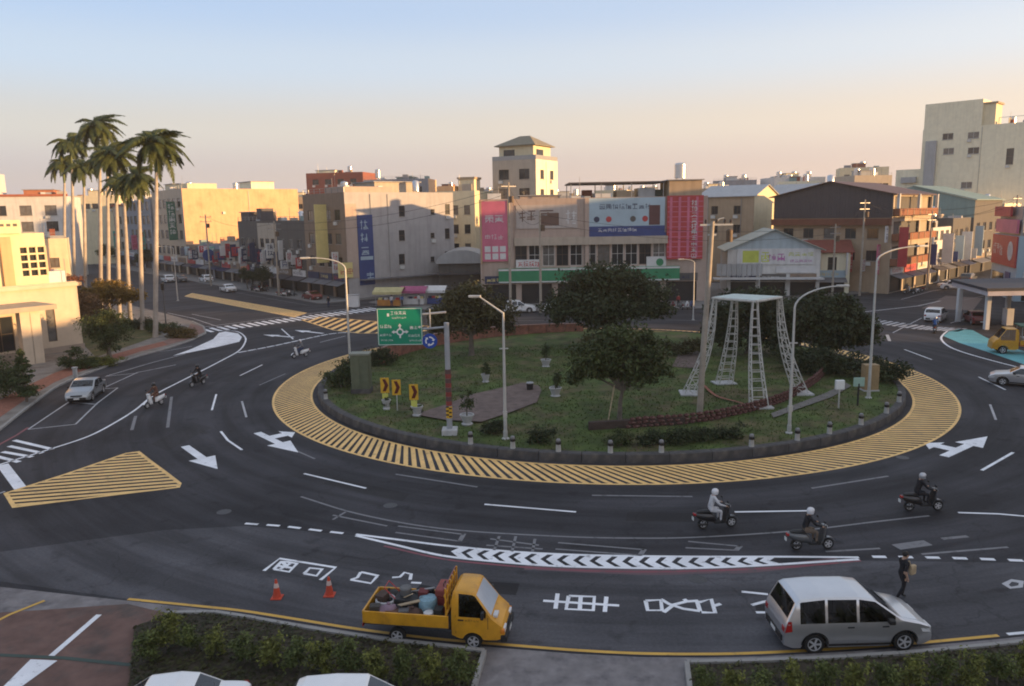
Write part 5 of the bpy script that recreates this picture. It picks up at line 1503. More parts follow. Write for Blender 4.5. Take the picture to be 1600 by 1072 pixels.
for k in range(5):
    m = MB(); m.lathe([(0,0),(.42,0),(.42,.02),(0,.02)], 14, Matrix.Translation((r[0]+1.2+1.75*k,-.222,r[2]+2.1)) @ Matrix.Rotation(PI/2,4,'X')); m.build('portrait_disc', [SIGN_DB,SIGN_R,SIGN_LB,C_DARK,SIGN_R][k], o)
b.part('photo_patch', W_('poster_dark',(0.12,.06,.06)), r[1]-2.3,r[1]-.7,-.24,-.222,r[2]+1.2,r[2]+4.0, parent=o)
o, r = fpanel('billboard_base', 919,1040,365,379, SIGN_B, .25)
b.lettering('F', r[0]+1.2, r[2]+.35, .55, 9, .28, SIGN_W, o, .7, seed=167)
o, r = fpanel('red_sign_tower', 1042,1096,306,404, SIGN_R, .5)
for k in range(12): b.part('white_rib', SIGN_P, r[0]+.02,r[1]-.02,-.545,-.522, r[2]+.3+k*(r[3]-r[2]-.5)/12, r[2]+.42+k*(r[3]-r[2]-.5)/12, parent=o)
for k in range(4): b.part('pink_band', SIGN_P, r[0]+.35+1.25*k, r[0]+.7+1.25*k, -.56,-.547, r[2]+.2, r[3]-.2, parent=o)
b.lettering('F', r[1]-1.7, r[3]-1.4, .75, 10, .57, SIGN_W, o, .8, True, 168, .12)
o, r = fpanel('ledge', 803,1042,372,380, C_BEIGE, .55)
o, r = fpanel('shop_band', 779,1060,420,437, SIGN_G, .7, .05)
b.part('white_edge', SIGN_W, r[0],r[1],-.77,-.752,r[3]-.3,r[3]-.05, parent=o); b.part('white_edge', SIGN_W, r[0],r[1],-.77,-.752,r[2]+.03,r[2]+.2, parent=o)
o, r = fpanel('letter_sign', 806,843,406,418, SIGN_W, .2); b.lettering('F', r[0]+.3, r[2]+.15, .8, 4, .23, SIGN_R, o, .7, seed=169)
o, r = fpanel('letter_sign', 1010,1040,401,418, SIGN_W, .2)
m = MB(); m.lathe([(0,0),(.55,0),(.55,.02),(0,.02)], 16, Matrix.Translation((r[1]-.9,-.222,(r[2]+r[3])/2)) @ Matrix.Rotation(PI/2,4,'X')); m.build('emblem_disc', SIGN_G, o)
for px in (750.5,800,917):
    (u,z) = F(px,440); b.part('pilaster', C_PINK, max(.02,u-.3),u+.3,-.3,-.003,3.6,15.2)
b.finish()
b.part('roof_sheet', METAL_D, 13.2,27.5,3,12,17.4,17.6)
for x in (13.5,18,22.5,27.2):
    for y in (3.3,11.7): b.part('roof_post', ALU, x-.06,x+.06,y-.06,y+.06,14.58,17.4)
for k in range(4): b.part('stored_panel', [METAL_L,SIGN_W,C_TAN,METAL_L][k], 14+3.2*k,16.5+3.2*k,4,8,14.59,15.6+.35*k)
b.shed(27.8,32.6,2,9,3.0,C_TAN); b.tank(30,5,z=17.72,r=.85,h=2.0,stand=.3); b.shed(6,12,6,14,1.2,C_PINK)

# ---- tower with a hipped penthouse behind
b = Bld('apartment_tower', 'pale apartment tower with a hip roofed penthouse behind the billboards', (-3.2,152), (0.88,-0.48), 9.4, 9.5, 23.2, {'F':C_BEIGE,'R':C_CREAM2,'B':C_BEIGE,'L':C_WHITE})
b.grid('F', .3,9.1, 2, (12.5,16,19.6), 2.2, 1.9, (2,1), FRAME_B, seed=6); b.grid('R', .5,9, 2, (12.5,16,19.6), 1.6,1.7,(2,1),FRAME_B, seed=7)
b.finish()
o = b.part('penthouse', C_CREAM, 1.0,8.4,1.0,8.4,22.5,26.0)
b.part('penthouse_window', GLASS, 2.0,4.4,.96,.99,23.6,25.2, parent=o); b.part('penthouse_window', GLASS, 8.41,8.44,2.2,5.2,23.6,25.2, parent=o)
m = MB(); m.add([(.3,.3,26.0),(9.1,.3,26.0),(9.1,9.1,26.0),(.3,9.1,26.0),(3.6,4.7,28.0),(5.8,4.7,28.0),(.3,.3,25.85),(9.1,.3,25.85),(9.1,9.1,25.85),(.3,9.1,25.85)], [(0,1,5,4),(1,2,5),(2,3,4,5),(3,0,4),(6,9,8,7),(0,6,7,1),(1,7,8,2),(2,8,9,3),(3,9,6,0)]); m.build('hip_roof', W_('roof_olive',(0.22,0.20,0.15)), o)
for x0,x1,y0,y1 in ((0,9.4,0,.15),(9.25,9.4,.16,9.5)): b.part('balcony_rail', ALU, x0,x1,y0,y1,23.21,24.0)

# ---- cream house beside the grey corner building, roof shed below it
b = Bld('cream_house', 'narrow cream house with a turret top beside the grey corner building', (-14.2,150), (0.95,-0.3), 8.0, 12, 17.6, C_CREAM)
b.grid('F', .4,7.6, 3, (6,9.6,13.2), 1.2,1.7,(1,2),FRAME_B, seed=8); b.finish()
b.part('turret', C_CREAM, 4.2,7.4,1.5,5,16.9,19.8); b.part('turret_cap', C_TAN, 4.0,7.6,1.3,5.2,19.802,20.2); b.part('roof_planter', C_ORANGE, .3,3.6,.4,3,16.9,18.6)
b = Bld('arched_shed', 'low shed with a curved grey roof between the corner building and the billboards', (-12.0,128), (1,0), 7.6, 12, 5.2, C_DARK, parapet=None)
b.finish()
m = MB(); K = 12; v = []
for i in range(K+1):
    a = PI*i/K; v += [(3.8-4.2*math.cos(a), -.6, 5.21+2.2*math.sin(a)), (3.8-4.2*math.cos(a), 12.4, 5.21+2.2*math.sin(a))]
m.add(v, [(2*i,2*i+1,2*i+3,2*i+2) for i in range(K)]+[tuple(range(0,2*K+2,2))[::-1], tuple(range(1,2*K+3,2))]); m.build('curved_roof', METAL_L, b.root)
b.part('dark_awning', METAL_D, -.5,8.1,-2.2,-.02,3.5,3.7)

# ---- rooftops standing behind the left row
b = Bld('brick_building', 'dark red brick building rising behind the grey corner building', (-61,236), (0.97,-0.2), 18, 12, 26.0, C_RED); b.grid('F',1,17,4,(22.6,),2,1.5,(2,1),FRAME_B,seed=9); b.finish(); b.tank(12,5); b.shed(2,8,3,8,1.6,C_CREAM2)
b = Bld('grey_building', 'pale grey block with a tan end behind the grey corner building', (-42,226), (1,-0.1), 19, 12, 23.4, {'F':C_BLUEG,'R':C_ORANGE,'B':C_GREY,'L':C_GREY}); b.grid('F',1,18,5,(19.6,),1.6,1.6,(2,1),FRAME_B,seed=10); b.finish(); b.tank(3,5,r=.8,h=2.2,stand=1.4); b.shed(9,14,3,8,1.3,METAL_G)

# ---- tan building with a sunlit gable end
b = Bld('gabled_building', 'tan building whose gable end glows yellow in the sun', (35.2,145.2), (0.8,-0.6), 10.5, 13, 15.6, {'F':C_TAN,'R':C_CREAM,'B':C_TAN,'L':C_TAN}, parapet=None)
b.grid('F', 1,9.5,2,(9,12.4),1.3,1.5,(2,1),FRAME_B,seed=11)
u,z = b.at_px('R',1178,362); b.window('R', u, z-1.0, 2.4, 1.7, (2,1), FRAME_W)
b.finish()
gable_x(b,15.6,17.6,C_CREAM)
b.gable_roof(15.6,2.0,METAL_L,'x',.4)
b = Bld('gabled_building', 'smaller building with a bright yellow gable behind the dark roofed house', (56,170), (0.8,-0.6), 9, 15, 15.8, {'F':C_BEIGE,'R':C_CREAM,'B':C_TAN,'L':C_TAN}, parapet=None)
b.grid('F',1,8,2,(10.5,),1.6,2.2,(2,1),FRAME_B,seed=12); b.finish()
gable_x(b,15.8,18.4,C_CREAM)
b.gable_roof(15.8,2.6,METAL_L,'x',.4)

# ---- pale shed with a painted gable front
b = Bld('gabled_shop', 'low pale blue gabled shop with a colourful painted signboard', (33.4,118.6), (0.985,-0.17), 13.6, 11, 7.2, {'F':C_WHITE,'R':C_ORANGE,'B':METAL_L,'L':METAL_L}, parapet=None)
F = lambda px, py: b.at_px('F', px, py)
for k in range(3): shopfront(b,'F',.3+4.4*k,4.4*k+4.5,180+k,False,2.7)
b.finish()
for y_ in (0,11):
    m = MB(); m.add([(0,y_,7.2),(b.W,y_,7.2),(b.W/2,y_,10.1)], [(0,1,2)]); m.build('gable_wall', W_('gable_blue',(0.40,0.48,0.52),r=.6), b.root)
b.gable_roof(7.2,2.9,W_('roof_pale_green',(0.34,0.37,0.33),r=.6),'y',.6)
o = b.panel('painted_sign','F',1.4,12.6,4.9,7.3,W_('sign_pale_mauve',(0.62,0.62,0.62)),.12)
GY = mat('sign_lime', (0.50,0.55,0.10), .5, .15, 1); MV = mat('sign_mauve', (0.42,0.13,0.36), .5, .15, 1)
b.part('lime_patch', GY, 2.2,4.6,-.146,-.142,5.2,7.0, parent=o); b.lettering('F', 4.9, 5.3, 1.5, 1, .16, GY, o, 1.2, seed=191); b.lettering('F', 6.0, 5.4, 1.1, 2, .16, MV, o, 1.1, seed=192); b.lettering('F', 8.9, 6.1, .6, 4, .16, GY, o, .8, seed=193); b.lettering('F', 9.2, 5.2, .4, 5, .16, MV, o, .55, seed=194)
for k in range(9): b.part('shutter_slat', METAL_L, -1.6+.75*k,-.92+.75*k,-.32,-.26,3.2,5.0+(.0 if k%2 else .05))
b.part('canopy', W_('canopy_white',(0.5,.5,.5)), -2.2,b.W+.2,-2.4,-.03,2.75,2.95)
b.part('upper_sign', SIGN_W, 7.2,12.9,-.2,-.03,3.6,4.6)

# ---- dark roofed house with balconies
b = Bld('balcony_house', 'three storey house with a dark corrugated gable and rust red balconies', (44.6,131.4), (0.7071,-0.7071), 19, 18.6, 15.2, {'F':C_TAN,'R':C_BEIGE,'B':C_DARK,'L':C_DARK}, parapet=None)
b.grid('F', 1,18,5,(5.0,8.4),1.7,1.6,(2,1),FRAME_B,seed=14)
for z in (4.4,8.2,12.0):
    b.hole('R', .8, 12.5, z+.9, z+2.8); b.hole('R', 13.2, 17.8, z+.9, z+2.8)
for z in (4.4,8.2,12.0):
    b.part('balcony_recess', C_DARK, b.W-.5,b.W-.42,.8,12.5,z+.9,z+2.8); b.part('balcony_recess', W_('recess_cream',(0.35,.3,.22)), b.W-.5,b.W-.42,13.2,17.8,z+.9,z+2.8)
for k in range(3): shopfront(b,'R',.5+6*k,6*k+6.2,200+k,True,3.3)
b.finish()
for z in (4.4,8.2,12.0):
    o = b.part('balcony', W_('rust_red_rail',(0.25,0.105,0.06)), b.W+.02,b.W+1.0,.2,18.4,z-.1,z+.95)
    for k in range(7): b.part('rail_post', C_TAN, b.W+1.002,b.W+1.06,.4+2.95*k,.55+2.95*k,z-.05,z+.9, parent=o)
for y in (.15, 9.3, 18.2): b.part('column', C_WHITE, b.W+.5,b.W+.9,y,y+.35,z+.96,15.2)
m = MB(); m.add([(0,-.05,11.6),(b.W,-.05,11.6),(b.W,-.05,15.2),(b.W/2,-.05,17.3),(0,-.05,15.2)], [(0,1,2,3,4)])
NC = 44
gc = m.build('gable_cladding', METAL_D, b.root)
rib = MB(); rib.box(-.035,.035,-.1,-.055,0,1); rme = rib.mesh(False,'cladding_rib'); rme.materials.append(METAL_D)
for k in range(NC):
    x = b.W*(k+.5)/NC; h = 3.6 + 2.1*(1-abs(x-b.W/2)/(b.W/2))
    o = link('cladding_rib', rme, None, gc); o.location = (x,0,11.6); o.scale = (1,1,h)
b.part('rust_band', W_('rust_band',(0.17,.07,.045)), 0,b.W,-.9,-.02,10.5,11.5)
b.gable_roof(15.2,2.1,W_('roof_dark_red',(0.10,0.055,0.05),r=.6),'y',.7)
b.tank(6,8,z=17.0,r=.6,h=1.2,stand=.3)
bs = blade_sign(b,'R',.3,4.2,10.2,1.3,SIGN_R,SIGN_W,5,210,out=1.1); blade_sign(b,'R',15.5,3.6,7.0,1.0,SIGN_B,SIGN_W,3,211,out=1.1)

for i,(u_,z0_,z1_,w_,c_,tx) in enumerate([(13.5,3.2,6.2,1.1,SIGN_R,SIGN_W),(15.5,3.4,5.2,1.5,SIGN_W,SIGN_R),(17.6,3.0,7.6,1.0,SIGN_P,SIGN_W),(11.5,3.2,4.8,1.4,SIGN_LB,SIGN_B),(18.6,7.9,10.4,.9,SIGN_W,SIGN_DB)]):
    blade_sign(b,'F',u_,z0_,z1_,w_,c_,tx,3,330+i,out=.3)
b.panel('wall_sign','F',2.0,8.5,2.9,4.3,SIGN_DB,.12); b.panel('wall_sign','F',9.2,12.6,2.8,3.9,SIGN_R,.12)
# small houses in front of it, by the trees
b = Bld('small_shop', 'small cream shop with a red tiled roof below the dark gable', (46.5,120.5), (0.97,-0.24), 6.2, 7, 6.6, {'F':C_CREAM2,'R':C_ORANGE,'B':C_BEIGE,'L':C_BEIGE}, parapet=None)
b.window('F',3.6,3.7,1.3,2.0,(1,2),FRAME_B); b.window('F',1.4,4.0,1.0,1.4,(1,2),FRAME_B); shopfront(b,'F',.3,5.8,221,True,2.9); b.finish(); b.gable_roof(6.6,1.5,W_('roof_red_tile',(0.20,0.06,0.045)),'x',.5)
gable_x(b,6.6,8.1,C_CREAM2)
blade_sign(b,'F',.6,2.9,6.0,1.0,SIGN_P,SIGN_W,3,222); blade_sign(b,'F',5.6,3.0,6.4,.9,SIGN_W,SIGN_R,3,223)

# ---- right street beyond the balcony house
SR = Vector((0.7071,0.7071)); K0 = Vector((58,118)); DR = (0.7071,-0.7071)
def on_right(t, back): p = K0 + SR*t + Vector((-0.7071,0.7071))*back; return (p.x,p.y)
for i,(t0,w,H,c,lab) in enumerate([(20,10,9.6,C_WHITE,'low white shop with a tall white sign next to the balcony house'),(31,11,11.0,C_DARK,'dark shop with two slanted white signs'),(66,14,13.5,C_CREAM2,'cream shop house with an amber lit top floor on the right street')]):
    b = Bld('shop_house', lab, on_right(t0,13), DR, 13, w, H, {'F':c,'R':c,'B':c,'L':c})
    b.grid('R',.5,w-.5,3,[4.2+3.2*k for k in range(int((H-4.5)/3.2)+1)],1.8,1.6,(2,1),FRAME_B,seed=230+i)
    for k in range(2): shopfront(b,'R',.2+w/2*k,w/2*(k+1)-.1,235+2*i+k,True,3.3)
    b.finish()
    blade_sign(b,'R',1.5,3.6,8.6,1.7,SIGN_W,[None,SIGN_B,SIGN_R][i],3,240+i,out=1.2); blade_sign(b,'R',w-1.2,3.8,9.4 if H>10 else 8.0,1.4,SIGN_LB,SIGN_B,3,244+i,out=1.2); blade_sign(b,'R',w*.5,3.6,5.4,1.5,[SIGN_B,SIGN_W,SIGN_P][i],SIGN_W,1,247+i,out=1.3)
    b.tank(8,w*.5,r=.55)
for i,(t_,z0_,z1_,w_,c_,tx) in enumerate([(3,3.6,6.4,1.3,SIGN_W,SIGN_R),(6.5,4.0,9.5,1.2,SIGN_R,SIGN_Y),(10,3.8,5.6,1.8,SIGN_LB,SIGN_B),(12.5,5,8.6,1.0,SIGN_W,SIGN_DB)]):
    blade_sign(b,'R',min(t_,b.D-.5),z0_,z1_,w_,c_,tx,3,260+i,out=1.2)
b = Bld('metal_shed_house', 'house with a blue green sheet metal gable above dark walls', on_right(44,15), (0.7071,-0.7071), 15, 20, 14.2, {'F':C_DARK,'R':C_DARK,'B':C_DARK,'L':C_DARK}, parapet=None)
b.grid('R',1,19,4,(4.6,8.2),2.2,1.7,(2,1),FRAME_B,seed=250); shopfront(b,'R',.5,9,251); shopfront(b,'R',10,19,252); b.finish()
m = MB(); m.add([(0,-.06,10.9),(b.W,-.06,10.9),(b.W,-.06,14.2),(b.W*.25,-.06,17.2),(0,-.06,16.2)], [(0,1,2,3,4)]); m.build('gable_cladding', METAL_G, b.root)
m = MB(); m.add([(b.W*.25,-.5,17.25),(b.W+.4,-.5,14.2),(b.W+.4,20.4,14.2),(b.W*.25,20.4,17.25),(b.W*.25,-.5,17.4),(b.W+.4,-.5,14.35),(b.W+.4,20.4,14.35),(b.W*.25,20.4,17.4)], [(0,3,2,1),(4,5,6,7),(0,1,5,4),(1,2,6,5),(2,3,7,6),(3,0,4,7)]); m.build('roof', METAL_G, b.root)
b = Bld('cream_tower', 'tall cream apartment building with a stepped roof at the right edge', on_right(85,23), DR, 23, 22, 31.6, {'F':C_CREAM2,'R':W_('wall_sunlit_yellow',(0.62,0.50,0.30)),'B':C_CREAM2,'L':C_CREAM2})  # yellow sunlight on the right face is painted into its wall colour
for px,py in ((1482,236),(1521,235),(1481,213),(1521,211),(1510,289)):
    u,z = b.at_px('F',px,py); b.window('F',u,z-.8,2.4,1.5,(2,1),FRAME_W)
u,z = b.at_px('F',1578,243); b.window('F',min(u,21.5),z-2,1.5,3.6,(1,2),FRAME_B)
b.grid('R',1,21,4,(12,16,20,24,27.5),2.4,2,(2,1),FRAME_B,seed=15); b.finish()
b.part('penthouse', C_CREAM2, .15,12.6,.01,9,30.9,37.6); b.part('penthouse_roof', C_TAN, 12.602,15.6,.4,6,36.4,36.8); b.part('stair_head', C_CREAM, 12.602,15.2,.6,6,30.9,36.38)
for x in (16.0,22.6): b.part('roof_rail', ALU, x,x+.12,.3,.4,31.6,33.0)
b.part('roof_rail', ALU, 16.0,22.7,.31,.39,33.002,33.1); b.tank(17,8,r=.8)
b.part('low_wing', C_CREAM2, -6,-.02,1,12,0,22.3); b.part('vent_box', METAL_L, -4.5,-1,.2,.98,19.0,20.4)
b.part('duct', METAL_L, 1.0,3.4,-.8,-.02,15,28.8)
b = Bld('beige_block', 'beige apartment block with balconies at the far right of the street', on_right(108,16), DR, 16, 18, 22, {'F':C_PINK,'R':C_CREAM,'B':C_PINK,'L':C_PINK}); b.grid('F',.5,15.5,4,(8,11.6,15.2,18.4),2.4,1.6,(2,1),FRAME_B,seed=16); b.grid('R',.5,17.5,4,(8,11.6,15.2,18.4),2.4,1.6,(2,1),FRAME_B,seed=17); b.finish()
# shop on the near side of the right street
b = Bld('corner_shop', 'corner shop with red and pale blue sign panels at the right edge', (69.8,106.0), (0.94,-0.34), 16, 14, 9.0, {'F':SIGN_LB,'R':C_WHITE,'B':C_WHITE,'L':SIGN_LB})
shopfront(b,'F',.6,7.5,261,False,3.4); b.finish()
o = b.panel('red_fascia','L',.3,13.8,4.6,8.9,SIGN_R,.2)
m = MB(); m.lathe([(0,0),(1.35,0),(1.35,.03),(.8,.03),(.8,.0)], 20, Matrix.Translation((-.222,3.2,6.8)) @ Matrix.Rotation(-PI/2,4,'Y')); m.build('round_logo', SIGN_W, o)
b.lettering('L', 1.2, 6.0, 1.6, 3, .23, SIGN_W, o, 1.6, seed=262)
b.panel('blue_panel','L',8.6,11.2,2.6,3.8,SIGN_B,.1); b.panel('shop_window','L',1.0,7.6,.5,3.4,GLASS,.06)
b.panel('pink_sign','L',2.0,13.6,9.3,11.2,SIGN_P,.3); b.panel('pink_sign','L',.5,9.6,11.6,13.0,SIGN_R,.3)
o2 = b.part('sign_frame', ALU, .4,.6,1,13,8.9,13.0)

# ---- civic building on the left with its portico
b = Bld('civic_building', 'pale yellow civic hall with a latticed window and a porch', (-59.9,58.6), (0.59,0.81), 25.6, 16, 7.2, {'F':W_('civic_cream_dimmed',(0.55,0.45,0.34),st=.12),'R':MATS['civic_cream_dimmed'],'B':MATS['civic_cream_dimmed'],'L':MATS['civic_cream_dimmed']})  # lower walls darkened in colour to stand for softened sunlight
F = lambda px, py: b.at_px('F', px, py)
for px in (58, 82):
    u,z = F(px,520); b.window('F',u,1.3,.85,3.3,(1,2),FRAME_B,False)
u,_ = F(2,520); b.window('F',u,.9,2.2,3.4,(2,2),FRAME_B,False)
b.finish()
CV = MATS['civic_cream_dimmed']; CVY = W_('civic_yellow',(0.66,0.57,0.37),st=.1)
u1,_ = F(96,420); UW = min(b.W-2.2, u1)
up_ = Bld('civic_upper', 'upper hall', (0,0), (1,0), UW, 13, 5.2, CVY)
# upper storey as part of the same building
D.objects.remove(up_.root)
um = MB()
hu0,_ = F(41,430); hu1,_ = F(82,430)
hz0, hz1 = 7.9, 10.9
for x0,x1,z0,z1 in ((.0,hu0,6.5,12.2),(hu1,UW,6.5,12.2),(hu0,hu1,6.5,hz0),(hu0,hu1,hz1,12.2)): um.box(x0,x1,.9,1.3,z0,z1)
um.box(0,.4,1.3,13,6.5,12.2); um.box(UW-.4,UW,1.3,13,6.5,12.2); um.box(.4,UW-.4,12.6,13,6.5,12.2); um.box(.4,UW-.4,1.3,12.6,11.3,11.6)
hall = um.build('upper_storey', CVY, b.root)
gl = b.part('lattice_window', GLASS, hu0,hu1,1.22,1.25,hz0,hz1, parent=hall)
for i in range(4):
    x = hu0+(hu1-hu0)*(i)/3.0; b.part('lattice_bar', CVY, x-.09,x+.09,.94,1.2,hz0,hz1, parent=hall)
for i in range(5):
    z = hz0+(hz1-hz0)*i/4; b.part('lattice_bar', CVY, hu0,hu1,.96,1.19,z-.09,z+.09, parent=hall)
pu0,_ = F(10,430); pu1,_ = F(27,430)
b.part('pilaster', W_('civic_orange',(0.56,0.36,0.2)), pu0,pu1,.55,.898,6.6,11.9, parent=hall)
fu,_ = F(37,360); b.part('raised_parapet', CVY, fu-9,fu,.6,1.29,12.21,13.5, parent=hall)
for k in range(9): b.part('parapet_vent', C_DARK, fu-5.3+.58*k,fu-4.95+.58*k,.57,.598,12.9,13.15, parent=hall)
b.part('cornice', CV, -.3,b.W+.35,-.35,-.003,6.75,7.1); b.part('cornice', CV, b.W+.003,b.W+.35,-.35,16,6.75,7.1)
b.part('plinth', W_('plinth_stone',(0.33,.27,.22)), 0,b.W+.1,-.12,-.003,0,.7)
o = b.part('porch_roof', W_('porch_slab',(0.38,0.33,0.26)), 0.5,F(60,480)[0]-.5,-5.2,-.36,5.1,5.55)
for u in (F(44,520)[0]-1.2, F(8,520)[0]): b.part('porch_column', CV, u-.45,u+.45,-4.9,-4.0,0,5.1)
b.part('side_wing', CVY, 4,UW-1,13.01,24,0,12.6)
b.part('tall_wing', W_('wing_ochre',(0.50,0.38,0.19)), -6,UW-3,24.01,40,0,14.0)

# pink annexe and white house beyond the civic hall
b = Bld('pink_annexe', 'pink rendered annexe behind the civic hall and palms', (-77,104), (0.9,0.43), 11, 8, 9.0, W_('wall_pink',(0.52,0.17,0.13),st=.1)); b.grid('F',1,9,3,(2,5.4),1.4,1.6,(2,1),FRAME_B,seed=18); b.finish()
b = Bld('cream_annexe', 'slim cream building glimpsed between the palm trunks', (-69,112), (0.9,0.43), 4.2, 6, 10.8, C_CREAM); b.grid('F',.5,4.5,1,(3,6.6),1.2,1.4,(2,1),FRAME_B,seed=19); b.finish()
b = Bld('white_house', 'white house with terracotta roof edge at the far left', (-122,172), (0.95,0.3), 22, 14, 18.8, C_WHITE); b.grid('F',1,21,4,(11,14.6),2.4,2.2,(2,1),FRAME_B,seed=20); b.finish(); b.part('roof_trim', MATS['terracotta'], -.2,22.2,-.25,.3,18.802,19.3); b.part('stair_tower', C_WHITE, 4,8,3,8,18.1,24.0); b.tank(6,5.5,z=24,r=.8,stand=.2); b.shed(13,19,2,8,2.2,W_('terracotta_wall',(0.4,.16,.09)))

# ---- far skyline
sky_specs = [(-120,300,26,21,C_CREAM2,'far cream block on the skyline left of the tall palms',2),(-92,310,24,20.5,C_WHITE,'far white block on the skyline right of the tall palms',3),(-62,305,22,20.6,C_BEIGE,'far beige block above the left end of the tan wall',2),
    (-36,330,26,20.5,C_WHITE,'far white block above the red brick building',2),(-12,330,20,21.5,C_CREAM2,'far cream block left of the apartment tower',2),(30,300,22,20.2,C_BEIGE,'far beige block right of the apartment tower',2),
    (52,320,18,21.2,C_WHITE,'far white block behind the red sign tower',3),(78,300,16,24,C_BLUEG,'far grey block with a pylon above the gabled buildings',2),(98,290,20,24.5,C_WHITE,'far white block right of the gabled buildings',3),
    (118,280,16,27,C_CREAM,'far cream stair tower left of the tall cream building',1),(-150,280,24,22,C_WHITE,'far white block at the extreme left of the skyline',2),(-16,260,16,19.5,C_BEIGE,'far low beige roof behind the cream turret house',1)]
sky_specs += [(-78,262,15,19.8,C_TAN,'far tan block just left of the tan wall roof',2),(-30,290,14,22.6,C_CREAM,'far cream block between the brick building and the cream turret',1),(12,262,16,18.6,C_BLUEG,'far blue grey block behind the dark roof sheet',2),(26,240,10,19.6,C_CREAM,'far cream block left of the water tank on the billboard building',1),
    (64,262,13,20.2,C_TAN,'far tan block above the first gabled building',2),(86,250,12,21.6,C_CREAM2,'far pale block above the dark corrugated gable',2),(104,236,12,22.6,C_BEIGE,'far beige block beside the stair tower on the right',2),(-104,250,15,19.4,C_BEIGE,'far beige block seen between the palm crowns',2),(-132,235,14,20.6,C_CREAM,'far cream block behind the leftmost palms',2)]
for i,(x,y,w,h,c,lab,nt) in enumerate(sky_specs):
    b = Bld('distant_building', lab, (x,y), (0.96,-0.28 if i%2 else 0.1), w, 12, h, c, group='far buildings on the skyline')
    b.grid('F',1,w-1,5,(h-4,),1.8,1.6,(2,1),FRAME_B,.2,seed=270+i,sill=False); b.finish()
    for k in range(nt): b.tank(w*(k+.7)/(nt+.4), 5, r=.9, h=2.0, stand=.8)
    b.shed(w*.3,w*.55,3,8,2.2,[C_CREAM,C_RED,METAL_L,C_WHITE][i%4])

# ---- houses outside the frame to the right that keep the junction in shade
for i,(x,y,W,Dp,H,c,lab) in enumerate([(64,-34,26,85,14.0,C_BEIGE,'beige apartment row standing out of view to the right'),(64.5,51.3,24,11.5,17.5,C_TAN,'tan apartment house standing out of view beside the petrol canopy'),(80,79,24,22,21.5,C_CREAM2,'cream apartment block standing out of view beyond the petrol canopy')]):
    b = Bld('apartment_block', lab, (x,y), (1,0), W, Dp, H, c)
    b.grid('L',2,Dp-2,int(Dp/6),[4.2+3.4*k for k in range(int((H-5)/3.4)+1)],2.4,1.8,(2,1),FRAME_B,seed=290+i); b.grid('F',1,W-1,4,[4.2+3.4*k for k in range(int((H-5)/3.4)+1)],2.4,1.8,(2,1),FRAME_B,seed=295+i)
    b.finish(); b.tank(6,6)
# ------------------------------------------------------------------ vehicles
def paint(name, col, metallic=0.0, rough=0.32):
    return mat(name, col, rough, 0.05, 1.5, metal=metallic, coat=0.6)
P_SILVER = paint('paint_silver', (0.58,0.59,0.61), 0.8, 0.33)
P_GREYS = paint('paint_dark_silver', (0.34,0.35,0.36), 0.6, 0.33)
P_WHITE = paint('paint_white', (0.80,0.80,0.80))
P_YELLOW = mat('paint_yellow', (0.60,0.29,0.02), 0.45, 0.14, 2.0, coat=0.25, col2=(0.46,0.22,0.03), c2scale=2.5, c2lo=.52, c2hi=.7)
P_RED = paint('paint_red', (0.16,0.025,0.025))
P_BLACK = paint('paint_black', (0.02,0.02,0.022))
P_GREY = paint('paint_grey', (0.12,0.125,0.13), 0.4)
P_BLUE = paint('paint_blue', (0.03,0.06,0.18))
TYRE = mat('tyre_rubber', (0.018,0.018,0.018), 0.85, 0.2, 8)
RIM = mat('alloy_rim', (0.46,0.46,0.47), 0.4, 0.08, 4, metal=0.15)
CARGLASS = mat('car_glass', (0.02,0.023,0.026), 0.03, 0.25, 2.5, spec=0.9)
TRIM = mat('black_trim', (0.02,0.02,0.021), 0.55, 0.1, 4)
LAMPG = mat('lamp_glass', (0.62,0.63,0.64), 0.12, 0.0, spec=0.7)
LAMPR = mat('lamp_red', (0.32,0.015,0.015), 0.2, 0.0, spec=0.6)
LAMPA = mat('lamp_amber', (0.6,0.2,0.02), 0.2, 0.0, spec=0.6)
PLATE = mat('number_plate', (0.62,0.62,0.60), 0.5, 0.0)
CHROME = mat('chrome', (0.6,0.6,0.6), 0.15, 0.0, metal=1.0)

def car_glass_material():
    m = D.materials.new('tinted_car_glass'); m.use_nodes = True
    n = m.node_tree.nodes; l = m.node_tree.links; n.remove(n['Principled BSDF'])
    tr = n.new('ShaderNodeBsdfTransparent'); tr.inputs[0].default_value = (0.34,0.37,0.38,1)
    gl = n.new('ShaderNodeBsdfGlossy'); gl.inputs['Roughness'].default_value = 0.02; gl.inputs[0].default_value = (0.95,0.97,1,1)
    fr = n.new('ShaderNodeFresnel'); fr.inputs[0].default_value = 1.75
    mx = n.new('ShaderNodeMixShader'); l.new(fr.outputs[0], mx.inputs[0]); l.new(tr.outputs[0], mx.inputs[1]); l.new(gl.outputs[0], mx.inputs[2])
    l.new(mx.outputs[0], n['Material Output'].inputs[0]); return m
TINT = car_glass_material()
SEATM = mat('seat_fabric', (0.16,0.14,0.12), 0.9, 0.2, 5)
def seat(m, x, y, z, w=.46):
    m.bbox(x-.02,x+.46,y-w/2,y+w/2,z,z+.16,.05); m.bbox(x-.16,x+.02,y-w/2,y+w/2,z+.1,z+.62,.06); m.bbox(x-.14,x-.02,y-.12,y+.12,z+.63,z+.80,.04)
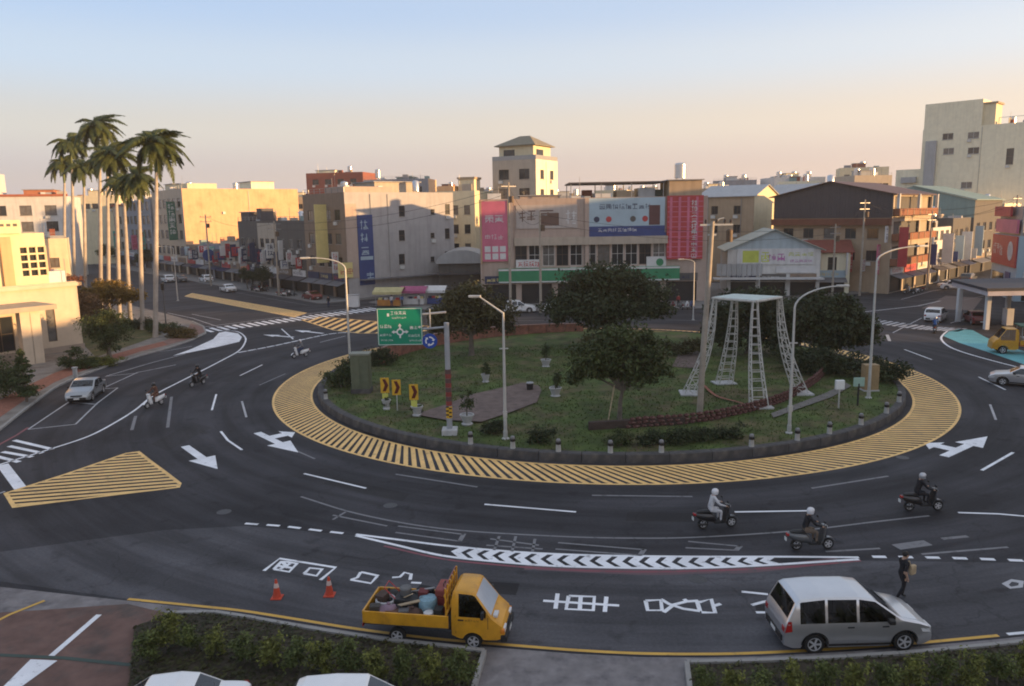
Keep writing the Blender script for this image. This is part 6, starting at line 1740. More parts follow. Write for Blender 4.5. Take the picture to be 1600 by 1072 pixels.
class Body:
    def __init__(s, W, belt, top, zb, wheels, wr, tumble=0.2, x0=None, x1=None, taper=0.13):
        s.W, s.belt, s.top, s.zb0, s.wheels, s.wr, s.tumble, s.taper = W, belt, top, zb, wheels, wr, tumble, taper
        s.x0 = top[0][0] if x0 is None else x0; s.x1 = top[-1][0] if x1 is None else x1
    def zt(s, x):
        T = s.top
        if x <= T[0][0]: return T[0][1]
        for i in range(1, len(T)):
            if x <= T[i][0]:
                t = (x-T[i-1][0])/(T[i][0]-T[i-1][0]); return T[i-1][1]+(T[i][1]-T[i-1][1])*t
        return T[-1][1]
    def zb(s, x):
        z = s.zb0
        for xw in s.wheels:
            ra = s.wr*1.22; d = abs(x-xw)
            if d < ra: z = max(z, s.wr+math.sqrt(ra*ra-d*d)*0.98)
        e = min(x-s.x0, s.x1-x)
        if e < .25: z = max(z, s.zb0 + (.25-e)*.35)
        return z
    def hw(s, x, z):
        e0, e1 = (x-s.x0), (s.x1-x)
        k = 1.0
        if e1 < .75: k -= s.taper*(1-e1/.75)**2
        if e0 < .45: k -= s.taper*.55*(1-e0/.45)**2
        w = s.W/2*k
        if z > s.belt: w -= (z-s.belt)*s.tumble
        else: w -= .05*((s.belt-z)/s.belt)**2 - .012*math.sin(PI*min(1,max(0,(z-.3)/(s.belt-.3))))
        return w
    def mesh(s, wins=(), ws=None, rw=None):
        s.glass = []
        xs = {round(v,3) for w in list(wins)+[q for q in (ws,rw) if q] for v in w} | {round(p[0],3) for p in s.top} | {s.x0, s.x1}
        n = 54
        xs |= {round(s.x0+(s.x1-s.x0)*i/n,3) for i in range(n+1)}
        for xw in s.wheels:
            ra = s.wr*1.22
            xs |= {round(xw+ra*c,3) for c in (-1,-.985,-.93,-.8,-.6,-.35,0,.35,.6,.8,.93,.985,1)}
        xs = sorted(x for x in xs if s.x0 <= x <= s.x1)
        m = MB(); rings = []
        for x in xs:
            zt, zb = s.zt(x), s.zb(x)
            zb = min(zb, zt-.12)
            bl = min(s.belt, zt-.07); bl = max(bl, zb+.05)
            lv = [zb, zb+.35*(bl-zb), zb+.7*(bl-zb), bl-.015, bl+.015]
            tz = max(bl+.02, zt-.05)
            lv += [bl+.015+(tz-bl-.015)*f for f in (.34,.67,1.0)]
            pts = [(s.hw(x,z), z) for z in lv]
            wl = s.hw(x,tz)
            pts += [(wl-.035, zt-.014), (wl-.10, zt), (wl*.5, zt+.012)]
            ring = [(x,0,zb)] + [(x,-y,z) for y,z in pts] + [(x,0,zt+.018)] + [(x,y,z) for y,z in reversed(pts)]
            rings.append(ring)
        N = len(rings[0]); vs_ = [p for r in rings for p in r]
        fs_ = []
        G_ = {}
        for i in range(len(rings)-1):
            xm = (xs[i]+xs[i+1])/2
            for k in range(N):
                f = (i*N+k, (i+1)*N+k, (i+1)*N+(k+1)%N, i*N+(k+1)%N); key = None
                for j, w in enumerate(wins):
                    if w[0] < xm < w[1]:
                        if k in (5,6,7): key = ('side_window', j, -1)
                        elif k in (16,17,18): key = ('side_window', j, 1)
                if ws and ws[0] < xm < ws[1] and k in (10,11,12,13): key = ('windscreen', 0, 0)
                if rw and rw[0] < xm < rw[1] and k in (10,11,12,13): key = ('rear_window', 0, 0)
                if key: G_.setdefault(key, []).append(f)
                else: fs_.append(f)
        fs_.append(tuple(range(N-1,-1,-1))); fs_.append(tuple(range((len(rings)-1)*N, len(rings)*N)))
        m.add(vs_, fs_)
        for key, fl in G_.items():
            used = sorted({v for f in fl for v in f}); mp = {v: i for i, v in enumerate(used)}
            g = MB(); g.add([vs_[v] for v in used], [tuple(mp[v] for v in f) for f in fl]); s.glass.append((key[0], g.mesh('all', key[0])))
        return m.mesh(True,'body')
    def side(s, poly, side, eps=.007):
        m = MB(); vs_ = []
        for x, z in poly: vs_.append((x, side*(s.hw(x,z)+eps), z))
        f = tuple(range(len(poly)))
        m.add(vs_, [f if side < 0 else f[::-1]])
        return m
    def top_patch(s, xa, xb, inset=.08, eps=.012, n=6, y0=-1, y1=1):
        m = MB(); vs_ = []; K = 5
        for i in range(n+1):
            x = xa+(xb-xa)*i/n; zt = s.zt(x); w = s.hw(x, zt-.05)-inset
            for k in range(K):
                f = y0+(y1-y0)*k/(K-1); vs_.append((x, w*f, zt+eps+.016*(1-abs(f))))
        m.add(vs_, [(i*K+k, (i+1)*K+k, (i+1)*K+k+1, i*K+k+1) for i in range(n) for k in range(K-1)])
        return m
_wheel = {}
def wheel_meshes(r, w):
    if (r,w) not in _wheel:
        m = MB(); mw = Matrix.Rotation(PI/2,4,'X')
        m.lathe([(r*.62,-w*.42),(r*.9,-w*.5),(r*.985,-w*.38),(r,0),(r*.985,w*.38),(r*.9,w*.5),(r*.62,w*.42)], 24, mw); ty = m.mesh(True,'tyre'); ty.materials.append(TYRE)
        m = MB()
        m.lathe([(0,w*.46),(r*.12,w*.47),(r*.16,w*.42),(r*.2,w*.37),(r*.54,w*.36),(r*.6,w*.45),(r*.66,w*.47),(r*.66,-w*.47),(r*.6,-w*.45),(r*.54,-w*.36),(r*.2,-w*.37),(r*.12,-w*.47),(0,-w*.46)], 20, mw)
        for k in range(5):
            a = 2*PI*k/5
            m.add([(r*.1*math.cos(a)-.028*math.sin(a), -w*.45, r*.1*math.sin(a)+.028*math.cos(a)),(r*.58*math.cos(a)-.035*math.sin(a), -w*.46, r*.58*math.sin(a)+.035*math.cos(a)),(r*.58*math.cos(a)+.035*math.sin(a), -w*.46, r*.58*math.sin(a)-.035*math.cos(a)),(r*.1*math.cos(a)+.028*math.sin(a), -w*.45, r*.1*math.sin(a)-.028*math.cos(a))], [(0,1,2,3)])
            m.add([(r*.1*math.cos(a)-.028*math.sin(a), w*.45, r*.1*math.sin(a)+.028*math.cos(a)),(r*.58*math.cos(a)-.035*math.sin(a), w*.46, r*.58*math.sin(a)+.035*math.cos(a)),(r*.58*math.cos(a)+.035*math.sin(a), w*.46, r*.58*math.sin(a)-.035*math.cos(a)),(r*.1*math.cos(a)+.028*math.sin(a), w*.45, r*.1*math.sin(a)-.028*math.cos(a))], [(3,2,1,0)])
        ri = m.mesh(True,'rim'); ri.materials.append(RIM)
        _wheel[(r,w)] = (ty, ri)
    return _wheel[(r,w)]
def add_wheel(root, x, y, r, w):
    ty, ri = wheel_meshes(r, w)
    o = link('wheel', ty, None, root); o.location = (x,y,r)
    link('rim', ri, None, o)
CARS = {
 'mpv': dict(wins=[(.46,1.22),(1.30,2.18),(2.26,3.36)], wsx=(2.80,3.48), rwx=(.11,.33), rows=(.75,1.45,2.35), W=1.78, H=1.75, belt=1.0, top=[(0,.80),(.03,.98),(.10,1.12),(.34,1.62),(.5,1.70),(1.2,1.755),(2.3,1.735),(2.75,1.66),(3.5,1.13),(3.62,1.075),(4.1,.965),(4.4,.84),(4.52,.70),(4.56,.5)], wheels=(.93,3.68), wr=.32,
     glass=[[(.42,1.07),(1.22,1.07),(1.22,1.56),(.62,1.56),(.5,1.5)],[(1.30,1.07),(2.18,1.07),(2.18,1.57),(1.30,1.57)],[(2.26,1.07),(3.30,1.07),(3.18,1.14),(2.66,1.52),(2.26,1.57)]], ws=(2.80,3.46), rw=(.11,.33), doors=(1.26,2.22,3.28), tall=True),
 'sedan': dict(wins=[(1.06,1.77),(1.85,2.98)], wsx=(2.56,3.15), rwx=(.78,1.28), rows=(1.35,2.15), W=1.74, H=1.45, belt=.93, top=[(0,.66),(.03,.86),(.12,.93),(.72,1.0),(1.3,1.36),(1.75,1.45),(2.5,1.42),(3.18,1.0),(3.32,.95),(4.1,.83),(4.4,.68),(4.47,.48)], wheels=(.92,3.55), wr=.31,
     glass=[[(1.02,.99),(1.75,.99),(1.78,1.34),(1.42,1.32)],[(1.84,.99),(2.86,.99),(2.55,1.27),(2.3,1.33),(1.86,1.34)]], ws=(2.56,3.14), rw=(.78,1.28), doors=(1.0,1.8,2.85)),
 'suv': dict(wins=[(.60,1.08),(1.15,1.79),(1.87,2.76)], wsx=(2.26,2.87), rwx=(.11,.40), rows=(1.0,1.85), W=1.80, H=1.64, belt=1.02, top=[(0,.80),(.03,1.0),(.10,1.12),(.42,1.52),(.62,1.60),(1.4,1.645),(2.2,1.60),(2.9,1.12),(3.05,1.06),(3.95,.94),(4.22,.76),(4.3,.5)], wheels=(.82,3.42), wr=.34,
     glass=[[(.62,1.09),(1.08,1.09),(1.08,1.46),(.85,1.45)],[(1.15,1.09),(1.78,1.09),(1.8,1.49),(1.15,1.49)],[(1.86,1.09),(2.66,1.09),(2.24,1.43),(1.88,1.48)]], ws=(2.26,2.86), rw=(.11,.40), doors=(1.1,1.82,2.6)),
}
_car_cache = {}
def make_car(kind, label, loc, heading, pm, group=None, detail=True):
    c = CARS[kind]
    cx = sum(c['wheels'])/2
    root = thing('car' if kind != 'mpv' else 'minivan', label, 'car' if kind != 'mpv' else 'minivan', (0,0,0), 0, group)
    root.location = (loc[0], loc[1], loc[2] if len(loc) > 2 else 0.0); root.rotation_euler = (0,0,heading)
    b = Body(c['W'], c['belt'], c['top'], .22, c['wheels'], c['wr'])
    key = kind
    if key not in _car_cache:
        me = b.mesh(c['wins'], c['wsx'], c['rwx']); parts = []
        for gname, gme in b.glass: parts.append((gname, gme, TINT, None))
        def P(name, m, material, parent=None, smooth=False): parts.append((name, m.mesh(smooth,name), material, parent))
        for sd in (-1,1):
            for xd in c['doors']:
                z0, z1 = .36, c['belt']+.03
                P('door_seam', b.side([(xd-.006,z0),(xd+.006,z0),(xd+.006,z1),(xd-.006,z1)], sd, .004), TRIM)
            for xd in c['doors'][1:]:
                m = MB(); y = sd*(b.hw(xd-.22,c['belt']-.13)+.012); m.bbox(xd-.32,xd-.12,y-.015,y+.015,c['belt']-.15,c['belt']-.11,.008); P('door_handle', m, TRIM)
            P('sill_trim', b.side([(c['wheels'][0]+c['wr']*1.3,.25),(c['wheels'][1]-c['wr']*1.3,.25),(c['wheels'][1]-c['wr']*1.3,.33),(c['wheels'][0]+c['wr']*1.3,.33)], sd, .006), TRIM)
            xm = c['ws'][1]-.28; y = sd*(b.hw(xm,c['belt']+.05)+.11)
            m = MB(); m.bbox(xm-.09,xm+.09,y-.1,y+.1,c['belt']+.0,c['belt']+.15,.035); P('wing_mirror', m, TRIM)
            # lamps
            xf = b.x1
            m = MB(); hz = b.zt(xf-.14)-.12
            m.add([(xf-.42, sd*(b.hw(xf-.42,hz+.05)+.008), hz+.08),(xf-.10, sd*(b.hw(xf-.10,hz)+.008), hz+.02),(xf-.05, sd*(b.hw(xf-.05,hz-.1)+.008), hz-.10),(xf-.34, sd*(b.hw(xf-.34,hz-.06)+.008), hz-.05)], [(0,1,2,3) if sd < 0 else (3,2,1,0)])
            P('headlight', m, LAMPG)
            m = MB(); w = b.hw(xf-.05,hz)
            m.bbox(xf-.16,xf+.012,sd*w*.62-.2,sd*w*.62+.2,hz-.12,hz+.02,.02); P('headlight', m, LAMPG)
            if c.get('tall'): zz0, zz1 = .72, 1.08
            else: zz0, zz1 = .72, .92
            m = b.side([(.01,zz0),(.22,zz0+.05),(.2,zz1),(.09,zz1)], sd, .012); P('tail_light', m, LAMPR)
            m = MB(); m.bbox(-.012,.08,sd*(c['W']/2*.8)-.1,sd*(c['W']/2*.8)+.1,zz0,min(zz1,b.zt(.02)-.03),.015); P('tail_light', m, LAMPR)
        for xr in c['rows']:
            for y in (-.36,.36):
                m = MB(); seat(m, xr, y, c['belt']-.52, .5); P('seat', m, SEATM, smooth=True)
        m = MB(); m.box(b.x0+.35,c['wsx'][1]-.05,-c['W']/2+.12,c['W']/2-.12,.34,.42); P('cabin_floor', m, TRIM)
        m = MB(); m.bbox(c['wsx'][1]-.36,c['wsx'][1]+.02,-c['W']/2+.14,c['W']/2-.14,c['belt']-.25,c['belt']-.02,.05); P('dashboard', m, TRIM)
        m = MB(); xs_ = c['wsx'][1]-.44; m.tube([(xs_+.05*math.sin(a*PI/6), .36+.17*math.cos(a*PI/6), c['belt']-.02+.16*math.sin(a*PI/6)) for a in range(13)], .014, 5); P('steering_wheel', m, TRIM)
        hx0, hx1 = c['wsx'][1]+.12, b.x1-.22
        for sd in (-1,1):
            m = MB(); v = []
            for i in range(9):
                x = hx0+(hx1-hx0)*i/8; w = b.hw(x,b.zt(x)-.05)-.13; v += [(x,sd*(w-.004),b.zt(x)+.008),(x,sd*(w+.004),b.zt(x)+.007)]
            m.add(v, [(2*i,2*i+1,2*i+3,2*i+2) for i in range(8)]); P('bonnet_seam', m, TRIM)
            m = MB(); m.tube([(c['wsx'][1]-.04,sd*.1,b.zt(c['wsx'][1]-.04)+.035),(c['wsx'][1]-.22,sd*.1+.42,b.zt(c['wsx'][1]-.22)+.03)], .011, 4); P('wiper', m, TRIM)
            for xw in c['wheels']:
                ra = c['wr']*1.22; v = []
                for i in range(13):
                    a = PI*i/12; 
                    for rr_ in (ra, ra+.035):
                        x, z = xw+rr_*math.cos(a), c['wr']+rr_*math.sin(a)*.98; v.append((x, sd*(b.hw(x,z)+.006), z))
                m = MB(); m.add(v, [(2*i,2*i+1,2*i+3,2*i+2) for i in range(12)]); P('wheel_arch_lip', m, TRIM)
        m = MB(); m.bbox(b.x1-.1,b.x1+.03,-.62,.62,.28,.46,.03); P('front_bumper', m, TRIM)
        m = MB(); m.bbox(-.04,.08,-.68,.68,.36,.56,.03); P('rear_bumper', m, pm if False else TRIM)
        m = MB(); m.bbox(b.x1-.06,b.x1+.02,-.4,.4,.54,.64,.015); P('grille', m, TRIM)
        m = MB(); m.box(b.x1+.031,b.x1+.036,-.19,.19,.33,.45); P('number_plate', m, PLATE)
        m = MB(); m.box(-.047,-.041,-.19,.19,.40,.52); P('number_plate', m, PLATE)
        m = MB(); m.box(b.x0+.3,b.x1-.3,-.6,.6,.2,.3); P('underbody', m, TRIM)
        _car_cache[key] = (me, parts)
    me, parts = _car_cache[key]
    o = D.objects.new('body', me); COL.objects.link(o); o.parent = root; o.location = (-cx,0,0)
    if not me.materials: me.materials.append(pm)
    o.material_slots[0].link = 'OBJECT'; o.material_slots[0].material = pm
    for name, pmesh, material, par in parts:
        q = link(name, pmesh, material, o)
    for xw in c['wheels']:
        for sd in (-1,1): add_wheel(root, xw-cx, sd*(c['W']/2-.12), c['wr'], .2)
    return root
def head(px_a, px_b):
    a, b = Vector(G(*px_a)), Vector(G(*px_b)); d = b-a; return math.atan2(d.y,d.x)
def mid(*ps):
    q = [Vector(G(*p)) for p in ps]; return sum(q, Vector((0,0)))/len(q)

# silver minivan at the near kerb
hd = math.radians(1.2)
c_ = mid((1270,1021),(1411,1016)); n_ = Vector((-math.sin(hd), math.cos(hd)))
van = make_car('mpv', 'silver minivan stopped at the near kerb beside the walking person', (c_+n_*.80)[:], hd, P_SILVER)
ant = MB(); ant.tube([(1.55-2.3,-.6,1.7),(1.45-2.3,-.62,2.0)], .008, 4)
make_car('sedan', 'grey silver car parked in the bay at the left kerb', mid((112,630),(158,612))[:], math.radians(-78), P_GREYS)
make_car('sedan', 'white car driving up the upper left street', G(356,456), math.radians(129), P_WHITE)
make_car('sedan', 'dark red car parked at the kerb below the corner building', (Vector(G(478,469))+Vector((.8,.6)))[:], math.radians(129), P_RED)
make_car('suv', 'dark car parked behind the white car on the upper left street', G(405,453), math.radians(129), P_BLACK)
make_car('suv', 'white van parked further up the left street near the low shops', G(322,441), math.radians(129), P_WHITE)
make_car('suv', 'white vehicle with a red roof sign beyond the palms', G(262,441), math.radians(129), P_WHITE)
make_car('suv', 'white car parked behind the trees, left of the pair by the billboard building', G(812,488), 0.0, P_WHITE)
make_car('sedan', 'white car parked behind the trees, right of the pair by the billboard building', G(872,487), 0.0, P_WHITE)
make_car('suv', 'white off-road car waiting at the right crossing', G(1462,501), math.radians(50), P_WHITE)
make_car('sedan', 'red car next to the white pillar on the right', G(1524,505), math.radians(75), P_RED)
make_car('sedan', 'white car parked across the far end of the right street', G(1490,452), math.radians(-12), P_WHITE)
make_car('sedan', 'silver grey car entering at the right edge of the picture', (Vector(G(1597,605))+Vector((.5,.6)))[:], math.radians(146), P_SILVER)
make_car('sedan', 'white car seen from above at the bottom edge, left of the two', (-9.35,18.0,0.03), math.radians(188), P_WHITE)
make_car('suv', 'white car seen from above at the bottom edge, right of the two', (-3.95,17.55,0.03), math.radians(2), P_WHITE)

# yellow pickup truck
def pickup(label, loc, heading, full=True):
    root = thing('pickup_truck', label, 'pickup truck', (loc[0],loc[1],0), heading)
    cx = 2.05
    cab = Body(1.56, 1.08, [(2.66,1.62),(2.70,1.80),(2.80,1.86),(3.32,1.84),(3.42,1.80),(3.93,1.12),(4.02,1.04),(4.24,.86),(4.32,.66),(4.33,.44)], .36, (3.34,), .27, .14, taper=.10)
    o = D.objects.new('cab', cab.mesh([(2.90,3.76)], (3.45,3.91))); COL.objects.link(o); o.parent = root; o.location = (-cx,0,0); o.data.materials.append(P_YELLOW)
    for gname, gme in cab.glass: link(gname, gme, TINT if gname != 'windscreen' else mat('windscreen_painted_bright', (0.42,0.47,0.53), 0.12, 0.06, 3, spec=0.8), o)  # bright look of the windscreen put into its pale colour; no sunshade built
    for y in (-.36,.36):
        m = MB(); seat(m, 2.92, y, .72, .5); m.build('seat', SEATM, o, smooth=True)
    m = MB(); m.tube([(3.55+.05*math.sin(a*PI/6), .36+.17*math.cos(a*PI/6), 1.16+.15*math.sin(a*PI/6)) for a in range(13)], .014, 5); m.build('steering_wheel', TRIM, o)
    for sd in (-1,1):
        for xd in (2.80, 3.82):
            m = cab.side([(xd-.008,.52 if xd < 3 else .74),(xd+.008,.52 if xd < 3 else .74),(xd+.008,1.12),(xd-.008,1.12)], sd, .005); m.build('door_seam', TRIM, o)
        m = MB(); y = sd*(cab.hw(2.95,.98)+.012); m.bbox(2.88,3.06,y-.015,y+.015,.97,1.01,.008); m.build('door_handle', TRIM, o)
        m = MB(); pseudo_text(m, 3.1, .96, .06, 5, 0, .07, .3, 5)
        m.v = [(x, sd*(cab.hw(x,z)+.006)+y*sd*-1*.0, z) for x,y,z in m.v]; m.build('lettering', TRIM, o)
        y = sd*(.78+.1); m = MB(); m.bbox(3.62,3.72,y-.09,y+.09,1.12,1.36,.03); m.build('wing_mirror', TRIM, o)
        m = MB(); m.tube([(3.68,sd*.74,1.16),(3.68,sd*.86,1.2)], .014, 5); m.build('mirror_arm', TRIM, o)
        m = MB(); m.bbox(4.22,4.345,sd*.5-.15,sd*.5+.15,.60,.76,.03); m.build('headlight', LAMPG, o)
        m = MB(); m.bbox(4.2,4.33,sd*.7-.06,sd*.7+.06,.60,.74,.02); m.build('indicator', LAMPA, o)
    m = MB(); m.box(2.63,2.655,-.55,.55,1.2,1.66); m.build('rear_window', CARGLASS, o)
    m = MB(); m.bbox(4.2,4.40,-.76,.76,.32,.54,.04); m.build('front_bumper', TRIM, o)
    m = MB(); m.bbox(4.30,4.352,-.36,.36,.58,.70,.015); m.build('grille', TRIM, o)
    m = MB(); m.box(4.401,4.406,-.19,.19,.38,.5); m.build('number_plate', PLATE, o)
    m = MB(); m.bbox(3.95,4.1,-.62,-.3,1.05,1.14,.02); m.build('white_cloth', SIGN_W, o)
    # chassis and bed
    for sd in (-1,1):
        m = MB(); m.box(-.1,2.7,sd*.35-.05,sd*.35+.05,.42,.56); m.build('chassis_rail', TRIM, root, (-cx,0,0))
    bed = MB(); bed.box(-.15,2.58,-.80,.80,.66,.74); bd = bed.build('bed_floor', mat('bed_grey', (0.06,0.06,0.06), 0.8, 0.3, 3), root, (-cx,0,0))
    for sd in (-1,1):
        m = MB(); m.bbox(-.15,2.58,sd*.80-.03,sd*.80+.03,.70,1.10,.012); sb = m.build('side_board', P_YELLOW, root, (-cx,0,0))
        for x in (.5,1.2,1.9): m = MB(); m.box(x-.03,x+.03,sd*.835-.008,sd*.835+.008,.72,1.09); m.build('board_rib', P_YELLOW, sb)
    m = MB(); m.bbox(-.21,-.15,-.80,.80,.70,1.10,.012); m.build('tailboard', P_YELLOW, root, (-cx,0,0))
    for sd in (-1,1):
        m = MB(); m.bbox(-.24,-.2,sd*.66-.1,sd*.66+.1,.54,.66,.015); m.build('tail_light', LAMPR, root, (-cx,0,0))
    m = MB(); m.bbox(-.24,-.19,-.2,.2,.52,.64,.01); m.build('number_plate', PLATE, root, (-cx,0,0))
    # headboard rack behind the cab
    rack = MB(); rack.bbox(2.48,2.54,-.80,.80,1.10,1.16,.01); rk = rack.build('headboard_rail', P_YELLOW, root, (-cx,0,0))
    for y in [-.77,-.46,-.15,.16,.47,.77]:
        m = MB(); m.box(2.49,2.53,y-.03,y+.03,1.165,2.0); m.build('headboard_post', P_YELLOW, rk)
    for z in (1.45,1.75,1.97):
        m = MB(); m.box(2.46,2.487,-.8,.8,z-.035,z+.035); m.build('headboard_bar', P_RED if z > 1.9 else P_YELLOW, rk)
    for xw in (.88,3.34):
        for sd in (-1,1): add_wheel(root, xw-cx, sd*.66, .27, .17)
    m = MB(); m.bbox(1.3,2.2,.35,.7,.36,.6,.03); m.build('fuel_tank', TRIM, root, (-cx,0,0))
    return root
hd = head((618,1004),(738,1015)); hd = math.radians(-9)
c_ = mid((618,1004),(738,1015)); n_ = Vector((-math.sin(hd), math.cos(hd)))
tl = (c_+n_*.70)
pickup('yellow pickup truck loaded with tools at the near kerb', tl[:], hd)
TM = Matrix.Translation((tl.x,tl.y,0)) @ Matrix.Rotation(hd,4,'Z') @ Matrix.Translation((-2.05,0,0))
def cargo(name, label, cat, x, y, z=.745, rz=0.0):
    p = TM @ Vector((x,y,z)); return thing(name, label, cat, p[:], hd+rz, 'cargo on the yellow pickup')
t = cargo('toolbox', 'red toolbox on the truck bed behind the cab', 'toolbox', 2.2, .35); m = MB(); m.bbox(-.22,.22,-.38,.38,0,.55,.03); m.build('body', mat('deep_red', (0.16,.025,.025), .6, .3, 4), t); m = MB(); m.bbox(-.23,.23,-.39,.39,.555,.8,.05); m.build('lid', mat('faded_red', (0.25,.06,.05), .6, .3, 4), t); m = MB(); m.tube([(0,-.12,.8),(0,-.12,.88),(0,.12,.88),(0,.12,.8)], .015, 5); m.build('handle', TRIM, t)
t = cargo('paint_drum', 'pale blue paint drum on the truck bed', 'drum', 1.75, -.1); m = MB(); m.lathe([(0,0),(.28,0),(.3,.1),(.3,.5),(.28,.56),(.1,.6),(0,.6)], 18); m.build('body', mat('drum_blue', (0.20,.33,.40), .6, .3, 4, col2=(.08,.1,.1), c2scale=3), t, smooth=True); m = MB(); m.lathe([(.305,.2),(.315,.24),(.305,.28)], 18); m.build('hoop', mat('drum_teal', (0.05,.2,.25), .5), t)
t = cargo('paint_can', 'white paint can standing low on the truck bed', 'can', 1.9, -.6); m = MB(); m.lathe([(0,0),(.16,0),(.16,.34),(.13,.36),(0,.36)], 16); m.build('body', SIGN_W, t, smooth=True); m = MB(); m.tube([(.16,0,.28),(.2,0,.4),(0,0,.48),(-.2,0,.4),(-.16,0,.28)], .008, 4); m.build('handle', ALU, t)
t = cargo('marking_machine', 'dark line marking machine in the middle of the truck bed', 'machine', 1.05, .05)
m = MB(); m.bbox(-.4,.4,-.3,.3,.2,.5,.04); m.build('engine', TRIM, t); m = MB(); m.lathe([(0,0),(.17,0),(.2,.22),(.16,.26),(0,.26)], 14, Matrix.Translation((-.1,.1,.5))); m.build('hopper', mat('hopper_grey',(0.12,.12,.12),.6,.2,3), t, smooth=True)
for sd in (-1,1): m = MB(); m.lathe([(.06,-.05),(.19,-.05),(.19,.05),(.06,.05)], 16, Matrix.Translation((.1,sd*.36,.19)) @ Matrix.Rotation(PI/2,4,'X')); m.build('wheel', TYRE, t)
m = MB(); m.tube([(-.35,-.25,.5),(-.7,-.25,.85),(-.7,.25,.85),(-.35,.25,.5)], .018, 6); m.build('handle', SIGN_R, t)
for i,(x,y,lab,mm,s) in enumerate([(.55,-.45,'mauve sack slumped near the tail of the truck bed',mat('sack_mauve',(0.22,.15,.19),.9,.3,4),.32),(1.35,-.5,'dark brown sack beside the marking machine on the truck',mat('sack_brown',(0.10,.06,.05),.9,.3,4),.28),(.3,.4,'black rubbish sack at the tailboard of the truck',TRIM,.34)]):
    t = cargo('sack', lab, 'sack', x, y)
    bm = bmesh.new(); bmesh.ops.create_icosphere(bm, subdivisions=3, radius=1.0)
    for v in bm.verts:
        k = 1+.22*mnoise.noise(v.co*1.7+Vector((i*5,0,0))); v.co = Vector((v.co.x*s*k*1.2, v.co.y*s*k, max(-.02, (v.co.z*.75+.62)*s*k)))
    me = D.meshes.new('bag'); bm.to_mesh(me); bm.free(); me.polygons.foreach_set('use_smooth',[True]*len(me.polygons)); link('bag', me, mm, t)
    m = MB(); m.lathe([(.04,0),(.06,.06),(.02,.1)], 8, Matrix.Translation((0,0,s*1.3))); m.build('tied_neck', mm, t)
for i,(x,y,lab) in enumerate([(.15,-.15,'broom leaning over the tailboard of the yellow truck'),(.75,.55,'shovel lying along the far side of the truck bed')]):
    t = cargo('broom' if i == 0 else 'shovel', lab, 'broom' if i == 0 else 'shovel', x, y, .76)
    m = MB(); m.tube([(0,0,.1),(1.1,.1,.62 if i == 0 else .2)], .018, 6); m.build('handle', MATS['pale_wood'], t)
    m = MB(); m.bbox(-.12,.06,-.18,.18,.0,.18,.03) if i == 0 else m.bbox(-.28,.02,-.13,.13,.06,.1,.015); m.build('head', SIGN_R if i == 0 else ALU, t)
t = cargo('cable_drum', 'grey coil of hose on the sacks at the tail of the truck', 'hose', .35, -.12, 1.02)
for k in range(3):
    m = MB(); m.tube([(.3*math.cos(a*PI/10), .3*math.sin(a*PI/10), .03+.06*k) for a in range(21)], .03, 6); m.build('hose_loop', mat('hose_grey', (0.42,.42,.43), .6), t)

rr_ = random.Random(77)
for i,(x,y,w,d,h,lab,c) in enumerate([(.15,-.6,.3,.25,.42,'dark crate at the near tail corner of the truck bed',(0.05,.045,.04)),(.75,-.62,.4,.22,.3,'rusty tool case along the near side board of the truck',(0.12,.06,.04)),(1.5,.55,.5,.3,.5,'black equipment case against the far side board of the truck',(0.02,.02,.022)),(1.1,-.62,.3,.22,.34,'grey plastic crate along the near side board of the truck',(0.11,.11,.115)),(.2,.0,.3,.4,.5,'dark brown box at the middle of the tailboard',(0.07,.045,.035)),(2.2,-.5,.25,.3,.4,'black jerry can box behind the cab of the truck',(0.025,.025,.025)),(1.55,.15,.3,.3,.62,'maroon box between the drum and the marking machine',(0.13,.03,.03))]):
    t = cargo('crate', lab, 'crate', x, y, .745, rr_.uniform(-.35,.35)); mm = mat('cargo_colour_%d'%i, c, .8, .3, 5)
    m = MB(); m.bbox(-w/2,w/2,-d/2,d/2,0,h,.02); m.build('body', mm, t)
    m = MB(); m.bbox(-w/2-.01,w/2+.01,-d/2-.01,d/2+.01,h+.002,h+.05,.012); m.build('lid', mm, t)
    m = MB(); m.tube([(-.08,-d/2-.01,h*.6),(-.08,-d/2-.04,h*.6),(.08,-d/2-.04,h*.6),(.08,-d/2-.01,h*.6)], .01, 5); m.build('handle', TRIM, t)

for i,(x0,y0,z0,x1,y1,z1,lab,nm) in enumerate([(.1,-.3,.85,1.6,-.55,1.42,'long wooden plank lying across the truck load','plank'),(.0,.5,.9,1.9,.2,1.5,'steel pipe leaning on the truck headboard','pipe'),(.4,.65,.8,2.3,.6,1.25,'dark plank along the far side of the truck load','plank'),(.2,.1,1.0,1.0,-.6,1.2,'short crowbar on top of the sacks in the truck','crowbar')]):
    t = cargo(nm, lab, nm, x0, y0, z0); d_ = Vector((x1-x0,y1-y0,z1-z0)); m = MB(); m.tube([(0,0,0), d_], .03 if nm != 'plank' else .05, 6 if nm != 'plank' else 4); m.build('shaft', [MATS['pale_wood'],ALU,mat('dark_wood',(0.08,.05,.035),.9,.3,4),TRIM][i], t)
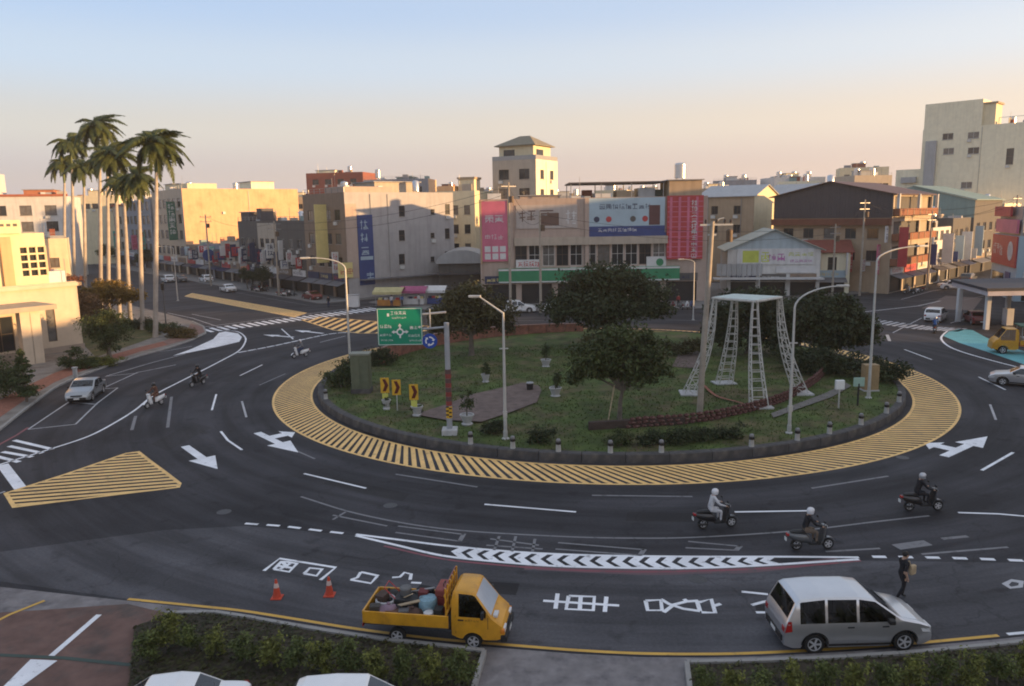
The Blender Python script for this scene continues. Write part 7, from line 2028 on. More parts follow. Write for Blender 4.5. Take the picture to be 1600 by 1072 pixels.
# yellow recovery truck at the right edge
rt = thing('recovery_truck', 'yellow recovery truck with a green canopy at the right edge', 'truck', (46.2,68.6,0), math.radians(161))
cab = Body(1.9, 1.25, [(3.4,1.9),(3.45,2.2),(3.6,2.3),(4.4,2.28),(5.0,1.4),(5.2,1.25),(5.4,1.0),(5.45,.5)], .4, (4.6,), .36, .1, taper=.1)
o = D.objects.new('cab', cab.mesh([(3.7,4.85)], (4.46,4.98))); COL.objects.link(o); o.parent = rt; o.location = (-3,0,0); o.data.materials.append(P_YELLOW)
for gname, gme in cab.glass: link(gname, gme, TINT, o)
m = MB(); m.box(0,3.3,-.95,.95,.75,.9); m.build('flat_bed', mat('orange_bed', (0.5,.15,.03), .6, .2, 2), rt, (-3,0,0))
for sd in (-1,1): m = MB(); m.bbox(0,3.3,sd*.95-.04,sd*.95+.04,.9,1.3,.015); m.build('side_board', P_YELLOW, rt, (-3,0,0))
for x in (.1,3.2):
    for y in (-.9,.9): m = MB(); m.tube([(x,y,.9),(x,y,2.5)], .04, 6); m.build('canopy_post', ALU, rt, (-3,0,0))
m = MB(); m.bbox(-.1,3.4,-1.05,1.05,2.5,2.62,.03); m.build('canopy', mat('canopy_green', (0.05,.11,.075), .7, .2, 1), rt, (-3,0,0))
m = MB(); m.bbox(.5,1.8,-.6,.6,.91,1.6,.1); m.build('load', SIGN_R, rt, (-3,0,0)); m = MB(); m.bbox(1.9,3.0,-.7,.7,.91,1.45,.08); m.build('load', SIGN_W, rt, (-3,0,0))
for xw in (.8,4.6):
    for sd in (-1,1): add_wheel(rt, xw-3, sd*.8, .36, .24)

# ------------------------------------------------------------------ people
SKIN = mat('skin', (0.42,0.26,0.18), 0.6, 0.05, 5)
def cloth(name, c): return mat(name, c, 0.9, 0.3, 7, 0.9, 11)
def skin_body(name, joints, edges, mats_of, root=0):
    "one continuous body grown round a skeleton; joints: name -> (co, radius), region by edge"
    names = list(joints); idx = {n: i for i, n in enumerate(names)}
    me = D.meshes.new(name+'_skeleton'); me.from_pydata([joints[n][0] for n in names], [(idx[a], idx[b]) for a, b, r in edges], [])
    o = D.objects.new(name+'_skeleton', me); COL.objects.link(o)
    md = o.modifiers.new('skin','SKIN'); md.use_smooth_shade = True
    sv = me.skin_vertices[0].data
    for n in names:
        r = joints[n][1]; sv[idx[n]].radius = (r, r) if not isinstance(r, tuple) else r
        sv[idx[n]].use_root = (n == names[root])
    sb = o.modifiers.new('sub','SUBSURF'); sb.levels = 2; sb.render_levels = 2
    dg = bpy.context.evaluated_depsgraph_get(); dg.update()
    ev = o.evaluated_get(dg)
    out = D.meshes.new_from_object(ev); out.name = name
    D.objects.remove(o); D.meshes.remove(me)
    segs = [(Vector(joints[a][0]), Vector(joints[b][0]), r) for a, b, r in edges]
    out.materials.clear(); order = sorted({r for *_, r in edges})
    idxs = []
    for p in out.polygons:
        best, br = 1e9, 0
        for a, b, r in segs:
            ab = b-a; t_ = max(0, min(1, (p.center-a).dot(ab)/max(1e-9,ab.length_squared)))
            dd = (p.center-(a+ab*t_)).length
            if dd < best: best, br = dd, r
        idxs.append(order.index(br))
    for r in order: out.materials.append(None)
    out.polygons.foreach_set('material_index', idxs); out.polygons.foreach_set('use_smooth',[True]*len(out.polygons))
    return out, order
def hand_joints(J, E, pre, wrist, d, up, side, reg='skin'):
    "palm, four fingers and a thumb, slightly curled"
    w = Vector(wrist); d = Vector(d).normalized(); up = Vector(up).normalized(); lat = d.cross(up).normalized()*side
    palm = w+d*.06; J[pre+'palm'] = (palm[:], (.032,.018)); E.append((pre+'wrist', pre+'palm', reg))
    for k, (off, ln) in enumerate(((-.028,.065),(-.009,.075),(.01,.07),(.028,.055))):
        a = palm+d*.03+lat*off; b = a+d*ln*.55-up*.012; c = b+d*ln*.3-up*ln*.45
        J[f'{pre}f{k}a'] = (a[:], .009); J[f'{pre}f{k}b'] = (b[:], .0085); J[f'{pre}f{k}c'] = (c[:], .007)
        E += [(pre+'palm', f'{pre}f{k}a', reg), (f'{pre}f{k}a', f'{pre}f{k}b', reg), (f'{pre}f{k}b', f'{pre}f{k}c', reg)]
    a = w+d*.035-lat*.035; b = a+d*.035-lat*.018-up*.01
    J[pre+'ta'] = (a[:], .011); J[pre+'tb'] = (b[:], .009); E += [(pre+'palm', pre+'ta', reg), (pre+'ta', pre+'tb', reg)]
def figure(pose):
    J, E = {}, []
    P = pose
    J['pelvis'] = (P['pelvis'], (.15,.115)); J['belly'] = (P['belly'], (.145,.11)); J['chest'] = (P['chest'], (.165,.12)); J['collar'] = (P['collar'], (.10,.085)); J['neck'] = (P['neck'], .058)
    J['jaw'] = (P['jaw'], .075); J['skull'] = (P['skull'], (.092,.105)); J['crown'] = (P['crown'], (.075,.085)); J['nose'] = (P['nose'], .018)
    E += [('pelvis','belly','top'),('belly','chest','top'),('chest','collar','top'),('collar','neck','skin'),('neck','jaw','skin'),('jaw','skull','skin'),('skull','crown','skin'),('jaw','nose','skin')]
    for s, sd in (('l',1),('r',-1)):
        sh, el, wr = P['arm_'+s]; hp, kn, an, to = P['leg_'+s]
        J[s+'shoulder'] = (sh, .075); J[s+'elbow'] = (el, .05); J[s+'wrist'] = (wr, .032)
        E += [('collar',s+'shoulder','top'),(s+'shoulder',s+'elbow','top'),(s+'elbow',s+'wrist',P.get('forearm','top'))]
        hand_joints(J, E, s, wr, Vector(wr)-Vector(el), P.get('hand_up',(0,0,1)), sd)
        J[s+'hip'] = (hp, .105); J[s+'knee'] = (kn, .066); J[s+'ankle'] = (an, .045); J[s+'toe'] = (to, .04)
        E += [('pelvis',s+'hip','legs'),(s+'hip',s+'knee','legs'),(s+'knee',s+'ankle','legs'),(s+'ankle',s+'toe','shoes')]
    return J, E
# pose of a scooter rider, x forward, in scooter space
RIDE = dict(pelvis=(.30,0,.88), belly=(.33,0,1.05), chest=(.40,0,1.25), collar=(.45,0,1.40), neck=(.48,0,1.47), jaw=(.53,0,1.53), skull=(.52,0,1.61), crown=(.51,0,1.68), nose=(.62,0,1.56),
    arm_l=((.44,.2,1.37),(.62,.27,1.13),(.88,.27,1.05)), arm_r=((.44,-.2,1.37),(.62,-.27,1.13),(.88,-.27,1.05)),
    leg_l=((.34,.11,.84),(.74,.17,.80),(.72,.15,.40),(.86,.16,.34)), leg_r=((.34,-.11,.84),(.74,-.17,.80),(.72,-.15,.40),(.86,-.16,.34)))
WALK = dict(pelvis=(0,0,.95), belly=(.01,0,1.10), chest=(.02,0,1.28), collar=(.02,0,1.43), neck=(.03,0,1.50), jaw=(.07,0,1.56), skull=(.06,0,1.64), crown=(.05,0,1.71), nose=(.16,0,1.59), forearm='skin',
    arm_l=((.02,.2,1.40),(.10,.28,1.16),(.28,.20,1.02)), arm_r=((.02,-.2,1.40),(-.10,-.26,1.15),(-.02,-.27,.92)), hand_up=(1,0,.2),
    leg_l=((0,.1,.90),(.16,.11,.50),(.10,.11,.09),(.26,.12,.045)), leg_r=((0,-.1,.90),(-.02,-.11,.50),(-.26,-.11,.12),(-.13,-.12,.045)))
STAND = dict(pelvis=(0,0,.95), belly=(.01,0,1.10), chest=(.02,0,1.28), collar=(.02,0,1.43), neck=(.03,0,1.50), jaw=(.07,0,1.56), skull=(.06,0,1.64), crown=(.05,0,1.71), nose=(.16,0,1.59),
    arm_l=((.02,.2,1.40),(.03,.27,1.14),(.12,.26,.90)), arm_r=((.02,-.2,1.40),(.03,-.27,1.14),(.10,-.26,.90)), hand_up=(1,0,.2),
    leg_l=((0,.1,.90),(.03,.11,.50),(0,.12,.09),(.15,.14,.045)), leg_r=((0,-.1,.90),(.02,-.11,.50),(0,-.12,.09),(.15,-.14,.045)))
BODY = {}
for nm, ps in (('rider',RIDE),('walker',WALK),('stander',STAND)):
    J, E = figure(ps); BODY[nm] = skin_body(nm, J, E, None)
HAIR = mat('dark_hair', (0.015,0.013,0.012), 0.6, 0.2, 20)
def face_parts(o, jaw, skull):
    "eyes, mouth and ears on the head"
    j, s = Vector(jaw), Vector(skull)
    for sd in (-1,1):
        m = MB(); m.cbox((s.x+.092,sd*.034,s.z-.015),(.012,.026,.012)); m.build('eye', TRIM, o)
        m = MB(); m.cbox((s.x-.005,sd*.098,s.z-.03),(.04,.02,.06)); m.build('ear', SKIN, o)
    m = MB(); m.cbox((j.x+.074,0,j.z-.01),(.01,.045,.01)); m.build('mouth', LAMPR, o)
def person(kind, label, loc, heading, top, legs, shoes=None, skin=SKIN, hair=True, z=0.0, group=None):
    me, order = BODY[kind]
    ps = {'rider':RIDE,'walker':WALK,'stander':STAND}[kind]
    o = D.objects.new('person', me); COL.objects.link(o)
    o.location = (loc[0],loc[1],z); o.rotation_euler = (0,0,heading)
    mm = {'skin':skin,'top':top,'legs':legs,'shoes':shoes or TRIM}
    for i, r in enumerate(order):
        o.material_slots[i].link = 'OBJECT'; o.material_slots[i].material = mm[r]
    tag(o, label, 'person', group)
    face_parts(o, ps['jaw'], ps['skull'])
    if hair:
        s = Vector(ps['skull'])
        m = MB(); m.lathe([(.095,-.05),(.105,.02),(.094,.07),(.055,.105),(0,.115)], 16, Matrix.Translation((s.x-.015,0,s.z))); m.build('hair', HAIR, o, smooth=True)
    return o
def helmet(o, material, visor=True):
    s = Vector(RIDE['skull'])
    m = MB(); m.lathe([(.118,-.10),(.136,-.04),(.14,.02),(.122,.09),(.07,.135),(0,.148)], 18, Matrix.Translation((s.x-.01,0,s.z)) @ Matrix.Scale(1.1,4,(1,0,0))); h = m.build('helmet', material, o, smooth=True)
    if visor:
        m = MB()
        for k in range(6):
            a0, a1 = -.9+.3*k, -.6+.3*k
            P = lambda a, z, r: (s.x+r*math.cos(a), r*math.sin(a)*.92, s.z+z)
            m.add([P(a0,-.09,.165),P(a1,-.09,.165),P(a1,.03,.158),P(a0,.03,.158)], [(0,1,2,3)])
        m.build('visor', CARGLASS, h)

# ------------------------------------------------------------------ scooters
_sc = {}
def scooter(label, loc, heading, pm, seatm=TRIM, group='scooters on the road'):
    root = thing('scooter', label, 'scooter', (loc[0],loc[1],0), heading, group)
    if not _sc:
        def B(secs):
            m = MB(); N = 10; vs_ = []
            for (x, w, z0, z1) in secs:
                for k in range(N):
                    a = 2*PI*k/N; vs_.append((x, w*math.cos(a)*(1 if abs(math.cos(a))>.3 else 1), (z0+z1)/2+(z1-z0)/2*math.sin(a)))
            fs_ = [(i*N+k, i*N+(k+1)%N, (i+1)*N+(k+1)%N, (i+1)*N+k) for i in range(len(secs)-1) for k in range(N)]
            fs_ += [tuple(range(N-1,-1,-1)), tuple(range((len(secs)-1)*N, len(secs)*N))]
            m.add(vs_, fs_); return m
        S = _sc
        S['rear_body'] = (B([(-.38,.05,.62,.74),(-.25,.13,.48,.76),(0,.19,.36,.76),(.3,.19,.30,.74),(.48,.16,.26,.62),(.56,.12,.24,.42)]).mesh(True,'rear_body'), 'paint')
        S['seat'] = (B([(-.28,.08,.74,.80),(-.1,.14,.74,.84),(.2,.15,.73,.83),(.4,.13,.71,.80),(.5,.07,.71,.76)]).mesh(True,'seat'), 'seat')
        m = MB(); m.bbox(.45,.98,-.17,.17,.24,.34,.03); S['floorboard'] = (m.mesh(True,'floorboard'), 'trim')
        m = MB()
        sec = [(.93,.19,.26),(.98,.22,.5),(1.03,.20,.75),(1.05,.13,.92)]
        vs_ = []
        for x, w, z in sec: vs_ += [(x-.03,-w,z),(x+.09,-w*.55,z),(x+.12,0,z),(x+.09,w*.55,z),(x-.03,w,z),(x-.05,0,z)]
        fs_ = [(i*6+k, i*6+(k+1)%6, (i+1)*6+(k+1)%6, (i+1)*6+k) for i in range(3) for k in range(6)] + [tuple(range(5,-1,-1)), tuple(range(18,24))]
        m.add(vs_, fs_); S['front_shield'] = (m.mesh(True,'front_shield'), 'paint')
        m = MB(); m.bbox(.98,1.16,-.13,.13,.88,1.04,.05); S['handlebar_cover'] = (m.mesh(True,'handlebar_cover'), 'paint')
        m = MB(); m.tube([(.94,-.34,1.03),(1.0,-.16,1.0),(1.02,0,.98),(1.0,.16,1.0),(.94,.34,1.03)], .02, 8); S['handlebar'] = (m.mesh(True,'handlebar'), 'trim')
        m = MB(); m.tube([(1.06,0,.8),(1.26,0,.26)], .035, 8); S['fork'] = (m.mesh(True,'fork'), 'trim')
        m = MB(); v = []
        for k in range(7):
            a = math.radians(20+20*k); v += [(1.27+.29*math.cos(a), -.08, .23+.29*math.sin(a)), (1.27+.29*math.cos(a), .08, .23+.29*math.sin(a))]
        m.add(v, [(2*k,2*k+1,2*k+3,2*k+2) for k in range(6)]); S['front_mudguard'] = (m.mesh(True,'front_mudguard'), 'paint')
        m = MB(); m.bbox(1.12,1.185,-.09,.09,.9,1.0,.025); S['headlight'] = (m.mesh(True,'headlight'), 'lamp')
        m = MB(); m.bbox(-.43,-.33,-.09,.09,.62,.72,.025); S['tail_light'] = (m.mesh(True,'tail_light'), 'red')
        m = MB(); m.box(-.46,-.44,-.09,.09,.42,.56); S['number_plate'] = (m.mesh(False,'number_plate'), 'plate')
        m = MB(); m.tube([(-.3,-.2,.28),(.15,-.2,.27)], [.06,.045], 8); S['exhaust'] = (m.mesh(True,'exhaust'), 'trim')
        for sd in (-1,1):
            m = MB(); m.tube([(.98,sd*.22,1.03),(.96,sd*.3,1.22)], .008, 5); m.bbox(.93,.96,sd*.32-.07,sd*.32+.07,1.2,1.29,.01); S[f'mirror{sd}'] = (m.mesh(False,'mirror'), 'trim')
    mm = {'paint':pm,'seat':seatm,'trim':TRIM,'lamp':LAMPG,'red':LAMPR,'plate':PLATE}
    for k, (me, role) in _sc.items():
        o = D.objects.new(k.rstrip('-1') if k.startswith('mirror') else k, me); COL.objects.link(o); o.parent = root
        if not me.materials: me.materials.append(mm[role])
        o.material_slots[0].link = 'OBJECT'; o.material_slots[0].material = mm[role]
    add_wheel(root, 0.0, 0, .23, .12); add_wheel(root, 1.27, 0, .23, .11)
    return root
CL_B = cloth('black_cloth', (0.016,0.016,0.02)); CL_W = cloth('white_cloth', (0.52,0.52,0.54)); CL_N = cloth('navy_cloth', (0.03,0.045,0.10)); CL_BL = cloth('blue_cloth', (0.05,0.12,0.32)); CL_BR = cloth('brown_cloth', (0.14,0.07,0.05)); CL_G = cloth('grey_cloth', (0.2,0.2,0.21)); CL_R = cloth('red_cloth', (0.3,0.04,0.04)); CL_T = cloth('tan_cloth', (0.42,0.32,0.2))
H_W = paint('helmet_white', (0.62,0.62,0.64)); H_B = paint('helmet_black', (0.02,0.02,0.022)); H_S = paint('helmet_silver', (0.45,0.45,0.47), .4)
riders = [((1098,826),(1150,822),P_BLACK,CL_W,CL_W,H_W,'in white clothes and a white helmet','dark scooter carrying the rider in white'),
          ((1244,859),(1300,857),P_GREY,CL_B,cloth('khaki_cloth',(0.16,0.12,0.09)),H_W,'in black jacket with a pale helmet nearest the minivan','dark scooter with pale trim nearest the separator line'),
          ((1420,798),(1470,797),P_BLACK,CL_B,CL_B,H_S,'in black clothes on the rightmost near scooter','black scooter at the right, ahead of the other two near ones'),
          ((318,600),(300,604),P_BLACK,CL_B,CL_B,H_B,'all in black riding on the left lane, farther of the two','black scooter farther up the left lane'),
          ((252,632),(237,637),P_WHITE,CL_BR,CL_BR,H_B,'in maroon riding on the left lane, nearer of the two','white fronted scooter nearer the parked silver car'),
          ((478,557),(464,561),P_WHITE,CL_G,CL_N,H_W,'in grey with a white helmet near the give way line','white scooter near the give way line on the upper left'),
          ((1460,521),(1450,523),P_BLACK,CL_BL,CL_N,H_S,'in a blue jacket behind the white off-road car','scooter behind the white off-road car on the right')]
for i, (pa, pb, pm, top, legs, hm, rl, sl_) in enumerate(riders):
    a = Vector(G(*pa)); hd = head(pa, pb)
    if i in (3,4): hd = math.radians(-112)
    if i == 5: hd = math.radians(-135)
    if i == 6: hd = math.radians(60)
    scooter(sl_, a[:], hd, pm)
    o = person('rider', 'scooter rider '+rl, a[:], hd, top, legs, hair=False, group='scooter riders'); helmet(o, hm)
# a rolled light cloth over the shoulder of the walking person
wp_ = G(1408,936)
pw = person('walker', 'person in dark clothes walking across the road by the minivan', wp_, math.radians(8), CL_B, CL_B)
t = thing('shoulder_bag', 'tan cloth bag hanging on the shoulder of the walking person', 'bag', (wp_[0]+.24, wp_[1]-.14, 0.98), math.radians(28))
m = MB(); m.bbox(-.13,.13,-.07,.07,0,.34,.05); m.build('body', CL_T, t); m = MB(); m.tube([(-.1,0,.33),(-.12,.05,.50),(-.16,.06,.50),(-.12,0,.33)], .014, 5); m.build('strap', CL_T, t)
# people at the stalls and on the far pavement
for lab, px, hdg, a, bb in [('person in a white shirt standing at the yellow stall',(612,481),1.2,CL_W,CL_N),('person in blue standing between the two stalls',(628,480),-1.0,CL_BL,CL_B),('person in pale clothes beside the magenta awning stall',(655,479),2.5,CL_W,CL_G),
        ('person in red beside the parked scooters right of the large dark tree',(1060,481),2.0,CL_R,CL_B),('person in black waiting at the corner by the left crossing',(514,482),-2,CL_B,CL_N)]:
    x, y = G(*px); person('stander', lab, (x,y), hdg, a, bb, z=.12)
# parked scooters in front of the billboard building
for i, px in enumerate([(1046,484),(1053,484),(1066,484),(1074,484),(1082,483),(892,487),(904,487)]):
    x, y = G(*px)
    scooter(['leftmost black scooter of the parked row right of the large dark tree','red parked scooter right of the large dark tree','grey parked scooter right of the large dark tree','white parked scooter right of the large dark tree','blue parked scooter at the right end of the row by the thin lamp','white parked scooter half hidden behind the large dark tree','black parked scooter half hidden behind the large dark tree'][i], (x,y), math.radians(80+6*(i%3)), [P_BLACK,P_RED,P_GREY,P_WHITE,P_BLUE,P_WHITE,P_BLACK][i], group='scooters parked by the billboard building')

# scooters parked along the far side of the upper left street
pk = ['black scooter parked at the kerb, first from the corner building','white scooter parked at the kerb, second from the corner building','grey scooter parked at the kerb, third from the corner building','red scooter parked at the kerb, fourth from the corner building','black scooter parked at the kerb, fifth from the corner building','white scooter parked at the kerb, sixth from the corner building','blue scooter parked at the kerb, seventh from the corner building','grey scooter parked at the kerb, eighth from the corner building']
for i, lab in enumerate(pk):
    q = C0 + DST*(11.5+1.15*i+(7 if i > 3 else 0)) - NST*(5.2+.3*(i%2))
    scooter(lab, (q.x,q.y), math.radians(40+8*(i%3)), [P_BLACK,P_WHITE,P_GREY,P_RED,P_BLACK,P_WHITE,P_BLUE,P_GREY][i], group='scooters parked along the upper left street')
pk = ['black scooter parked at the corner of the balcony house, nearest the road','white scooter parked below the red blade sign of the balcony house','grey scooter parked third along the balcony house','red scooter parked fourth along the balcony house']
for i, lab in enumerate(pk):
    q = K0 + SR*(2+1.3*i) + Vector((.7071,-.7071))*3.2
    scooter(lab, (q.x,q.y), math.radians(130+9*(i%2)), [P_BLACK,P_WHITE,P_GREY,P_RED][i], group='scooters parked along the balcony house')
make_car('suv', 'dark grey car parked on the right street past the balcony house', (K0+SR*27+Vector((.7071,-.7071))*4.2)[:], math.radians(45), P_GREY)
make_car('sedan', 'dark car parked in front of the brown shop house up the left street', (C0+DST*60-NST*8.0)[:], math.radians(129), P_GREY)
# ------------------------------------------------------------------ royal palms
def frond_mesh(L, droop, seed):
    rr = random.Random(seed); m = MB(); n = 14
    pts = []
    for i in range(n+1):
        u = i/n; pts.append(Vector((L*(u-.18*u*u*droop), 0, L*(.55*u - (.55+droop*.75)*u*u))))
    m.tube(pts, [.05*(1-u/n)+.008 for u in range(n+1)], 5)
    K = 66
    for i in range(K):
        u = .1+.9*i/K; f = u*n; j = min(n-1,int(f)); p = pts[j].lerp(pts[j+1], f-j); t = (pts[j+1]-pts[j]).normalized()
        ln = .85*math.sin(PI*min(1,.18+u*.78))*L/3.6
        for sd in (-1,1):
            d = (t*.55 + Vector((0,sd,0)) + Vector((0,0,rr.uniform(-.45,.35)))).normalized()
            e = p + d*ln + Vector((0,0,-ln*.45)); q = p + d*ln*.55 + Vector((0,0,-ln*.08))
            w = t*.052
            m.add([p-w,p+w,q+w*1.1,e,q-w*1.1], [(0,1,2,4),(4,2,3)])
    me = m.mesh(False,'frond'); me.materials.append(LEAF_PALM); return me
FR = [frond_mesh(3.7,.55,1), frond_mesh(3.5,.8,2), frond_mesh(3.2,.35,3), frond_mesh(3.3,1.05,4)]
def palm(label, px, basey, crowny, size=1.0, seed=1, nf=29, cpx=None):
    x, y = G(px, basey, .12); tp_ = at(cpx or px, crowny, y); z = tp_.z - .12
    t = thing('royal_palm', label, 'palm tree', (x,y,.12), 0, 'tall royal palms on the left')
    rr = random.Random(seed); m = MB(); lx, ly = tp_.x - x, rr.uniform(-.2,.2)
    hs = [0,.05,.2,.45,.7,.88,1.0]; rs = [.33,.27,.25,.26,.24,.19,.16]
    cs = z*.86
    m.tube([(lx*h, ly*h*h, cs*h) for h in hs], [r_*(.85+.15*size) for r_ in rs], 12); m.build('trunk', BARK_P, t, smooth=True)
    m = MB(); m.tube([(lx,ly,cs),(lx,ly,cs+.3*(z-cs)),(lx,ly,z)], [.17,.2,.09], 10); m.build('crownshaft', mat('crownshaft_green', (0.10,.13,.05), .6, .15, 2), t, smooth=True)
    for k in range(nf):
        o = link('frond', FR[rr.randrange(4) if k > 4 else (2,0)[k%2]], None, t)
        el = rr.uniform(-.55,.45) if k > 5 else rr.uniform(.45,.95)
        o.location = (lx,ly,z-.1); o.rotation_euler = (rr.uniform(-.2,.2), -el, 2*PI*k/nf*2.4+rr.uniform(-.3,.3)); s = .98*size*rr.uniform(.8,1.1); o.scale = (s,s,s)
palms = [(239,527,232,1.12,'tallest foreground palm with a broad crown, rightmost of the grove'),(218,515,284,.85,'short palm beside the rightmost tall palm'),(196,505,292,.85,'shortest palm in the middle right of the grove'),(178,496,250,1.0,'palm right of the highest crown with drooping fronds'),
         (160,489,246,1.0,'palm directly right of the highest crown'),(147,483,204,1.15,'palm with the highest crown in the grove'),(126,476,268,.9,'low crowned palm left of the highest one'),(113,471,228,1.0,'second highest palm on the left side of the grove'),(98,465,262,1.0,'leftmost palm of the grove')]
for i,(px,by,cy,s,lab) in enumerate(palms): palm(lab, px+[4,5,8,9,10,11,8,4,2][i], by, cy-6, s*1.05, 300+i, cpx=[240,214,190,178,165,152,128,108,98][i])

# ------------------------------------------------------------------ planting on the left
gl_ = lambda x, y: (*G(x, y, .12), .12)
make_tree('golden_tree', 'golden leaved spreading tree behind the palm trunks', gl_(160,512), 2.4, .2, [((0,0,4.2),(2.8,2.2,1.4)),((-2.4,.5,3.9),(1.9,1.6,1.2)),((2.6,0,4.3),(2.0,1.6,1.2)),((.6,.4,5.2),(1.8,1.5,.9)),((4.2,.3,3.8),(1.3,1.2,.9)),((-1.2,-.4,3.0),(1.6,1.4,1.0))], 9000, .24, LEAF_GOLD, 61)
make_tree('dark_tree', 'dark shaded tree under the golden tree beside the civic hall', gl_(140,522), 1.6, .18, [((0,0,2.9),(1.9,1.6,1.3)),((-1.4,.3,2.6),(1.3,1.2,1.1)),((1.7,.2,2.3),(1.4,1.2,1.0)),((.3,0,4.1),(1.4,1.2,1.0))], 6000, .22, leaf_material('rust_leaves',(0.06,0.04,0.018),(0.26,0.15,0.07)), 62)
make_tree('bougainvillea', 'reddish flowering tree against the pink annexe', gl_(110,520), 2.6, .12, [((0,0,5.0),(1.6,1.4,1.5)),((.6,.2,6.3),(1.2,1.1,1.0)),((-.7,.1,3.8),(1.1,1.1,1.0))], 3500, .2, leaf_material('red_leaves',(0.08,0.03,0.02),(0.30,0.12,0.06)), 63)
make_tree('topiary_tree', 'round clipped dark green tree at the left pavement', gl_(171,559), 1.3, .22, [((0,0,3.0),(1.9,1.8,1.5)),((-.9,0,2.4),(1.2,1.2,1.0)),((1.0,.1,2.5),(1.2,1.2,1.0)),((.1,0,3.7),(1.3,1.2,.9)),((0,0,1.4),(.9,.9,.8))], 9000, .16, LEAF_MID, 64)
t = thing('tiered_topiary', 'dark topiary clipped into tiers at the left edge', 'topiary', gl_(42,628))
m = MB(); m.tube([(0,0,0),(0,0,3.6)], [.1,.04], 8); m.build('trunk', BARK, t)
for k, (z, r) in enumerate(((.9,1.0),(1.75,.85),(2.5,.65),(3.15,.45),(3.7,.28))): leaf_cloud([((0,0,z),(r,r,.34))], int(1500*r), .13, 70+k).build('tier', LEAF_MID, t)
shrub('bush', 'big rounded green bush at the extreme left edge', gl_(-2,622), [((0,0,1.7),(1.7,1.5,1.6)),((1.0,.3,1.2),(1.2,1.2,1.1)),((-1.0,0,1.3),(1.2,1.2,1.1))], 7000, .15, LEAF_MID, 81)
shrub('bush', 'low dark bush on the corner planter behind the parked silver car', gl_(118,577), [((0,0,.7),(1.2,1.0,.8)),((.9,.3,.5),(.9,.8,.6)),((0,.1,1.7),(.7,.7,.3))], 3600, .14, LEAF_MID, 82)
shrub('bush', 'flat topped low shrub between the corner planter and the clipped tree', gl_(150,572), [((0,0,.4),(1.2,.8,.5)),((1.1,.6,.4),(1.1,.8,.5))], 2400, .13, LEAF_HEDGE, 83)
for k,(px,lab,lf) in enumerate([((196,513),'dark hedge section along the walkway behind the palms',LEAF_DARK),((228,514),'dark hedge section behind the rightmost tall palm',LEAF_DARK),((256,520),'dark hedge section near the end of the walkway',LEAF_MID),((283,527),'golden hedge end at the corner of the left pavement',LEAF_GOLD)]):
    shrub('hedge', lab, gl_(*px), [((0,0,.55),(1.5,.9,.75)),((1.1,-.5,.5),(1.2,.8,.7)),((-1.1,.6,.55),(1.2,.8,.7))], 3000, .15, lf if k < 3 else leaf_material('bronze_leaves',(0.04,.035,.012),(0.17,.12,.035)), 84+k, 'hedge', 'hedge along the left walkway')
m = MB(); m.bbox(-.14,.14,-.14,.14,0,1.1,.03); t = thing('gate_post', 'short white gate post behind the parked silver car', 'post', gl_(119,596)); m.build('shaft', WHITE, t); m = MB(); m.bbox(-.18,.18,-.18,.18,1.102,1.22,.03); m.build('cap', WHITE, t)
t = thing('traffic_light', 'slim signal pole on the left street corner', 'signal pole', gl_(260,513)); m = MB(); m.tube([(0,0,0),(0,0,5.6)], [.09,.06], 8); m.build('pole', mat('pole_dark', (0.09,.09,.09), .6, .1, 2), t); m = MB(); m.bbox(-.18,.18,-.12,.12,4.7,5.5,.03); m.build('signal_head', TRIM, t)

q = C0+DST*24-NST*4.6
make_tree('street_tree', 'dark street tree in front of the dark shop house', (q.x,q.y,.12), 1.9, .14, [((0,0,3.1),(1.5,1.4,1.2)),((-1.0,.2,2.8),(1.1,1.0,.9)),((1.0,0,2.9),(1.1,1.0,.9)),((.1,0,4.0),(1.0,.9,.7))], 3600, .2, LEAF_DARK, 65)
q = C0+DST*31-NST*4.6
make_tree('street_tree', 'smaller dark street tree further up the left street', (q.x,q.y,.12), 1.7, .12, [((0,0,2.8),(1.3,1.2,1.0)),((.8,0,2.4),(.9,.9,.7)),((-.7,.1,3.3),(.9,.8,.7))], 2600, .2, LEAF_DARK, 66)
q = C0+DST*100-NST*4.6
make_tree('street_tree', 'street tree beyond the low shops near the green blade sign', (q.x,q.y,.12), 2.4, .16, [((0,0,4.0),(2.2,2.0,1.6)),((-1.5,.2,3.5),(1.4,1.3,1.1)),((1.5,0,3.7),(1.4,1.3,1.1))], 3600, .26, LEAF_DARK, 67)
q = C0+DST*140-NST*4.6
make_tree('street_tree', 'street tree seen between the palm trunks', (q.x,q.y,.12), 2.4, .16, [((0,0,4.2),(2.4,2.0,1.7)),((-1.5,.2,3.5),(1.5,1.3,1.1)),((1.5,0,3.8),(1.5,1.3,1.1))], 3600, .28, LEAF_MID, 68)
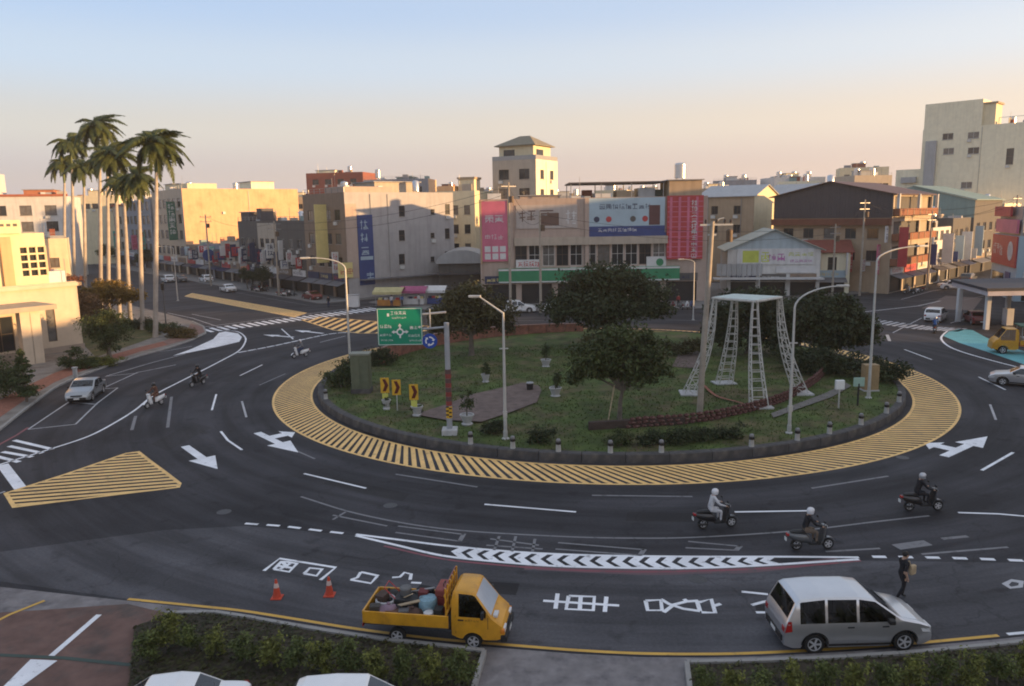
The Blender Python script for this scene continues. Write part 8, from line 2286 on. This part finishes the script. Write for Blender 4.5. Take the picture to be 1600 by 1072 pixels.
# ------------------------------------------------------------------ hedge shrubs in the near beds
LEAF_HEDGE2 = leaf_material('hedge_leaves_green', (0.025,0.038,0.013), (0.17,0.20,0.05), 1.8)
hm = [leaf_cloud([((0,0,.62),(.44,.40,.50)),((.12,.05,.9),(.30,.28,.28)),((-.12,-.04,.45),(.36,.34,.36))], 1000, .09, 90+k, .6) for k in range(4)]
hme = []
for k in range(4):
    me = hm[k].mesh(False,'foliage'); me.materials.append(LEAF_HEDGE if k % 2 else LEAF_HEDGE2); hme.append(me)
st = MB(); st.tube([(0,0,-.02),(0,.02,.55)], [.035,.02], 6); stm = st.mesh(False,'stem'); stm.materials.append(BARK)
def hedge_row(pts, side):
    n = len(pts)
    for i, (px, topy, h) in enumerate(pts):
        # the row follows the bed kerb; the top of each shrub was seen at topy
        x, y = G(px, topy, h+.13)
        if side == 'left': lab = f'hedge shrub in the left near bed, {ORD[i]} from its left end'
        else: lab = f'hedge shrub in the right near bed, {ORD[i]} from the driveway'
        t = thing('hedge_shrub', lab, 'shrub', (x,y,.13), random.uniform(0,6.28), 'hedge shrubs in the near beds')
        s = h/1.18; t.scale = (s*random.uniform(.82,1.12), s*random.uniform(.85,1.1), s*random.uniform(.85,1.08))
        link('foliage', hme[i % 4], None, t); link('stem', stm, None, t)
ORD = ['first','second','third','fourth','fifth','sixth','seventh','eighth','ninth','tenth','eleventh','twelfth','thirteenth','fourteenth','fifteenth','sixteenth']
hedge_row([(228,985,1.0),(256,961,1.15),(292,972,1.0),(335,977,1.05),(378,984,1.1),(420,989,1.1),(460,994,1.1),(500,999,1.15),(543,1004,1.1),(586,1011,1.15),(630,1014,1.1),(672,1017,1.15),(716,1019,1.1)], 'left')
hedge_row([(1100,1040,1.0),(1146,1040,1.0),(1192,1039,1.05),(1240,1037,1.0),(1290,1035,1.05),(1338,1033,1.0),(1385,1031,1.05),(1430,1028,1.0),(1475,1025,1.05),(1520,1021,1.1),(1562,1016,1.05),(1604,1011,1.05)], 'right')
# ground cover under the hedges
rnd = random.Random(8); m = MB()
def scatter(poly, n):
    P = [Vector(G(*p)) for p in poly]; x0,x1 = min(p.x for p in P), max(p.x for p in P); y0,y1 = min(p.y for p in P), max(p.y for p in P)
    k = 0
    while k < n:
        x, y = rnd.uniform(x0,x1), rnd.uniform(y0,y1); k += 1
        if not inside(P, x, y): continue
        h = rnd.uniform(.01,.07); an = rnd.uniform(0,6.28); s = rnd.uniform(.03,.07)
        nn = Vector((rnd.gauss(0,.5),rnd.gauss(0,.5),1)).normalized(); a = nn.orthogonal()*s; c = nn.cross(a)
        p = Vector((x,y,.13+h)); m.add([p-a,p+c*.6,p+a,p-c*.6], [(0,1,2,3)])
scatter(bedL, 7000); scatter(bedR, 3500)
gc_ = m.build('ground_cover', leaf_material('ground_cover_leaves',(0.018,.022,.008),(0.075,.075,.022),.9)); tag(gc_, 'low dark ground cover plants filling the near planting beds', 'ground cover', kind='stuff')

# ------------------------------------------------------------------ traffic cones
CONE = mat('cone_orange', (0.52,0.07,0.035), 0.6, 0.12, 4)
for px, lab in (((433,934),'orange traffic cone farther from the truck'),((515,930),'orange traffic cone next to the tail of the truck')):
    t = thing('traffic_cone', lab, 'traffic cone', (*G(*px),0), 0, 'orange cones on the road')
    m = MB(); m.bbox(-.19,.19,-.19,.19,0,.04,.012); m.build('base', CONE, t)
    m = MB(); m.lathe([(.15,.041),(.115,.25),(.085,.42),(.035,.70),(.0,.70)], 16); c = m.build('cone', CONE, t, smooth=True)
    m = MB(); m.lathe([(.094,.40),(.064,.56)], 16); m.build('reflective_band', mat('cone_band', (0.6,.45,.4), .5, .1, 4), c, smooth=True)

# ------------------------------------------------------------------ market stalls at the foot of the grey wall
def stall(label, px, w, awn, counter, seed):
    x, y = G(*px); t = thing('market_stall', label, 'market stall', (x,y,.12), math.radians(-8)); rr = random.Random(seed)
    for sx in (-1,1):
        for sy in (-1,1): m = MB(); m.tube([(sx*w/2,sy*.9,0),(sx*w/2,sy*.9,2.3)], .035, 6); m.build('post', ALU, t)
    m = MB(); m.add([(-w/2-.3,-1.5,2.15),(w/2+.3,-1.5,2.15),(w/2+.3,0,2.75),(-w/2-.3,0,2.75),(-w/2-.3,1.2,2.3),(w/2+.3,1.2,2.3)], [(0,1,2,3),(3,2,5,4)])
    m.add([(-w/2-.3,-1.5,1.8),(w/2+.3,-1.5,1.8),(w/2+.3,-1.5,2.149),(-w/2-.3,-1.5,2.149)], [(0,1,2,3)]); m.build('awning', awn, t)
    m = MB(); m.bbox(-w/2+.2,w/2-.2,-.9,-.2,.1,.95,.03); m.build('counter', counter, t)
    for k in range(4):
        m = MB(); xx = -w/2+.6+k*(w-1.2)/3; m.bbox(xx-.25,xx+.25,-.75,-.3,.952,1.25,.03); m.build('produce_box', [SIGN_R,SIGN_Y,SIGN_W,SIGN_DB][(k+seed)%4], t)
stall('market stall with a yellow awning and an orange counter', (610,479), 3.8, mat('awning_yellow',(0.42,.38,.2),.8,.2,1), mat('counter_orange',(0.45,.2,.05),.6,.2,1), 1)
stall('market stall with a magenta awning', (648,477), 3.6, mat('awning_magenta',(0.33,.09,.18),.8,.25,.8), SIGN_W, 2)
stall('market stall with a pale awning half hidden by the tree', (682,476), 2.8, SIGN_W, SIGN_B, 3)
x, y = G(552,481); t = thing('vending_box', 'pale grey utility box on the corner by the crossing', 'utility box', (x,y,.12)); m = MB(); m.bbox(-.9,.9,-.5,.5,0,1.7,.05); m.build('body', SIGN_W, t); m = MB(); m.bbox(-.95,.95,-.55,.55,1.702,1.85,.03); m.build('lid', METAL_L, t)

# ------------------------------------------------------------------ canopy of the filling station at the right
cn = thing('station_canopy', 'dark rounded canopy on white pillars at the right edge', 'canopy', (60,84,0))
pts = [(-10.2+1.2*(1-math.cos(a)), -5.5*math.cos(a)+1.5) for a in [PI*i/12 for i in range(13)]]
pts = pts + [(14,7),(14,-4)]
m = MB(); m.prism(pts[::-1], 4.4, 4.7); m.build('roof', mat('canopy_dark', (0.035,.035,.045), .6, .2, 1), cn)
m = MB(); m.prism([(x*.985,y*.985) for x,y in pts][::-1], 3.9, 4.39); m.build('fascia', mat('canopy_fascia', (0.5,.45,.47), .5, .15, .5), cn)
for x, y in ((-8.6,-1.8),(-8.2,4.2),(-2,-2.5),(-2,5),(5,-2.5),(5,5)): m = MB(); m.bbox(x-.22,x+.22,y-.22,y+.22,0,3.9,.02); m.build('pillar', SIGN_W, cn)
for x in (-4.5,1.5): m = MB(); m.bbox(x-.4,x+.4,.6,1.4,0,1.9,.05); m.build('pump', [SIGN_W,SIGN_R][x>0], cn)

# ------------------------------------------------------------------ far poles and wires
def upole(label, px, topy, arms=2):
    x, y = G(*px); h = at(px[0], topy, y).z
    t = thing('utility_pole', label, 'utility pole', (x,y,0), 0, 'utility poles along the streets')
    m = MB(); m.tube([(0,0,0),(0,0,h)], [.19,.12], 8); m.build('pole', CONCP, t, smooth=True)
    for k in range(arms):
        m = MB(); m.cbox((0,0,h-.5-.9*k),(2.2,.1,.1), .5); m.build('cross_arm', ALU, t)
        for dx in (-.9,0,.9):
            m = MB(); m.lathe([(.03,0),(.07,.06),(.03,.12),(.06,.16),(0,.22)], 8, Matrix.Translation((dx*math.cos(.5),dx*math.sin(.5),h-.44-.9*k))); m.build('insulator', INS, t)
    m = MB(); m.lathe([(0,0),(.28,0),(.28,.8),(0,.9)], 10, Matrix.Translation((.4,0,h-2.6))); m.build('transformer', MATS['transformer_brown'], t)
    return Vector((x,y,h))
tops_ = [upole('concrete pole in front of the balcony house', (1343,462), 312), upole('concrete pole beside the small red roofed shop', (1300,464), 350), upole('concrete pole on the right street near the corner shop', (1576,460), 305), upole('concrete pole far up the right street', (1448,452), 330)]
tl_ = [upole('concrete pole by the low shops up the left street', (330,447), 335), upole('concrete pole in front of the dark shop house', (436,463), 345), upole('concrete pole left of the billboard building beside the tree', (845,489), 330,1), upole('concrete pole by the pink billboard', (798,490), 285,1)]
def wire(label, a, b, sag=.8):
    pts = [a.lerp(b,i/14) + Vector((0,0,-sag*4*(i/14)*(1-i/14))) for i in range(15)]
    m = MB(); m.tube(pts, .022, 4); o = m.build('overhead_wire', TRIM); tag(o, label, 'wire', 'overhead wires')
wire('overhead wire between the two poles beside the balcony house', tops_[0]-Vector((0,0,.4)), tops_[1]-Vector((0,0,.4)))
wire('overhead wire from the balcony house pole to the far right pole', tops_[0]-Vector((0,0,.4)), tops_[3]-Vector((0,0,.4)))
wire('overhead wire crossing the right street to the corner shop', tops_[3]-Vector((0,0,.5)), tops_[2]-Vector((0,0,.5)), 1.2)
wire('overhead wire along the upper left street', tl_[0]-Vector((0,0,.4)), tl_[1]-Vector((0,0,.4)), 1.2)
for i,(a,b_,lab) in enumerate([(tl_[2],tl_[3],'overhead wire between the two poles in front of the billboards'),(tops_[0],tops_[2],'long overhead wire from the balcony house pole over the right street'),(tops_[1],tl_[2],'overhead wire passing behind the large dark tree'),(tl_[1],tl_[3],'overhead wire from the dark shop house pole to the pink billboard pole')]):
    wire(lab, a-Vector((0,0,.45)), b_-Vector((0,0,.45)), 1.4)
    wire(lab.replace('wire','lower wire',1), a-Vector((0,0,1.4)), b_-Vector((0,0,1.4)), 1.7)
x, y = G(1083,500,0); street_lamp('thin white street lamp behind the island near the red sign tower', (x,y,0), 7.0, (-1.4,0), .5, .07, mid=False)
x, y = G(1185,478,0); street_lamp('white street lamp in front of the painted gabled shop', (x,y,0), 6.0, (1.2,0), .5, .07, mid=False)
x, y = G(278,470,0); street_lamp('pale street lamp on the median of the upper left street', (x,y,0), 8.6, (-2.0,-.5), .4, .08, mid=False)

# ------------------------------------------------------------------ evening haze over the town
hz = MB(); hz.box(-3200,3200,-3200,3200,-1.2,46.0)
hm_ = D.materials.new('evening_haze'); hm_.use_nodes = True
hn = hm_.node_tree.nodes; hl = hm_.node_tree.links
hn.remove(hn['Principled BSDF'])
pv = hn.new('ShaderNodeVolumePrincipled')
pv.inputs['Color'].default_value = (0.9,0.88,0.86,1)
pv.inputs['Density'].default_value = 0.00024
pv.inputs['Anisotropy'].default_value = 0.2
hl.new(pv.outputs[0], hn['Material Output'].inputs['Volume'])
hz = hz.build('haze', hm_)
tag(hz, 'thin warm evening haze hanging over the whole junction', 'haze', kind='stuff')
scene.cycles.volume_bounces = 1
